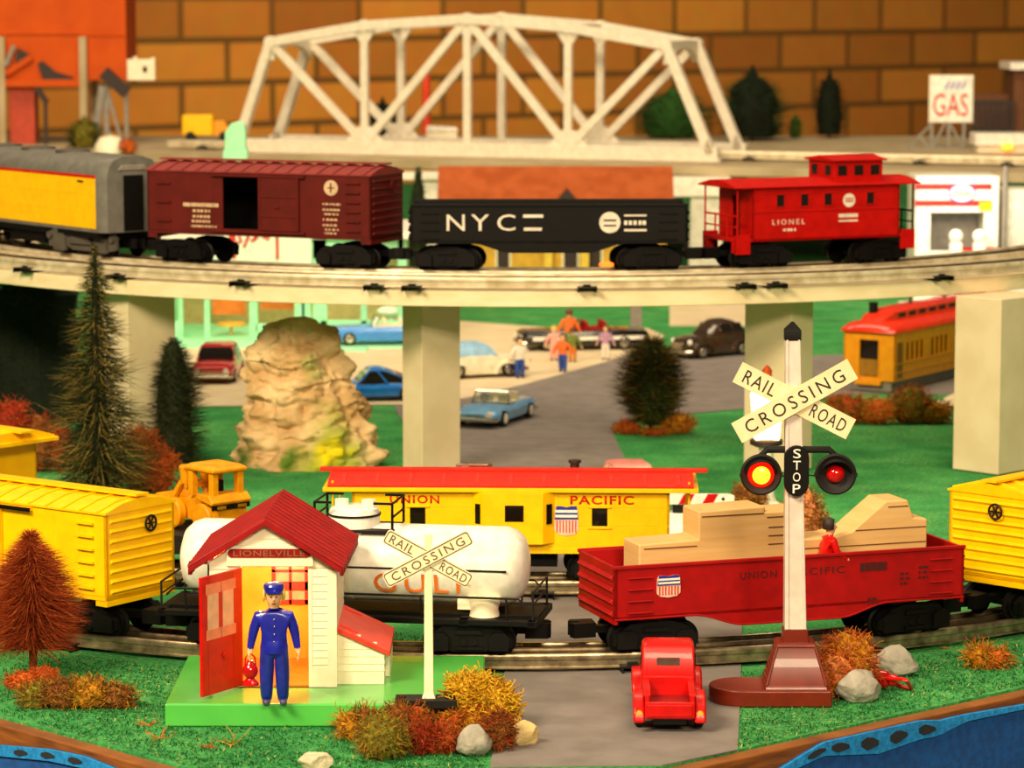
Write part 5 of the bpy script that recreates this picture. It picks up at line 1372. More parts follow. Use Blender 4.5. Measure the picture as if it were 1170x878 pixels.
shelf_tree('small dark olive bush above the yellow diesel unit', 96, 132, 168, 42, 470, ['moss_olive', 'needle_dark', 'needle_green'], 86)
xx, zt = pz(490, 195, 424)
needle_tree('narrow_tree', 'narrow dark green tree between the red boxcar and the black gondola', pz(478, 250, 395)[0], 395, 0, pz(478, 192, 395)[1], lambda f: 1.5 * (.4 + .6 * math.sin(min(f + .1, 1) * PI) ** .5), ['needle_dark', 'leaf_green'], K['twig_dark'], 1400, (.4, .9), .07, .1, 88, core=(.7, 0), group=None)

# short fibres of the felt turf near the camera
def fibres():
    rr = random.Random(5); mb = MB(); P = []
    def inside(x, y):
        if y < A1[1] - (x - A1[0]) * (A0[1] - A1[1]) / (A1[0] - A0[0]) + .25 and x < A1[0] + 20: return False
        if y < B0[1] + (x - B0[0]) * (B1[1] - B0[1]) / (B1[0] - B0[0]) + .25: return False
        return True
    rx0, _ = at(560, 820, 0); rx1, _ = at(845, 820, 0)
    for i in range(60000):
        y = 156 + 34 * rr.random() ** 1.1; x = rr.uniform(-.175, .175) * y
        px = 585 + F * x / (y * CT + H * ST)
        if not inside(x, y) or interp([(157, 556), (176, 571), (192, 588)], y) < px < interp([(161, 845), (193, 851)], y): continue
        if GX - 8.6 < x < GX + 8.6 and GY - 6.2 < y < GY + 6.2: continue
        r = math.hypot(x - FC[0], y - FC[1])
        if abs(r - FR) < 3.3: continue
        if noise.noise(Vector((x * .8, y * .8, 0))) + .5 * rr.random() < -.05: continue
        a = rr.uniform(0, 2 * PI); L = rr.uniform(.12, .4); z = rr.uniform(.04, .16)
        d = Vector((math.cos(a), math.sin(a), 0)); n = Vector((-d.y, d.x, 0)) * .022
        p = Vector((x, y, .01)); m = p + d * L * .5 + Vector((0, 0, z)); e = p + d * L + Vector((0, 0, z * rr.uniform(.3, 1.2)))
        mb.mi = rr.choices((0, 1, 2, 3), (5, 5, 4, .35))[0]
        mb.add([p - n, p + n, m + n, m - n, e], [(0, 1, 2, 3), (3, 2, 4)])
    k('fibre_dark', '#0e4420', .95, spec=.1); k('fibre_mid', '#1f6a34', .95, spec=.1); k('fibre_light', '#46a04c', .95, spec=.1); k('fibre_straw', '#c8b060', .95, spec=.1)
    o = mb.build('turf_fibres', [K['fibre_dark'], K['fibre_mid'], K['fibre_light'], K['fibre_straw']], smooth=0, fix=False)
    tag(o, 'short green felt fibres standing up all over the near turf', 'grass', kind='stuff')
fibres()
# ------------------------------------------------------------------ painted rock mountain
def mountain():
    x0, z0 = pz(345, 535, 258)
    t = thing('rock_mountain', 'tan craggy model mountain with green and yellow moss patches under the deck', 'model mountain', x0, 260.5, 0)
    hgt = 12.0
    left = [(0, -6.2), (.12, -5.9), (.3, -5.4), (.5, -5.2), (.7, -4.8), (.85, -4.3), (.95, -3.2), (1, -1.8)]
    right = [(0, 6.9), (.12, 6.6), (.3, 5.7), (.5, 4.8), (.7, 4.1), (.85, 3.4), (.95, 2.3), (1, 1.2)]
    def ip(tab, f):
        for (a, u), (b, v) in zip(tab, tab[1:]):
            if f <= b: return u + (v - u) * (f - a) / (b - a)
        return tab[-1][1]
    N, M = 120, 110
    rings = []
    for i in range(M + 1):
        f = i / M; l, r = ip(left, f), ip(right, f); c, w = (l + r) / 2, (r - l) / 2; d = 5.2 * (1 - .62 * f); ring = []
        for j in range(N):
            a = 2 * PI * j / N
            p = Vector((c + w * math.cos(a), d * math.sin(a), f * hgt))
            n = Vector((math.cos(a), math.sin(a) * 1.2, .15)).normalized()
            s = p * .42 + Vector((3, 9, 1))
            led = noise.noise(Vector((p.x * .25, p.y * .25, p.z * .9 + .6 * noise.noise(p * .35))))
            q = math.floor((p.z * 1.05 + 1.3 * noise.noise(Vector((p.x * .3, p.y * .3, 2))))) 
            step = .35 * noise.noise(Vector((q * 3.7, p.x * .22, p.y * .22)))
            vd = noise.voronoi(Vector((p.x * .34, p.y * .34, p.z * .42 + .4 * noise.noise(p * .3))))[0]; vs_ = noise.voronoi(Vector((p.x * .8 + 5, p.y * .8, p.z * .9)))[0]
            dsp = .5 * noise.noise(s) + 1.25 * min(vd[1] - vd[0], .75) + .45 * min(vs_[1] - vs_[0], .6) - .6 + .35 * led + step + .18 * noise.noise(p * 2.1) - .5 * max(0, noise.noise(Vector((p.x * .8, p.y * .8, p.z * .15))))
            fade = 1 - max(0, (f - .93) / .07) * .6
            ring.append(p + n * dsp * fade * 1.15 + n * .22 * noise.noise(p * 3.3) + Vector((0, 0, .25 * noise.noise(p * .8) * (f > .05))))
        rings.append(ring)
    c = Vector((-.4, 0, hgt * 1.01)); rings.append([(v * .6 + c * .4) + Vector((0, 0, .15)) for v in rings[-1]]); rings.append([c + (v - c) * .1 for v in rings[-1]])
    mb = MB(); mb.loft(rings)
    m = bpy.data.materials.new('painted_rock'); m.use_nodes = True
    nt = m.node_tree; Nn, L = nt.nodes, nt.links; b = Nn['Principled BSDF']; b.inputs['Roughness'].default_value = .9; b.inputs['Specular IOR Level'].default_value = .15
    tc = Nn.new('ShaderNodeTexCoord')
    def nz(sc, lo, hi, c0, c1, loc=(0, 0, 0), vsc=(1, 1, 1)):
        mp = Nn.new('ShaderNodeMapping'); mp.inputs['Location'].default_value = loc; mp.inputs['Scale'].default_value = vsc; L.new(tc.outputs['Object'], mp.inputs[0])
        n = Nn.new('ShaderNodeTexNoise'); n.inputs['Scale'].default_value = sc; n.inputs['Detail'].default_value = 4; L.new(mp.outputs[0], n.inputs['Vector'])
        r = Nn.new('ShaderNodeValToRGB'); r.color_ramp.elements[0].position = lo; r.color_ramp.elements[1].position = hi; r.color_ramp.elements[0].color = lin(c0); r.color_ramp.elements[1].color = lin(c1); L.new(n.outputs['Fac'], r.inputs[0]); return r.outputs[0]
    def ball(cx, cy, cz, r0, r1, sx=1, sz=1):
        mp = Nn.new('ShaderNodeMapping'); mp.vector_type = 'POINT'; mp.inputs['Location'].default_value = (-cx * S * sx, -cy * S, -cz * S * sz); mp.inputs['Scale'].default_value = (sx, 1, sz); L.new(tc.outputs['Object'], mp.inputs[0])
        ln = Nn.new('ShaderNodeVectorMath'); ln.operation = 'LENGTH'; L.new(mp.outputs[0], ln.inputs[0])
        ad = Nn.new('ShaderNodeMath'); ad.operation = 'MULTIPLY_ADD'; nn = Nn.new('ShaderNodeTexNoise'); nn.inputs['Scale'].default_value = 60; L.new(tc.outputs['Object'], nn.inputs['Vector'])
        L.new(nn.outputs['Fac'], ad.inputs[0]); ad.inputs[1].default_value = .012; L.new(ln.outputs['Value'], ad.inputs[2])
        mr = Nn.new('ShaderNodeMapRange'); mr.inputs[1].default_value = (r0 + .6) * S; mr.inputs[2].default_value = (r1 + .6) * S; mr.inputs[3].default_value = 1; mr.inputs[4].default_value = 0; L.new(ad.outputs[0], mr.inputs[0]); return mr.outputs[0]
    col = nz(30, .35, .68, '#b8925e', '#e6c898')
    def over(col, fac, h):
        mx = Nn.new('ShaderNodeMix'); mx.data_type = 'RGBA'; L.new(fac, mx.inputs[0]); L.new(col, mx.inputs[6]); mx.inputs[7].default_value = lin(h); return mx.outputs[2]
    for a in ((2.3, -4.2, 8.6, 1.3, 2.6, .8, 1.2, '#8fa050'), (3.2, -3.4, 7.6, .6, 1.5, .8, 1.5, '#7c9468'), (3.4, -5, 3.6, 1.4, 3.0, .9, .8, '#a8a850'), (-4.4, -3, 8.6, .6, 1.5, 1.2, .8, '#a0a050'), (3.2, -5.5, .8, 2.2, 3.9, .8, 1.5, '#98a038'), (3.0, -5.5, 1.5, 1.2, 2.3, .7, 1.3, '#e8d010'), (-.7, -5.5, .9, .7, 1.3, 1., 1., '#5f7c28'), (-6, -3.4, 1.3, 1.2, 2.2, 1, 1, '#3c5c20')):
        col = over(col, ball(*a[:7]), a[7])
    L.new(col, b.inputs['Base Color'])
    mb.build('rock_shell', m, t, smooth=60)
mountain()

# ------------------------------------------------------------------ toy cars
def toy_car(name, label, px, row, rz, L=10.5, W=4.2, body='blue', top=None, kind='coupe', style=50, wheel=.72, x_off=0, glassm='dark_glass', trim='chrome', scale=1., at_z=.1, group='toy cars on the pavement', lights=True, two_tone=None, cat='toy car', pt=None):
    x, y = pt or at(px, row, at_z)
    t = thing(name, label, cat, x, y, at_z, rz, group, scale)
    h = L / 2; w = W / 2
    def sec(x, w, zb, zm, zt, k=.86): return [(x, -w * .96, zb), (x, -w, (zb + zm) / 2), (x, -w, zm), (x, -w * k, zt), (x, -w * .4, zt + .1), (x, w * .4, zt + .1), (x, w * k, zt), (x, w, zm), (x, w, (zb + zm) / 2), (x, w * .96, zb)]
    if style == 40: # rounded pre-war body
        st = [(-h, .5, .55, .9, 1.2), (-h + .5, .8, .5, 1.2, 1.8), (-h + 1.5, .93, .45, 1.4, 2.2), (-1.5, 1, .4, 1.5, 2.3), (.8, 1, .4, 1.5, 2.3), (1.8, .9, .4, 1.45, 2.25), (h - 1.4, .8, .42, 1.4, 2.15), (h - .5, .66, .45, 1.3, 1.95), (h, .4, .55, 1.1, 1.4)]
    elif style == 63:
        st = [(-h, .78, .75, 1.1, 1.35), (-h + .5, .92, .55, 1.3, 1.7), (-2, 1, .45, 1.35, 1.75), (0, .97, .42, 1.25, 1.6), (2.2, 1, .45, 1.3, 1.72), (h - .8, .93, .55, 1.15, 1.45), (h, .75, .7, .95, 1.05)]
    else:
        st = [(-h, .86, .7, 1.3, 1.6), (-h + .4, .95, .55, 1.5, 1.85), (-2.4, 1, .45, 1.55, 1.95), (0, 1, .42, 1.5, 1.9), (2.2, 1, .45, 1.55, 1.95), (h - .5, .96, .55, 1.5, 1.85), (h, .86, .7, 1.3, 1.6)]
    mb = MB(); mb.loft([sec(a, b * w, c, d, e) for a, b, c, d, e in st]); m = K[body]
    if style == 40:
        for xx in (-h + 2.0, h - 2.1):
            for s in (-1, 1):
                rings = []
                for a in range(0, 181, 15):
                    ca, sa = math.cos(R_(a)), math.sin(R_(a)); rr_ = 1.45
                    rings.append([(xx + ca * rr_ * 1.15, s * w * .62, .4 + sa * rr_), (xx + ca * rr_ * 1.1, s * w * 1.02, .4 + sa * (rr_ - .1)), (xx + ca * rr_ * .9, s * w * 1.06, .4 + sa * (rr_ - .4))])
                mb.loft(rings, caps=False, closed=False)
    mb.build('body', m, t, bevel=.12)
    zt = max(s_[4] for s_ in st) - .05
    if two_tone:
        mb = MB()
        for s in (-1, 1): mb.box(-h + .5, h - 1.0, s * (w * .99), s * (w + .05), *two_tone[1:])
        mb.build('side_band', K[two_tone[0]], t)
    if kind != 'open':
        rear, front, rr, rf_, zr = {'coupe': (-2.9, 1.6, -1.9, .5, 3.3), 'sedan': (-3.5, 1.5, -2.6, .5, 3.45), 'dome': (-4.3, 1.7, -2.7, .7, 4.05), 'fast': (-4.2, 1.5, -1.0, .3, 3.05)}[kind]
        q = lambda x0, x1, ww, z: [(x0, -ww, z), (x1, -ww, z), (x1, ww, z), (x0, ww, z)]
        if kind == 'dome':
            mb = MB(); rings = []
            for u, hh, ww in ((0, .0, .7), (.06, .5, .8), (.16, 1.05, .84), (.3, 1.5, .85), (.5, 1.75, .85), (.68, 1.72, .84), (.82, 1.3, .82), (.92, .6, .78), (1, .0, .72)):
                xx = rear + (front - rear) * u; rings.append([(xx, -w * ww * c_, zt - .15 + (hh + .15) * s_) for c_, s_ in [(math.cos(R_(a)) , max(math.sin(R_(a)), 0) ** .6) for a in range(0, 181, 15)]])
            mb.loft(rings); mb.build('roof', K[body], t, smooth=60)
            for s in (-1, 1):
                for u0, u1 in ((.2, .42), (.46, .74)):
                    xa, xb = rear + (front - rear) * u0, rear + (front - rear) * u1
                    mb = MB(); mb.loft([[(xa, s * w * .8, zt + .5), (xb, s * w * .8, zt + .5), (xb, s * w * .9, zt + .5), (xa, s * w * .9, zt + .5)], [(xa + .2, s * w * .6, zt + 1.25), (xb - .1, s * w * .6, zt + 1.25), (xb - .1, s * w * .72, zt + 1.25), (xa + .2, s * w * .72, zt + 1.25)]]); mb.build('side_window', K[glassm], t)
            mb = MB(); xf = rear + (front - rear) * .84
            mb.loft([[(xf + .35, -w * .6, zt + .5), (xf + .35, w * .6, zt + .5), (xf + .1, w * .6, zt + .5), (xf + .1, -w * .6, zt + .5)], [(xf - .15, -w * .5, zt + 1.3), (xf - .15, w * .5, zt + 1.3), (xf - .4, w * .5, zt + 1.3), (xf - .4, -w * .5, zt + 1.3)]]); mb.build('windscreen', K['chrome'], t)
        else:
            mb = MB(); mb.loft([q(rear, front, w * .86, zt), q((rear + rr) / 2, (front + rf_) / 2 + .1, w * .8, (zt + zr) / 2 + .1), q(rr, rf_, w * .68, zr - .12)])
            g = mb.build('cabin_glass', K[glassm], t, bevel=.05)
            mb = MB(); mb.loft([q(rr - .15, rf_ + .15, w * .72, zr - .22), q(rr - .05, rf_, w * .7, zr - .02), q(rr + .4, rf_ - .4, w * .5, zr + .1)])
            for xx, xt in ((rear, rr), (front, rf_), ((rear + front) / 2, (rr + rf_) / 2)):
                for s in (-1, 1): mb.bar((xx, s * w * .86, zt), (xt, s * w * .7, zr - .12), .2)
            if kind in ('dome', 'fast'): mb.loft([[(rear - .1, -w * .82, zt), (rear - .1, w * .82, zt), (rear + .9, w * .84, zt), (rear + .9, -w * .84, zt)], [(rr - .2, -w * .7, zr - .1), (rr - .2, w * .7, zr - .1), (rr + .3, w * .7, zr), (rr + .3, -w * .7, zr)]])
            mb.build('roof', K[top or body], t, bevel=.06)
    else:
        mb = MB(); mb.box(-2.6, 1.1, -w * .72, w * .72, zt + .02, zt + .14); mb.build('cockpit', K['dark_brown'] if top is None else K[top], t)
        for xx in (-1.9, -.1):
            for s in (-1, 1): mb = MB(); mb.box(xx - .25, xx + .1, s * w * .38 - .6, s * w * .38 + .6, zt + .1, zt + .85); mb.build('seat', K[top] if top else K['brown'], t, bevel=.1)
        mb = MB()
        fr = [(1.2, -w * .8, zt), (.75, -w * .7, zt + 1.1), (.75, w * .7, zt + 1.1), (1.2, w * .8, zt)]
        mb.tube(fr, .1, 6); mb.build('windscreen_frame', K[trim], t)
        mb = MB(); mb.add(fr + [(p[0] - .05, p[1], p[2]) for p in fr], [(0, 1, 2, 3), (7, 6, 5, 4), (0, 4, 5, 1), (1, 5, 6, 2), (2, 6, 7, 3), (3, 7, 4, 0)]); mb.build('windscreen', GLASS, t, smooth=0)
        mb = MB(); mb.lathe([(.42, -.05), (.5, 0), (.42, .05)], (0, 0, 0), 'x', 16); mb.build('steering_wheel', K['bright_white'], t, loc=(.45, -w * .38, zt + .5))
    for xx in (-h * .6, h * .6):
        for s in (-1, 1):
            mb = MB(); mb.lathe([(.0, s * (w - .55)), (wheel * .9, s * (w - .55)), (wheel, s * (w - .45)), (wheel, s * (w - .05)), (wheel * .88, s * (w + .06)), (wheel * .6, s * (w + .06))], (xx, 0, wheel), 'y', 22); wh = mb.build('wheel', K['tyre'], t)
            mb = MB(); mb.lathe([(wheel * .66, s * (w + .05)), (wheel * .6, s * (w + .1)), (wheel * .25, s * (w + .1)), (0, s * (w + .14))], (xx, 0, wheel), 'y', 18); mb.build('hub', K[trim] if style != 63 else K['bright_white'], wh)
    for s in (-1, 1):
        mb = MB(); X = s * (h + .08)
        mb.tube([(X - s * .5, -w * .95, .75), (X, -w * .8, .75), (X + s * .08, 0, .75), (X, w * .8, .75), (X - s * .5, w * .95, .75)], .2, 8); mb.build('bumper', K[trim], t)
    for s in (-1, 1):
        mb = MB(); mb.lathe([(.3, 0), (.3, .12), (.2, .2), (0, .22)], (0, 0, 0), 'x', 14); mb.build('headlamp', K['bright_white'], t, loc=(h - .1 if style != 40 else h - .7, s * w * .68, 1.25 if style != 40 else 1.75))
        mb = MB(); mb.lathe([(.2, 0), (.2, -.12), (0, -.2)], (0, 0, 0), 'x', 12); mb.build('tail_lamp', K['lens_red'], t, loc=(-h - .02, s * w * .7, 1.2))
    mb = MB()
    if style == 40:
        for i in range(7): mb.box(h - .15, h + .12, -.75 + i * .25 - .06, -.75 + i * .25 + .06, .9, 1.75)
    else:
        for i in range(3): mb.box(h - .05, h + .06, -w * .6, w * .6, .85 + i * .16, .93 + i * .16)
    mb.build('grille', K[trim], t)
    return t
GLASS = glass('windscreen_glass', '#e8f0f0')
k('sky_blue', '#7ab0e0', .25, col2='#6aa2d6', coat=.5); k('bright_blue', '#1480e8', .2, col2='#0f72d4', coat=.5); k('mid_blue', '#3f8fe0', .25, col2='#3584d6', coat=.4); k('car_black', '#15110f', .15, coat=.6)
k('car_brown', '#3c2c1c', .15, col2='#302214', coat=.7); k('car_red', '#c01418', .2, coat=.5); k('ivory', '#f0e6c8', .4); k('pale_blue', '#9ccaf0', .4); k('dull_pink', '#d88078', .35)
toy_car('toy_sports_car', 'light blue open sports car facing the camera on the grey road', 566, 481, R_(-112), 10.4, 4.5, 'sky_blue', 'ivory', 'open', 63)
toy_car('toy_sports_car', 'bright blue fastback sports car half hidden behind the rock mountain', 425, 456, R_(188), 10.6, 4.2, 'bright_blue', None, 'fast', 63)
toy_car('toy_car', 'mid-blue long open car parked before the mint diner', 437, 392, R_(186), 12.5, 4.6, 'mid_blue', 'ivory', 'open', 50, at_z=.34)
toy_car('toy_car', 'cream old car with pale blue folded top beside the centre pillar', 545, 430, R_(22), 9.6, 4.0, 'ivory', 'pale_blue', 'sedan', 40, glassm='pale_blue', wheel=.9)
toy_car('toy_car', 'long black open car with white side stripe and dark red seats', 665, 398, R_(190), 12.6, 4.6, 'car_black', 'dark_red', 'open', 50, two_tone=('bright_white', 1.05, 1.4), scale=1.12)
toy_car('toy_sedan', 'dark brown rounded old sedan with chrome grille left of the tall signal', 812, 406, R_(218), 9.6, 4.0, 'car_brown', None, 'dome', 40)
toy_car('toy_sedan', 'dark red car facing the camera left of the rock mountain', 249, 432, R_(-92), 10.5, 4.4, 'car_red', None, 'sedan', 50)
toy_car('toy_sedan', 'red car with pale roof, only its top showing above the caboose', 0, 0, R_(-80), 9.5, 4.0, 'car_red', 'dull_pink', 'coupe', 50, pt=(pz(720, 530, 238)[0], 238.), glassm='window_film')
toy_car('toy_sports_car', 'small bright red car almost wholly hidden behind the caboose by the centre pillar', 0, 0, R_(-95), 8.5, 3.4, 'red', None, 'open', 63, pt=(pz(541, 530, 241)[0], 241.))

# ------------------------------------------------------------------ little figures on the pavement
k('jeans', '#2a4aa0', .7); k('shirt_white', '#efe4d0', .7); k('shirt_orange', '#f06a1c', .7); k('shirt_pink', '#f0a898', .7); k('shirt_green', '#6a7a20', .7); k('ochre', '#c87a20', .7); k('lilac', '#b888a8', .7)
def folk(label, px, row, rz, coat, legs, hair, h=3.9, **kw):
    x, y = at(px, row, .1); t = thing('person', label, 'person', x, y, .1, rz, 'figures on the pavement')
    figure(t, [K['skin'], K[coat], K[legs], K['dark_brown']], h, hair=K[hair], eyes=False, **kw)
    return t
folk('tiny person in white shirt and blue trousers standing alone near the cream car', 594, 432, R_(20), 'shirt_white', 'jeans', 'dark_brown', 4.2)
folk('tiny person in orange shirt and blue jeans walking towards the camera', 643, 425, R_(-15), 'shirt_orange', 'jeans', 'brown', 4.0, stride=.35)
folk('tiny person in pink top with fair hair beside the orange shirt', 633, 412, R_(10), 'shirt_pink', 'shirt_pink', 'blonde', 3.7)
folk('tiny person in green shirt and ochre shorts behind the orange shirt', 654, 414, R_(170), 'shirt_green', 'ochre', 'brown', 3.7)
folk('tiny taller person in orange top leaning on the black car', 650, 401, R_(185), 'shirt_orange', 'shirt_green', 'brown', 4.6)
folk('tiny person in lilac top and pale trousers near the black car tail', 692, 411, R_(-20), 'lilac', 'shirt_white', 'brown', 3.7)
# crouching figure on the gondola load
def rider():
    g = RG; M = Matrix.Translation(g.location / S) @ Matrix.Rotation(g.rotation_euler.z, 4, 'Z')
    p = M @ Vector((2.3, -2.25, 2.52))
    t = thing('person', 'small person in red and dark clothes crouching before the wooden load', 'person', p.x, p.y, p.z, g.rotation_euler.z + R_(90))
    figure(t, [K['skin'], K['red'], K['dark_brown'], K['black']], 4.9, hair=K['dark_brown'], eyes=False, lean=.5, knee=.5, armL=(.0, .9, .4), armR=(.0, .8, .4))
rider()

# ------------------------------------------------------------------ crossing gate behind the caboose
x0, z0 = pz(757, 570, 222); x1, z1 = pz(839, 571, 222)
gx, _ = pz(777, 600, 222)
t = thing('crossing_gate', 'white crossing gate arm with red slanted stripes behind the caboose', 'crossing gate', gx, 222.6, 0)
mb = MB(); mb.prism([(x0 - gx - 3, z0 - .38), (x1 - gx, z1 - .38), (x1 - gx, z1 + .28), (x1 - gx - .4, z1 + .42), (x0 - gx - 3, z0 + .42)], -.75, -.55); arm = mb.build('gate_arm', K['bright_white'], t, bevel=.03)
mb = MB()
for px in (775, 802): X = pz(px, 572, 222)[0] - gx; mb.prism([(X + .0, z0 - .37), (X + .75, z0 - .37), (X + 1.15, z0 + .36), (X + .4, z0 + .36)], -.79, -.74)
mb.build('stripe', K['red'], arm)
mb = MB(); mb.lathe([(.0, -.82), (.12, -.8), (.12, -.7)], (pz(826, 573, 222)[0] - gx, 0, z0), 'y', 12); mb.build('arm_rivet', K['black'], arm)
mb = MB(); mb.box(-.5, .5, -.5, .5, .3, z0 + .6); mb.build('post', K['charcoal'], t, bevel=.06)
mb = MB(); mb.loft([[(u * w, v * w, z) for u, v in ((-1, -1), (1, -1), (1, 1), (-1, 1))] for w, z in ((2.0, .02), (1.9, .5), (.9, 1.4), (.8, 2.2))]); mb.build('base', K['bright_white'], t, bevel=.08)

# lit lantern street lamp behind the signal
D = 236.; cx, _ = pz(876, 470, D)
t = thing('street_lamp', 'lit lantern street lamp with white post behind the crossing signal', 'street lamp', cx, D, .02)
zz = lambda r: pz(876, r, D)[1]
mb = MB(); mb.lathe([(1.5, 0), (1.4, .4), (.8, .8), (.62, 1.4), (.55, zz(512)), (.9, zz(508))], n=16); mb.build('post', K['white'], t)
mb = MB(); mb.lathe([(.8, zz(511)), (1.25, zz(508)), (1.25, zz(503)), (.9, zz(501))], n=20); mb.build('collar', K['dark_brown'], t)
mb = MB(); w = 16 / F * D
mb.loft([[(u * a, v * a, z) for u, v in ((-1, -.9), (1, -.9), (1, .9), (-1, .9))] for a, z in ((w * .88, zz(502)), (w * 1.12, zz(452)), (w * .8, zz(445)), (.2, zz(438)))]); mb.build('lantern_glass', mat('lit_lantern', '#ffe4b0', .5, emit=2.6), t, bevel=.08)
mb = MB(); mb.lathe([(.5, zz(440)), (.3, zz(436)), (.36, zz(430)), (.4, zz(424)), (.1, zz(418))], n=14); mb.build('finial', K['moss_rust'], t)
l = bpy.data.lights.new('street_lamp_bulb', 'POINT'); l.energy = .05; l.color = (1, .75, .45); l.shadow_soft_size = .01
lo = bpy.data.objects.new('street_lamp_bulb', l); COL.objects.link(lo); lo.location = Vector((cx, D - 2.4, zz(470))) * S

# ------------------------------------------------------------------ yellow loader on the flatcar
def loader():
    M = Matrix.Translation(FL.location / S) @ Matrix.Rotation(FL.rotation_euler.z, 4, 'Z')
    p = M @ Vector((-1.2, 0, 2.54))
    t = thing('toy_loader', 'yellow toy wheel loader with canopy riding on the black flatcar', 'toy loader', p.x, p.y, p.z, FL.rotation_euler.z + R_(-30) + PI, None, .65)
    m = K['loader_yellow']
    # +x is the loader's front
    mb = MB(); mb.loft([[(-4.4, -1.5, 1.1), (-4.4, 1.5, 1.1), (-4.4, 1.5, 3.1), (-4.4, -1.5, 3.1)], [(-3.8, -1.7, .9), (-3.8, 1.7, .9), (-3.8, 1.7, 3.5), (-3.8, -1.7, 3.5)], [(-.6, -1.6, .9), (-.6, 1.6, .9), (-.6, 1.6, 3.5), (-.6, -1.6, 3.5)], [(2.6, -1.2, 1.0), (2.6, 1.2, 1.0), (2.6, 1.2, 2.9), (2.6, -1.2, 2.9)]])
    mb.build('body', m, t, bevel=.15)
    mb = MB(); mb.prism([(-4.9, 3.35), (-4.2, 4.05), (-2.2, 4.05), (-1.9, 3.5), (-4.7, 3.0)], -2.5, 2.5); mb.build('engine_cover', m, t, bevel=.15)
    mb = MB(); mb.box(-4.75, -4.55, -2.35, 2.35, 2.55, 3.05)
    mb.build('rear_grille', K['black'], t)
    for s in (-1, 1): mb = MB(); mb.box(-4.85, -4.7, s * 1.3 - .55, s * 1.3 + .55, 2.62, 2.95); mb.build('tail_lamp', K['chrome'], t)
    for x in (-3.9, -.4):
        for s in (-1, 1): mb = MB(); mb.loft([[(x + u * .42 * .9, s * 1.6 + v * .36, z) for u, v in ((-1, -1), (1, -1), (1, 1), (-1, 1))] for z in (3.6, 6.35)]); mb.build('canopy_post', m, t, bevel=.06)
    mb = MB(); q = lambda a, b, z: [(-4.6 + a, -2.2 + b, z), (.3 - a, -2.2 + b, z), (.3 - a, 2.2 - b, z), (-4.6 + a, 2.2 - b, z)]
    mb.loft([q(.2, .2, 6.2), q(0, 0, 6.35), q(0, 0, 6.6), q(.5, .5, 6.95)]); mb.build('canopy_roof', m, t, bevel=.06)
    mb = MB(); mb.box(-2.6, -1.8, -.7, .7, 3.6, 5.2); mb.build('seat', K['black'], t, bevel=.1)
    for x in (-2.8, 2.3):
        for s in (-1, 1):
            mb = MB(); mb.lathe([(.0, s * 1.5), (1.35, s * 1.5), (1.55, s * 1.65), (1.55, s * 2.35), (1.35, s * 2.5), (.9, s * 2.5)], (x, 0, 1.55), 'y', 26); wh = mb.build('wheel', m, t)
            mb = MB(); mb.lathe([(.9, s * 2.45), (.7, s * 2.3), (.3, s * 2.3), (.25, s * 2.55), (0, s * 2.55)], (x, 0, 1.55), 'y', 20); mb.build('rim', m, wh)
    for s in (-1, 1):
        mb = MB(); mb.tube([(.6, s * 1.0, 3.0), (1.3, s * 1.05, 4.6), (2.2, s * 1.05, 4.5), (4.2, s * 1.05, 2.2)], .4, 8); mb.lathe([(.5, 4.6), (.62, 5.6), (.75, 6.3), (.6, 6.5), (0, 6.5)], (1.25, s * 1.25, 0), n=14); mb.build('lift_arm', m, t)
    mb = MB(); mb.prism([(3.9, .5), (5.9, .4), (5.9, .6), (4.6, 1.0), (4.3, 2.0), (4.8, 3.3), (4.5, 3.4), (3.8, 2.2)], -2.5, 2.5)
    for s in (-1, 1): mb.prism([(3.9, .5), (5.9, .45), (4.8, 3.3), (3.8, 2.2)], s * 2.4, s * 2.55)
    mb.build('bucket', m, t, bevel=.04)
    mb = MB(); mb.bar((.9, -1.6, 4.4), (.9, 1.6, 4.4), .5); mb.build('cross_bar', m, t)
loader()
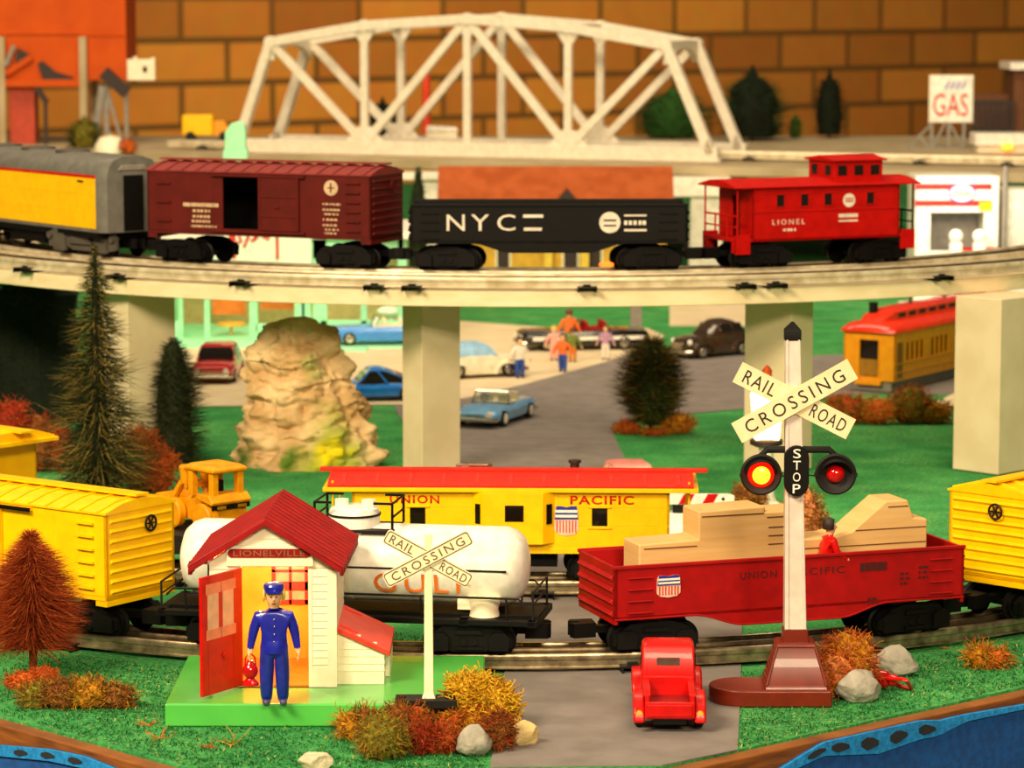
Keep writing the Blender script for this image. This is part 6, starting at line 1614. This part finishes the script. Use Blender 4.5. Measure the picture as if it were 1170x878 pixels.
# ------------------------------------------------------------------ trolley car
def trolley():
    D = 305.; cx, cz = pz(1022, 447, D)
    ang = R_(57)
    # local +x runs back to the right; the near end is at x = 0 with its right corner nearest the signal
    t = thing('trolley_car', 'yellow trolley car with red roof parked behind the deck at right', 'trolley', cx, D, .1, ang)
    W, L, zb, ze = 5.6, 26., 1.1, 5.9
    y0, y1 = 0., W
    m = K['deep_yellow']
    wn = [2.6 + i * 1.05 for i in range(4)] + [8.2 + i * 1.05 for i in range(4)] + [13.8 + i * 1.05 for i in range(4)] + [19.4 + i * 1.05 for i in range(4)]
    mb = MB(); wb, wt = 2.95, 4.75
    for y in (y0, y1):
        s = 1 if y == y0 else -1
        mb.box(0, L, y, y + s * .2, zb, wb); mb.box(0, L, y, y + s * .2, wt, ze)
        xs = [0] + [v for w in wn for v in (w, w + .7)] + [L]
        for i in range(0, len(xs), 2): mb.box(xs[i], xs[i + 1], y, y + s * .2, wb, wt)
        for z in (wb - .2, 1.9): mb.box(0, L, y - s * .06, y, z, z + .12)
        mb.box(.5, 1.6, y - s * .0, y - s * .04, zb + .2, 4.9)
    for x in (0, L - .2):
        mb.box(x, x + .2, 0, 1.75, zb, ze); mb.box(x, x + .2, 3.85, W, zb, ze); mb.box(x, x + .2, 1.75, 3.85, 5.1, ze); mb.box(x, x + .2, 1.75, 3.85, zb, 1.5)
    mb.prism([(1.4, zb - .4), (4.2, zb - .4), (4.2, zb), (1.4, zb)], -.35, 0, 'x')
    for y in (1.7, 3.9): mb.box(-.1, 0, y - .08, y + .08, zb, 5.2)
    mb.prism([(0, ze - .05), (W, ze - .05), (W / 2 + 1.2, ze + .7), (W / 2 - 1.2, ze + .7)], 0, .2, 'x')
    mb.build('body', m, t, bevel=.04)
    mb = MB(); mb.box(-.06, .02, 1.85, 3.75, 1.6, 3.2)
    for i in range(6): mb.box(-.09, -.05, 1.9 + i * .31, 2.05 + i * .31, 1.6, 3.2)
    mb.build('end_gate', mat('gate_bronze', '#b07810', .5), t)
    mb = MB(); mb.box(.25, .35, 1.8, 3.8, 3.2, 5.1); mb.box(.4, L - .4, .25, .3, wb, wt); mb.box(.4, L - .4, W - .3, W - .25, wb, wt); mb.build('window_pane', K['dark_glass'], t)
    mb = MB(); mb.box(.5, 1.6, -.05, .0, zb + .3, 4.9); mb.build('side_door', mat('door_bronze', '#8a5a10', .5), t)
    # roof: curved lower roof, raised clerestory
    P = []
    for i in range(13): a = R_(180 - 15 * i); P.append((W / 2 + (W / 2 + .3) * math.cos(a), ze + 1.1 * math.sin(a) ** .8 if 0 < i < 12 else ze))
    rings = [[(x, W / 2 + (u - W / 2) * f, ze + (v - ze) * g) for u, v in P] for x, f, g in ((-.6, .8, .25), (-.35, .97, .6), (.6, 1, 1), (L - .6, 1, 1), (L + .35, .97, .6), (L + .6, .8, .25))]
    mb = MB(); mb.loft(rings); r = mb.build('roof', mat('trolley_red', '#e03010', .3, col2='#d0280a', coat=.3), t)
    mb = MB(); Q = [(1.35, ze + .8), (1.35, ze + 1.75), (1.9, ze + 2.05), (W - 1.9, ze + 2.05), (W - 1.35, ze + 1.75), (W - 1.35, ze + .8)]
    mb.loft([[(x, W / 2 + (u - W / 2) * f, ze + .8 + (v - ze - .8) * g) for u, v in Q] for x, f, g in ((.2, .7, .1), (1.2, .95, .6), (3, 1, 1), (L - 3, 1, 1), (L - .5, .8, .3))]); c = mb.build('clerestory', bpy.data.materials['trolley_red'], r)
    mb = MB()
    for i in range(9): x = 3.4 + i * 2.3; mb.box(x, x + 1.5, 1.28, 1.36, ze + 1.2, ze + 1.6)
    mb.build('clerestory_window', K['dark_brown'], c)
    mb = MB(); mb.lathe([(.45, ze + .9), (.45, ze + 2.6), (.55, ze + 2.7), (0, ze + 2.75)], (2.0, W - 2.2, 0), n=14); mb.build('roof_vent', K['black'], r)
    for x in (9., 17.): mb = MB(); mb.lathe([(.16, ze + 1.9), (.12, ze + 2.9), (.3, ze + 3.0), (0, ze + 3.05)], (x, W / 2, 0), n=10); mb.build('roof_pin', K['dark_brown'], r)
    mb = MB(); mb.box(.3, L - .3, .5, W - .5, .05, zb); mb.build('underframe', K['grey'], t)
trolley()

# ------------------------------------------------------------------ mint drive-in diner
def diner():
    D = 352.; X = lambda px, D=D: pz(px, 380, D)[0]
    x0, x1 = X(188), X(462); cx = (x0 + x1) / 2
    t = thing('diner', 'mint green drive-in diner with wide windows and red script sign', 'diner', cx, D, .05)
    m = K['mint']; zt = 11.6
    fr = [X(p) - cx for p in (188, 205, 237, 290, 343, 358, 372, 420, 462)]
    mb = MB(); d1 = 16.
    for px, w in ((190, 1.0), (207, .5), (237, .6), (290, .9), (341, .8), (352, .7), (366, 1.6), (416, .7), (460, 1.0)):
        q = X(px) - cx; mb.box(q - w / 2, q + w / 2, -.3, .3, .2, zt)
    mb.box(x0 - cx, x1 - cx, -.3, .3, 9.2, zt)
    a, b = X(292) - cx, X(341) - cx; mb.box(a, b, -.3, .3, 1.0, 1.9)
    a, b = X(366) - cx, x1 - cx; mb.box(a, b, -.3, .3, 0, 2.3)
    mb.box(x0 - cx, X(205) - cx, -.3, .3, 0, 2.2)
    mb.box(x0 - cx, x0 - cx + .4, 0, d1, 0, zt); mb.box(x1 - cx - .4, x1 - cx, 0, d1, 0, zt)
    mb.build('front_frame', m, t, bevel=.05)
    mb = MB(); mb.box(x0 - cx - 1, x1 - cx + .5, -8.3, d1, 0, .25); mb.prism([(X(385) - cx, -11.5), (X(424) - cx, -11.5), (X(424) - cx, -8.2), (X(385) - cx, -8.2)], 0, .25, 'z'); mb.build('floor_slab', K['mint'], t, bevel=.05)
    mb = MB(); mb.box(x0 - cx, x1 - cx, d1 - .3, d1, 0, zt); mb.build('back_wall', mat('diner_tan', '#d8b078', .7), t)
    mb = MB(); mb.box(x0 - cx - 1.2, x1 - cx + 1.2, -2.5, d1 + .5, zt, zt + .8); mb.build('roof', K['bright_white'], t, bevel=.1)
    # red script on the pale sign panel over the roof edge
    a, b = X(232, 346) - cx, X(356, 346) - cx
    mb = MB(); mb.box(a, b, -5.0, -4.6, 9.0, 13.4); pan = mb.build('sign_panel', mat('sign_mint', '#dcfae0', .5, col2='#d4f4d8'), t, bevel=.08)
    for xx in (a + .6, b - .6): mb = MB(); mb.box(xx - .2, xx + .2, -4.6, -2.4, 12.2, 12.5); mb.build('sign_bracket', m, pan)
    mb = MB(); k_ = (b - a) / 124; U = lambda px: a + (px - 232) * k_; V = lambda r: 13.0 - (r - 262) * .104
    for st in ([(258, 283), (264, 268), (266, 280), (269, 292)], [(264, 270), (272, 266), (276, 276), (268, 278)], [(268, 266), (267, 294)], [(279, 282), (284, 270), (288, 276), (294, 268)], [(290, 275), (297, 268), (303, 272)], [(303, 270), (306, 274), (309, 268)], [(316.5, 264), (317, 280), (317, 295)]):
        mb.tube([(U(p), -5.08, V(r)) for p, r in st], .16, 6)
    mb.build('red_script', K['up_red'], pan)
    # pylon with rounded mint head
    px0, px1 = pz(255, 170, 356)[0] - cx, pz(284, 170, 356)[0] - cx; zp = pz(268, 139, 356)[1]
    mb = MB(); mb.box(px0 + .3, px1 - .3, 3, 4.6, zt + .8, zp - 4.4)
    mb.prism([(px0 + .25, zp - 3.2), (px0 + .3, zp - 1.2), (px0 + 1.0, zp - .25), (px0 + 1.8, zp), (px1 - .35, zp - .2), (px1 - .25, zp - 1.2), (px1 - .25, zp - 3.2)], 3, 4.6)
    mb.prism([(px0 + .05, zp - 4.4), (px0 + .1, zp - 3.2), (px1 - .3, zp - 3.2), (px1 - .1, zp - 3.0), (px1, zp - 3.8), (px1 - .2, zp - 4.4)], 2.8, 4.8)
    mb.build('pylon', m, t, bevel=.1)
    # what one sees through the windows
    mb = MB(); q = X(268, 360) - cx; mb.lathe([(1.7, 1.3), (1.7, 1.55), (0, 1.6)], (q, 4, 0), n=20); mb.lathe([(.15, .25), (.15, 1.3)], (q, 4, 0), n=8); mb.build('round_table', K['amber'], t)
    mb = MB(); q = X(262, 360) - cx; mb.box(q - 2.0, q + 1.8, 9, 9.3, 2.0, 6.4); mb.build('menu_board', K['orange'], t)
    mb = MB(); a, b = X(300, 360) - cx, X(338, 360) - cx; mb.box(a, b, 6, 6.4, 2.9, 6.2); mb.build('order_counter', K['orange'], t)
    mb = MB(); q = X(348, 352) - cx; mb.box(q - .4, q + .5, 1.2, 1.8, .3, 6.0); mb.build('door_leaf', mat('slate_blue', '#3c4c88', .5), t)
    mb = MB(); q = X(445, 349) - cx; mb.ell((q, 3, 3.0), (1.7, 1.3, .6), 18, 8); mb.lathe([(.2, .2), (.2, 2.8)], (q, 3, 0), n=8); mb.build('white_parasol', K['bright_white'], t)
    l = bpy.data.lights.new('diner_lamp', 'AREA'); l.energy = .16; l.color = (1, .86, .6); l.size = .2
    lo = bpy.data.objects.new('diner_lamp', l); COL.objects.link(lo); lo.location = Vector((cx, D + 7, zt - .5)) * S
diner()

# ------------------------------------------------------------------ brown-roofed station behind the gondola
def station():
    D = 398.; X = lambda px, D=D: pz(px, 250, D)[0]
    x0, x1 = X(500), X(770); cx = (x0 + x1) / 2; w = (x1 - x0) / 2
    t = thing('station_house', 'yellow house with long terracotta roof behind the black gondola', 'house', cx, D, .02)
    zr = pz(640, 190, D + 4)[1]; ze = pz(640, 245, D)[1]
    mb = MB(); wall = [(-w + 1, -1.2), (w - 1, -1.2), (w - 1, 9.5), (-w + 1, 9.5)]
    wx = [-8.3, -4.5, 1.0, 4.6, 8.4]
    mb.prism(wall, 0, ze + .2, 'z')
    mb.prism([(-1.2, ze), (9.5, ze), (4.2, zr - .4)], -w + 1, w - 1, 'x')
    mb.build('walls', K['house_yellow'], t)
    mb = MB(); e = w
    mb.prism([(-3.0, ze - .6), (-3.0, ze - .2), (4.2, zr), (11.4, ze - .2), (11.4, ze - .6), (4.2, zr - .5)], -e, e, 'x'); r = mb.build('roof', K['terracotta'], t, bevel=.05)
    mb = MB(); q = X(648, D - 2) - cx; zt = pz(648, 217, D - 3)[1]
    mb.prism([(q - 1.7, zt - 1.9), (q + 1.7, zt - 1.9), (q, zt)], -3.3, 2.5); mb.build('gable_vent', K['dark_brown'], r)
    for px, wd in ((575, 1.0), (652, 1.1), (678, 1.2), (712, .9)):
        q = X(px, D - 1) - cx; mb = MB(); mb.box(q - wd, q + wd, -1.4, -1.15, 4.0, 8.4); f = mb.build('window_frame', K['sign_cream'], t); mb = MB(); mb.box(q - wd + .25, q + wd - .25, -1.46, -1.38, 4.3, 8.1); mb.box(q - .08, q + .08, -1.5, -1.4, 4.3, 8.1); mb.build('pane', K['dark_brown'], f)
    for px in (626, 668, 735, 528): q = X(px, D - 1) - cx; mb = MB(); mb.box(q - .5, q + .5, -2.6, -2.1, 0, ze); mb.build('porch_post', mat('post_yellow', '#e8c440', .5), t) if 'post_yellow' not in bpy.data.materials else mb.build('porch_post', bpy.data.materials['post_yellow'], t)
station()

# ------------------------------------------------------------------ white and red gas station
def gas():
    D = 394.; P = lambda px, r, D=D: pz(px, r, D)
    x0, x1 = P(1046, 240)[0], P(1192, 240)[0]; cx = (x0 + x1) / 2
    t = thing('gas_station', 'white gas station with red stripes and oval emblem behind the red caboose', 'gas station', cx, D, .02)
    xm = P(1141, 240)[0] - cx; z = lambda r: P(1100, r)[1]
    a = x0 - cx
    mb = MB(); mb.box(a, a + 1.9, 0, 8, 0, z(202)); mb.box(xm - 1.8, xm, 0, 8, 0, z(202)); mb.box(a + .02, xm - .02, -.05, .4, z(243), z(202) + .03); mb.box(a + .02, xm - .02, -.05, .4, 0, z(287)); mb.box(a + .03, xm - .03, 7.6, 7.95, .02, z(202) - .02); mb.box(a + .05, xm - .05, .1, 7.9, z(202) - .3, z(202) - .01)
    b = x1 - cx; mb.box(xm + .7, b, .5, 8, 0, 14.2)
    mb.build('walls', K['bright_white'], t, bevel=.05)
    mb = MB(); mb.box(a + 2, xm - 1.9, 5.2, 5.5, 0, z(243)); mb.build('back_partition', K['grey'], t)
    for r0, r1 in ((210, 217), (229, 236)): mb = MB(); mb.box(a - .1, xm - .9, -.12, .02, z(r1), z(r0)); mb.build('red_stripe', K['red'], t)
    mb = MB(); mb.box(a + 5, xm + .1, -.1, .02, z(287), z(283)); mb.build('red_stripe', K['red'], t)
    q = P(1099, 222)[0] - cx; s = MB(); s.T = TR(q, 0, z(221), 0, 0, 0) @ Matrix.Diagonal((1.75, 1, 1.25, 1)); s.lathe([(0, -.25), (1, -.25), (1, .0), (0, 0)], ax='y', n=32); em = s.build('oval_emblem', K['shield_blue'], t)
    s = MB(); s.T = TR(q, 0, z(221)) @ Matrix.Diagonal((1.5, 1, 1.03, 1)); s.lathe([(0, -.32), (1, -.32), (1, -.2), (0, -.2)], ax='y', n=32); s.build('emblem_field', K['bright_white'], em)
    mb = MB(); mb.tube([(q - 1.1, -.36, z(221)), (q - .7, -.36, z(218)), (q - .3, -.36, z(223)), (q + .1, -.36, z(219)), (q + .5, -.36, z(223)), (q + 1.0, -.36, z(219))], .13, 6); mb.build('emblem_script', K['up_red'], em)
    q = P(1126, 238)[0] - cx; mb = MB(); mb.box(q - .8, q + .8, -.2, -.02, z(241), z(231)); mb.build('yellow_placard', K['yellow'], t)
    mb = MB(); q = P(1147, 240)[0] - cx; mb.lathe([(.35, 0), (.35, z(190))], (q, -.8, 0), n=12); mb.build('downpipe', K['grey'], t)
    l = bpy.data.lights.new('station_lamp', 'AREA'); l.energy = .16; l.color = (1, .85, .7); l.size = .12
    lo = bpy.data.objects.new('station_lamp', l); COL.objects.link(lo); lo.location = Vector((cx - 3, D - 8, 15.)) * S; lo.rotation_euler = (R_(50), 0, 0)
    # forecourt and pumps
    mb = MB(); mb.box(a - 2, b, -9, 0, .0, .3); mb.build('forecourt', K['bright_white'], t)
    for px, nm in ((1092, 'white gas pump with red base left of its twin'), (1119, 'white gas pump with red base right of its twin')):
        X, _ = pz(px, 275, D - 3.5); g = thing('gas_pump', nm, 'gas pump', X, D - 3.5, .35, 0, 'gas pumps')
        mb = MB(); mb.box(-.9, .9, -.6, .6, 0, 3.2); mb.build('pump_base', K['red'], g, bevel=.08)
        mb = MB(); mb.box(-.75, .75, -.5, .5, 3.2, 7.6); mb.build('pump_case', K['bright_white'], g, bevel=.1)
        mb = MB(); mb.ell((0, 0, 8.4), (.85, .5, .85), 16, 10); mb.build('pump_globe', K['bright_white'], g)
        mb = MB(); mb.tube([(.75, -.3, 5.5), (1.2, -.4, 4.5), (.9, -.4, 3.0)], .1, 6); mb.build('hose', K['black'], g)
gas()

# ------------------------------------------------------------------ things on the far shelf
D = 468.
x, _ = pz(1088, 170, D); z = lambda r: pz(1088, r, D)[1]
t = thing('gas_billboard', 'white GAS billboard with blue slashes on a trestle frame', 'billboard', x, D, DZ + .02, R_(-4))
xa, xb = pz(1063, 110, D)[0] - x, pz(1111, 110, D)[0] - x
mb = MB(); mb.box(xa, xb, -.3, .2, z(140) - DZ, z(87) - DZ); pan = mb.build('sign_panel', K['bright_white'], t, bevel=.08)
mb = MB(); mb.box(xa - .15, xb + .15, .2, .4, z(141) - DZ, z(86) - DZ); mb.build('panel_frame', K['cream'], pan)
text(pan, 'GAS', (xb - xa) * .82, z(107) - z(133), K['up_red'], TR((xa + xb) / 2 - .1, -.3, (z(107) + z(133)) / 2 - DZ), depth=.06)
mb = MB()
for i in range(4): u = xa + 2.0 + i * .8; mb.prism([(u, z(102) - DZ), (u + .35, z(102) - DZ), (u + .95, z(93) - DZ), (u + .6, z(93) - DZ)], -.36, -.29)
mb.build('blue_slashes', mat('slash_blue', '#8890d0', .5), pan)
mb = MB(); zt = z(138) - DZ
for u in (xa + .3, (xa + xb) / 2 - .3, xb - 1.2): mb.bar((u, 0, 0), (u, 0, zt), .5)
mb.bar((xa + .5, 0, .2), (xa + 2.4, 0, zt), .35); mb.bar((xb - 1.4, 0, .2), (xa + 2.8, 0, zt), .35); mb.bar((xa - 3, .6, .2), (xa + .3, 0, zt - .5), .4); mb.bar((xa - 1.6, .4, zt * .5), (xa - .2, .3, .2), .35); mb.box(xa - 3, xb, -.4, 1, 0, .25)
mb.build('trestle_frame', K['grey'], t)
# lit white box sign at the right edge
x0, x1 = pz(1114, 165, 455)[0], pz(1210, 165, 455)[0]; z1 = pz(1140, 157, 455)[1]; z0 = DZ
t = thing('white_kiosk', 'low white flat-roofed kiosk with an orange lamp at the right edge', 'kiosk', (x0 + x1) / 2, 457, DZ + .02)
h = (x1 - x0) / 2
mb = MB(); mb.box(-h + .5, h - .5, -1.5, 3, 0, max(z1 - z0 - 1.2, .3)); mb.build('walls', K['cream'], t); mb = MB(); mb.box(-h, h, -2.2, 3.6, max(z1 - z0 - 1.2, .3), z1 - z0 + .5); mb.build('flat_roof', K['bright_white'], t, bevel=.1)
u = pz(1153, 168, 453)[0] - (x0 + x1) / 2
mb = MB(); mb.ell((u, -2.6, .9), (.9, .5, .5), 16, 10); mb.build('orange_lamp', mat('lit_orange', '#ff8a20', .4, emit=3), t)
# dark balcony house at the far right
x0 = pz(1112, 130, 494)[0]; x1 = pz(1250, 130, 494)[0]
t = thing('brown_house', 'brown timber house with dark balcony rail at the right frame edge', 'house', (x0 + x1) / 2, 496, DZ + .02)
h = (x1 - x0) / 2; Z = lambda r: pz(1140, r, 494)[1] - DZ
xs = pz(1160, 130, 494)[0] - (x0 + x1) / 2
mb = MB(); mb.box(xs, h, 0, 9, 0, Z(80)); mb.box(-h, xs, 5, 9, 0, Z(110)); mb.build('walls', K['brown'], t)
mb = MB(); mb.box(xs - .8, h + 2, -1.5, 10, Z(80), Z(72)); mb.build('roof', K['bright_white'], t)
mb = MB(); mb.box(-h, xs, -1, 5, 0, Z(152)); mb.box(-h, xs, -1.2, -.8, Z(121), Z(115)); mb.box(-h, xs, -1.1, -.8, Z(150), Z(146))
for i in range(8): u = -h + .3 + i * (xs + h - .6) / 7; mb.box(u - .3, u + .3, -1.15, -.85, 0, Z(118))
mb.build('balcony_rail', K['dark_brown'], t)
# orange pole and white crate beyond the bridge
x, zt = pz(487, 84, 500); t = thing('orange_pole', 'thin bright orange pole seen through the truss bridge', 'pole', x, 500, DZ + .02)
mb = MB(); mb.lathe([(.7, 0), (.62, zt - DZ), (.3, zt - DZ + .4), (0, zt - DZ + .45)], n=14); mb.build('shaft', mat('pole_orange', '#f0441c', .5), t); mb = MB(); mb.lathe([(1.6, 0), (1.5, .4), (.8, .6)], n=16); mb.build('foot', K['grey'], t)
x, _ = pz(505, 150, 478); t = thing('white_shed', 'low white rounded shed seen through the truss bridge', 'shed', x, 478, DZ + .02)
zt = pz(505, 144, 478)[1] - DZ
mb = MB(); mb.box(-2.3, 2.3, -1.5, 1.5, 0, zt - .8); mb.build('walls', K['cream'], t); mb = MB(); mb.prism([(-2.5, zt - .8), (2.5, zt - .8), (2.2, zt - .2), (-2.2, zt)], -1.7, 1.7); mb.build('roof', K['bright_white'], t, bevel=.1)
x, zt = pz(228, 131, 490); t = thing('yellow_truck', 'small yellow toy truck standing on the shelf left of the bridge', 'toy truck', x + 1, 490, DZ + .02)
mb = MB(); mb.box(-3.6, 1.2, -1.6, 1.6, .9, zt - DZ); mb.build('box_body', K['yellow'], t, bevel=.3); mb = MB(); mb.prism([(1.3, .9), (4.4, .9), (4.4, 2.0), (3.4, 2.3), (2.9, 3.2), (1.3, 3.2)], -1.5, 1.5); mb.build('cab', K['deep_yellow'], t, bevel=.1)
for q in (-2.3, 2.9):
    for s in (-1, 1): mb = MB(); mb.lathe([(0, s * 1.2), (.8, s * 1.2), (.8, s * 1.7), (0, s * 1.7)], (q, 0, .8), 'y', 18); mb.build('wheel', K['tyre'], t)
# white dome and rust ball behind the yellow diesel
x, zt = pz(126, 158, 455); t = thing('white_tent', 'white rounded toy tent behind the yellow diesel unit', 'tent', x, 455, DZ + .02)
mb = MB(); mb.lathe([(2.4, 0), (2.4, .4), (2.2, 1.2), (1.5, zt - DZ + .1), (0, zt - DZ + .5)], n=24); mb.build('canvas', K['cream'], t); mb = MB(); mb.lathe([(.15, zt - DZ + .2), (.1, zt - DZ + 1.0), (0, zt - DZ + 1.1)], n=8); mb.build('tent_peak', K['grey'], t)
x, _ = pz(146, 168, 452); moss('autumn_bush', 'tiny rust bush beside the white tent above the diesel', x, 452, DZ, [(0, 0, 1.3, 1., 2.4)], ['moss_rust', 'moss_orange'], 260, .06, .5, 91, cat='bush', group='bushes')

# ------------------------------------------------------------------ orange coal elevator at the left
def coal():
    D = 480.; X = lambda px: pz(px, 100, D)[0]; Z = lambda r: pz(80, r, D)[1] - DZ
    cx = X(50); t = thing('coal_elevator', 'tall orange coal elevator on grey posts at the far left', 'coal elevator', cx, D, DZ + .02)
    m = K['coal_orange']; x = lambda px: X(px) - cx
    mb = MB(); mb.box(x(-60), x(145), 0, 13, Z(92), Z(-60)); mb.box(x(2), x(92), -.25, 0, Z(38) - .25, Z(38) + .25); mb.box(x(92), x(144), -.2, 0, Z(40) - .2, Z(40)); mb.build('bunker', m, t, bevel=.1)
    mb = MB(); mb.loft([[(x(-60) - 1, -1, Z(-60)), (x(145) + 1, -1, Z(-60)), (x(145) + 1, 14, Z(-60)), (x(-60) - 1, 14, Z(-60))], [(x(-40), 5, Z(-105)), (x(125), 5, Z(-105)), (x(125), 8, Z(-105)), (x(-40), 8, Z(-105))]]); mb.build('roof', K['dark_red'], t)
    for px in (3, 96):
        for y in (-.6, 12.): mb = MB(); mb.box(x(px) - .55, x(px) + .55, y - .55, y + .55, 0, Z(42)); mb.build('post', K['shelf_paint'], t, bevel=.05)
    mb = MB(); mb.box(x(6), x(92), -.9, -.2, Z(99), Z(91)); mb.bar((x(8), -.5, Z(84)), (x(38), -.5, Z(65)), .9); mb.build('cross_beam', m, t)
    mb = MB(); mb.box(x(9), x(38), 1, 5, 0, Z(98)); mb.build('lift_shaft', mat('shaft_red', '#b83c18', .6), t)
    mb = MB(); mb.prism([(x(18), Z(72)), (x(22), Z(55)), (x(36), Z(63)), (x(26), Z(74))], -.7, .2); mb.prism([(x(44), Z(72)), (x(50), Z(70)), (x(64), Z(82)), (x(84), Z(88)), (x(84), Z(91)), (x(50), Z(91))], -.7, .2); mb.bar((x(42), -.4, Z(100)), (x(54), -.4, Z(118)), .8); mb.box(x(50), x(54), -.6, -.2, 0, Z(116)); mb.build('feed_chute', K['dark_brown'], t)
    mb = MB(); mb.bar((x(120), -1.2, Z(82)), (x(146), -1.2, Z(106)), 1.8, 2.0); mb.build('coal_chute', K['dark_brown'], t)
    for p, q_, w_ in (((x(118), -1, Z(98)), (x(108), -1, 0), 1.0), ((x(122), -1, Z(98)), (x(140), -1, 0), .5), ((x(145), -1, Z(106)), (x(145), -1, 0), .6), ((x(122), -.6, Z(100)), (x(122), -.6, 0), .8), ((x(8), -.8, Z(75)), (x(18), -.8, Z(52)), .6)): mb = MB(); mb.bar(p, q_, w_); mb.build('chute_leg', K['grey'], t)
    u0, u1 = x(144) + .1, x(177)
    mb = MB(); mb.box(u0, u1, .5, 1.1, Z(92), Z(68)); mb.box(u1 - .6, u1, .4, 1.2, Z(92), Z(66)); mb.box(u0 + 1.0, u0 + 1.6, .4, 1.2, Z(70), Z(65))
    s = mb.build('side_sign', K['cream'], t, label='small cream side sign', bevel=.05); mb = MB(); mb.box(x(163), x(168), .4, .55, Z(83), Z(76)); mb.build('sign_mark', K['dark_brown'], s)
coal()
# ------------------------------------------------------------------ light and camera
def area(name, x, y, z, sx, sy, e, col, target):
    l = bpy.data.lights.new(name, 'AREA'); l.shape = 'RECTANGLE'; l.size = sx * S; l.size_y = sy * S; l.energy = e; l.color = col
    o = bpy.data.objects.new(name, l); COL.objects.link(o); o.location = Vector((x, y, z)) * S
    o.rotation_euler = (Vector(target) - Vector((x, y, z))).to_track_quat('-Z', 'Y').to_euler()
WARM = (1, .80, .52)
area('ceiling_lamp', -150, 0, 200, 120, 60, 100, WARM, (-10, 210, 0))
area('ceiling_lamp', 70, -260, 215, 140, 60, 130, WARM, (10, 230, 10))
area('ceiling_lamp', 80, 170, 210, 120, 60, 12, WARM, (10, 250, 0))
area('ceiling_lamp', -40, 330, 230, 240, 80, 45, WARM, (0, 450, 0))
area('ceiling_lamp', 120, 1100, 230, 400, 120, 300, WARM, (120, 1600, 0))
w = bpy.data.worlds.new('hall'); bpy.context.scene.world = w; w.use_nodes = True
w.node_tree.nodes['Background'].inputs[0].default_value = (1, .82, .58, 1); w.node_tree.nodes['Background'].inputs[1].default_value = .09
c = bpy.data.cameras.new('camera'); c.sensor_width = 36; c.lens = 36 * F / 1170; c.clip_start = .05; c.clip_end = 60
c.dof.use_dof = True; c.dof.focus_distance = 1.78; c.dof.aperture_fstop = c.lens / 4.6
co = bpy.data.objects.new('camera', c); COL.objects.link(co); co.location = (0, 0, H * S); co.rotation_euler = (PI / 2 - TH, 0, 0)
sc = bpy.context.scene; sc.camera = co
sc.view_settings.view_transform = 'Standard'; sc.view_settings.look = 'None'; sc.view_settings.exposure = .35; sc.view_settings.gamma = 1; sc.view_settings.use_curve_mapping = False
sc.cycles.max_bounces = 6; sc.cycles.use_denoising = True
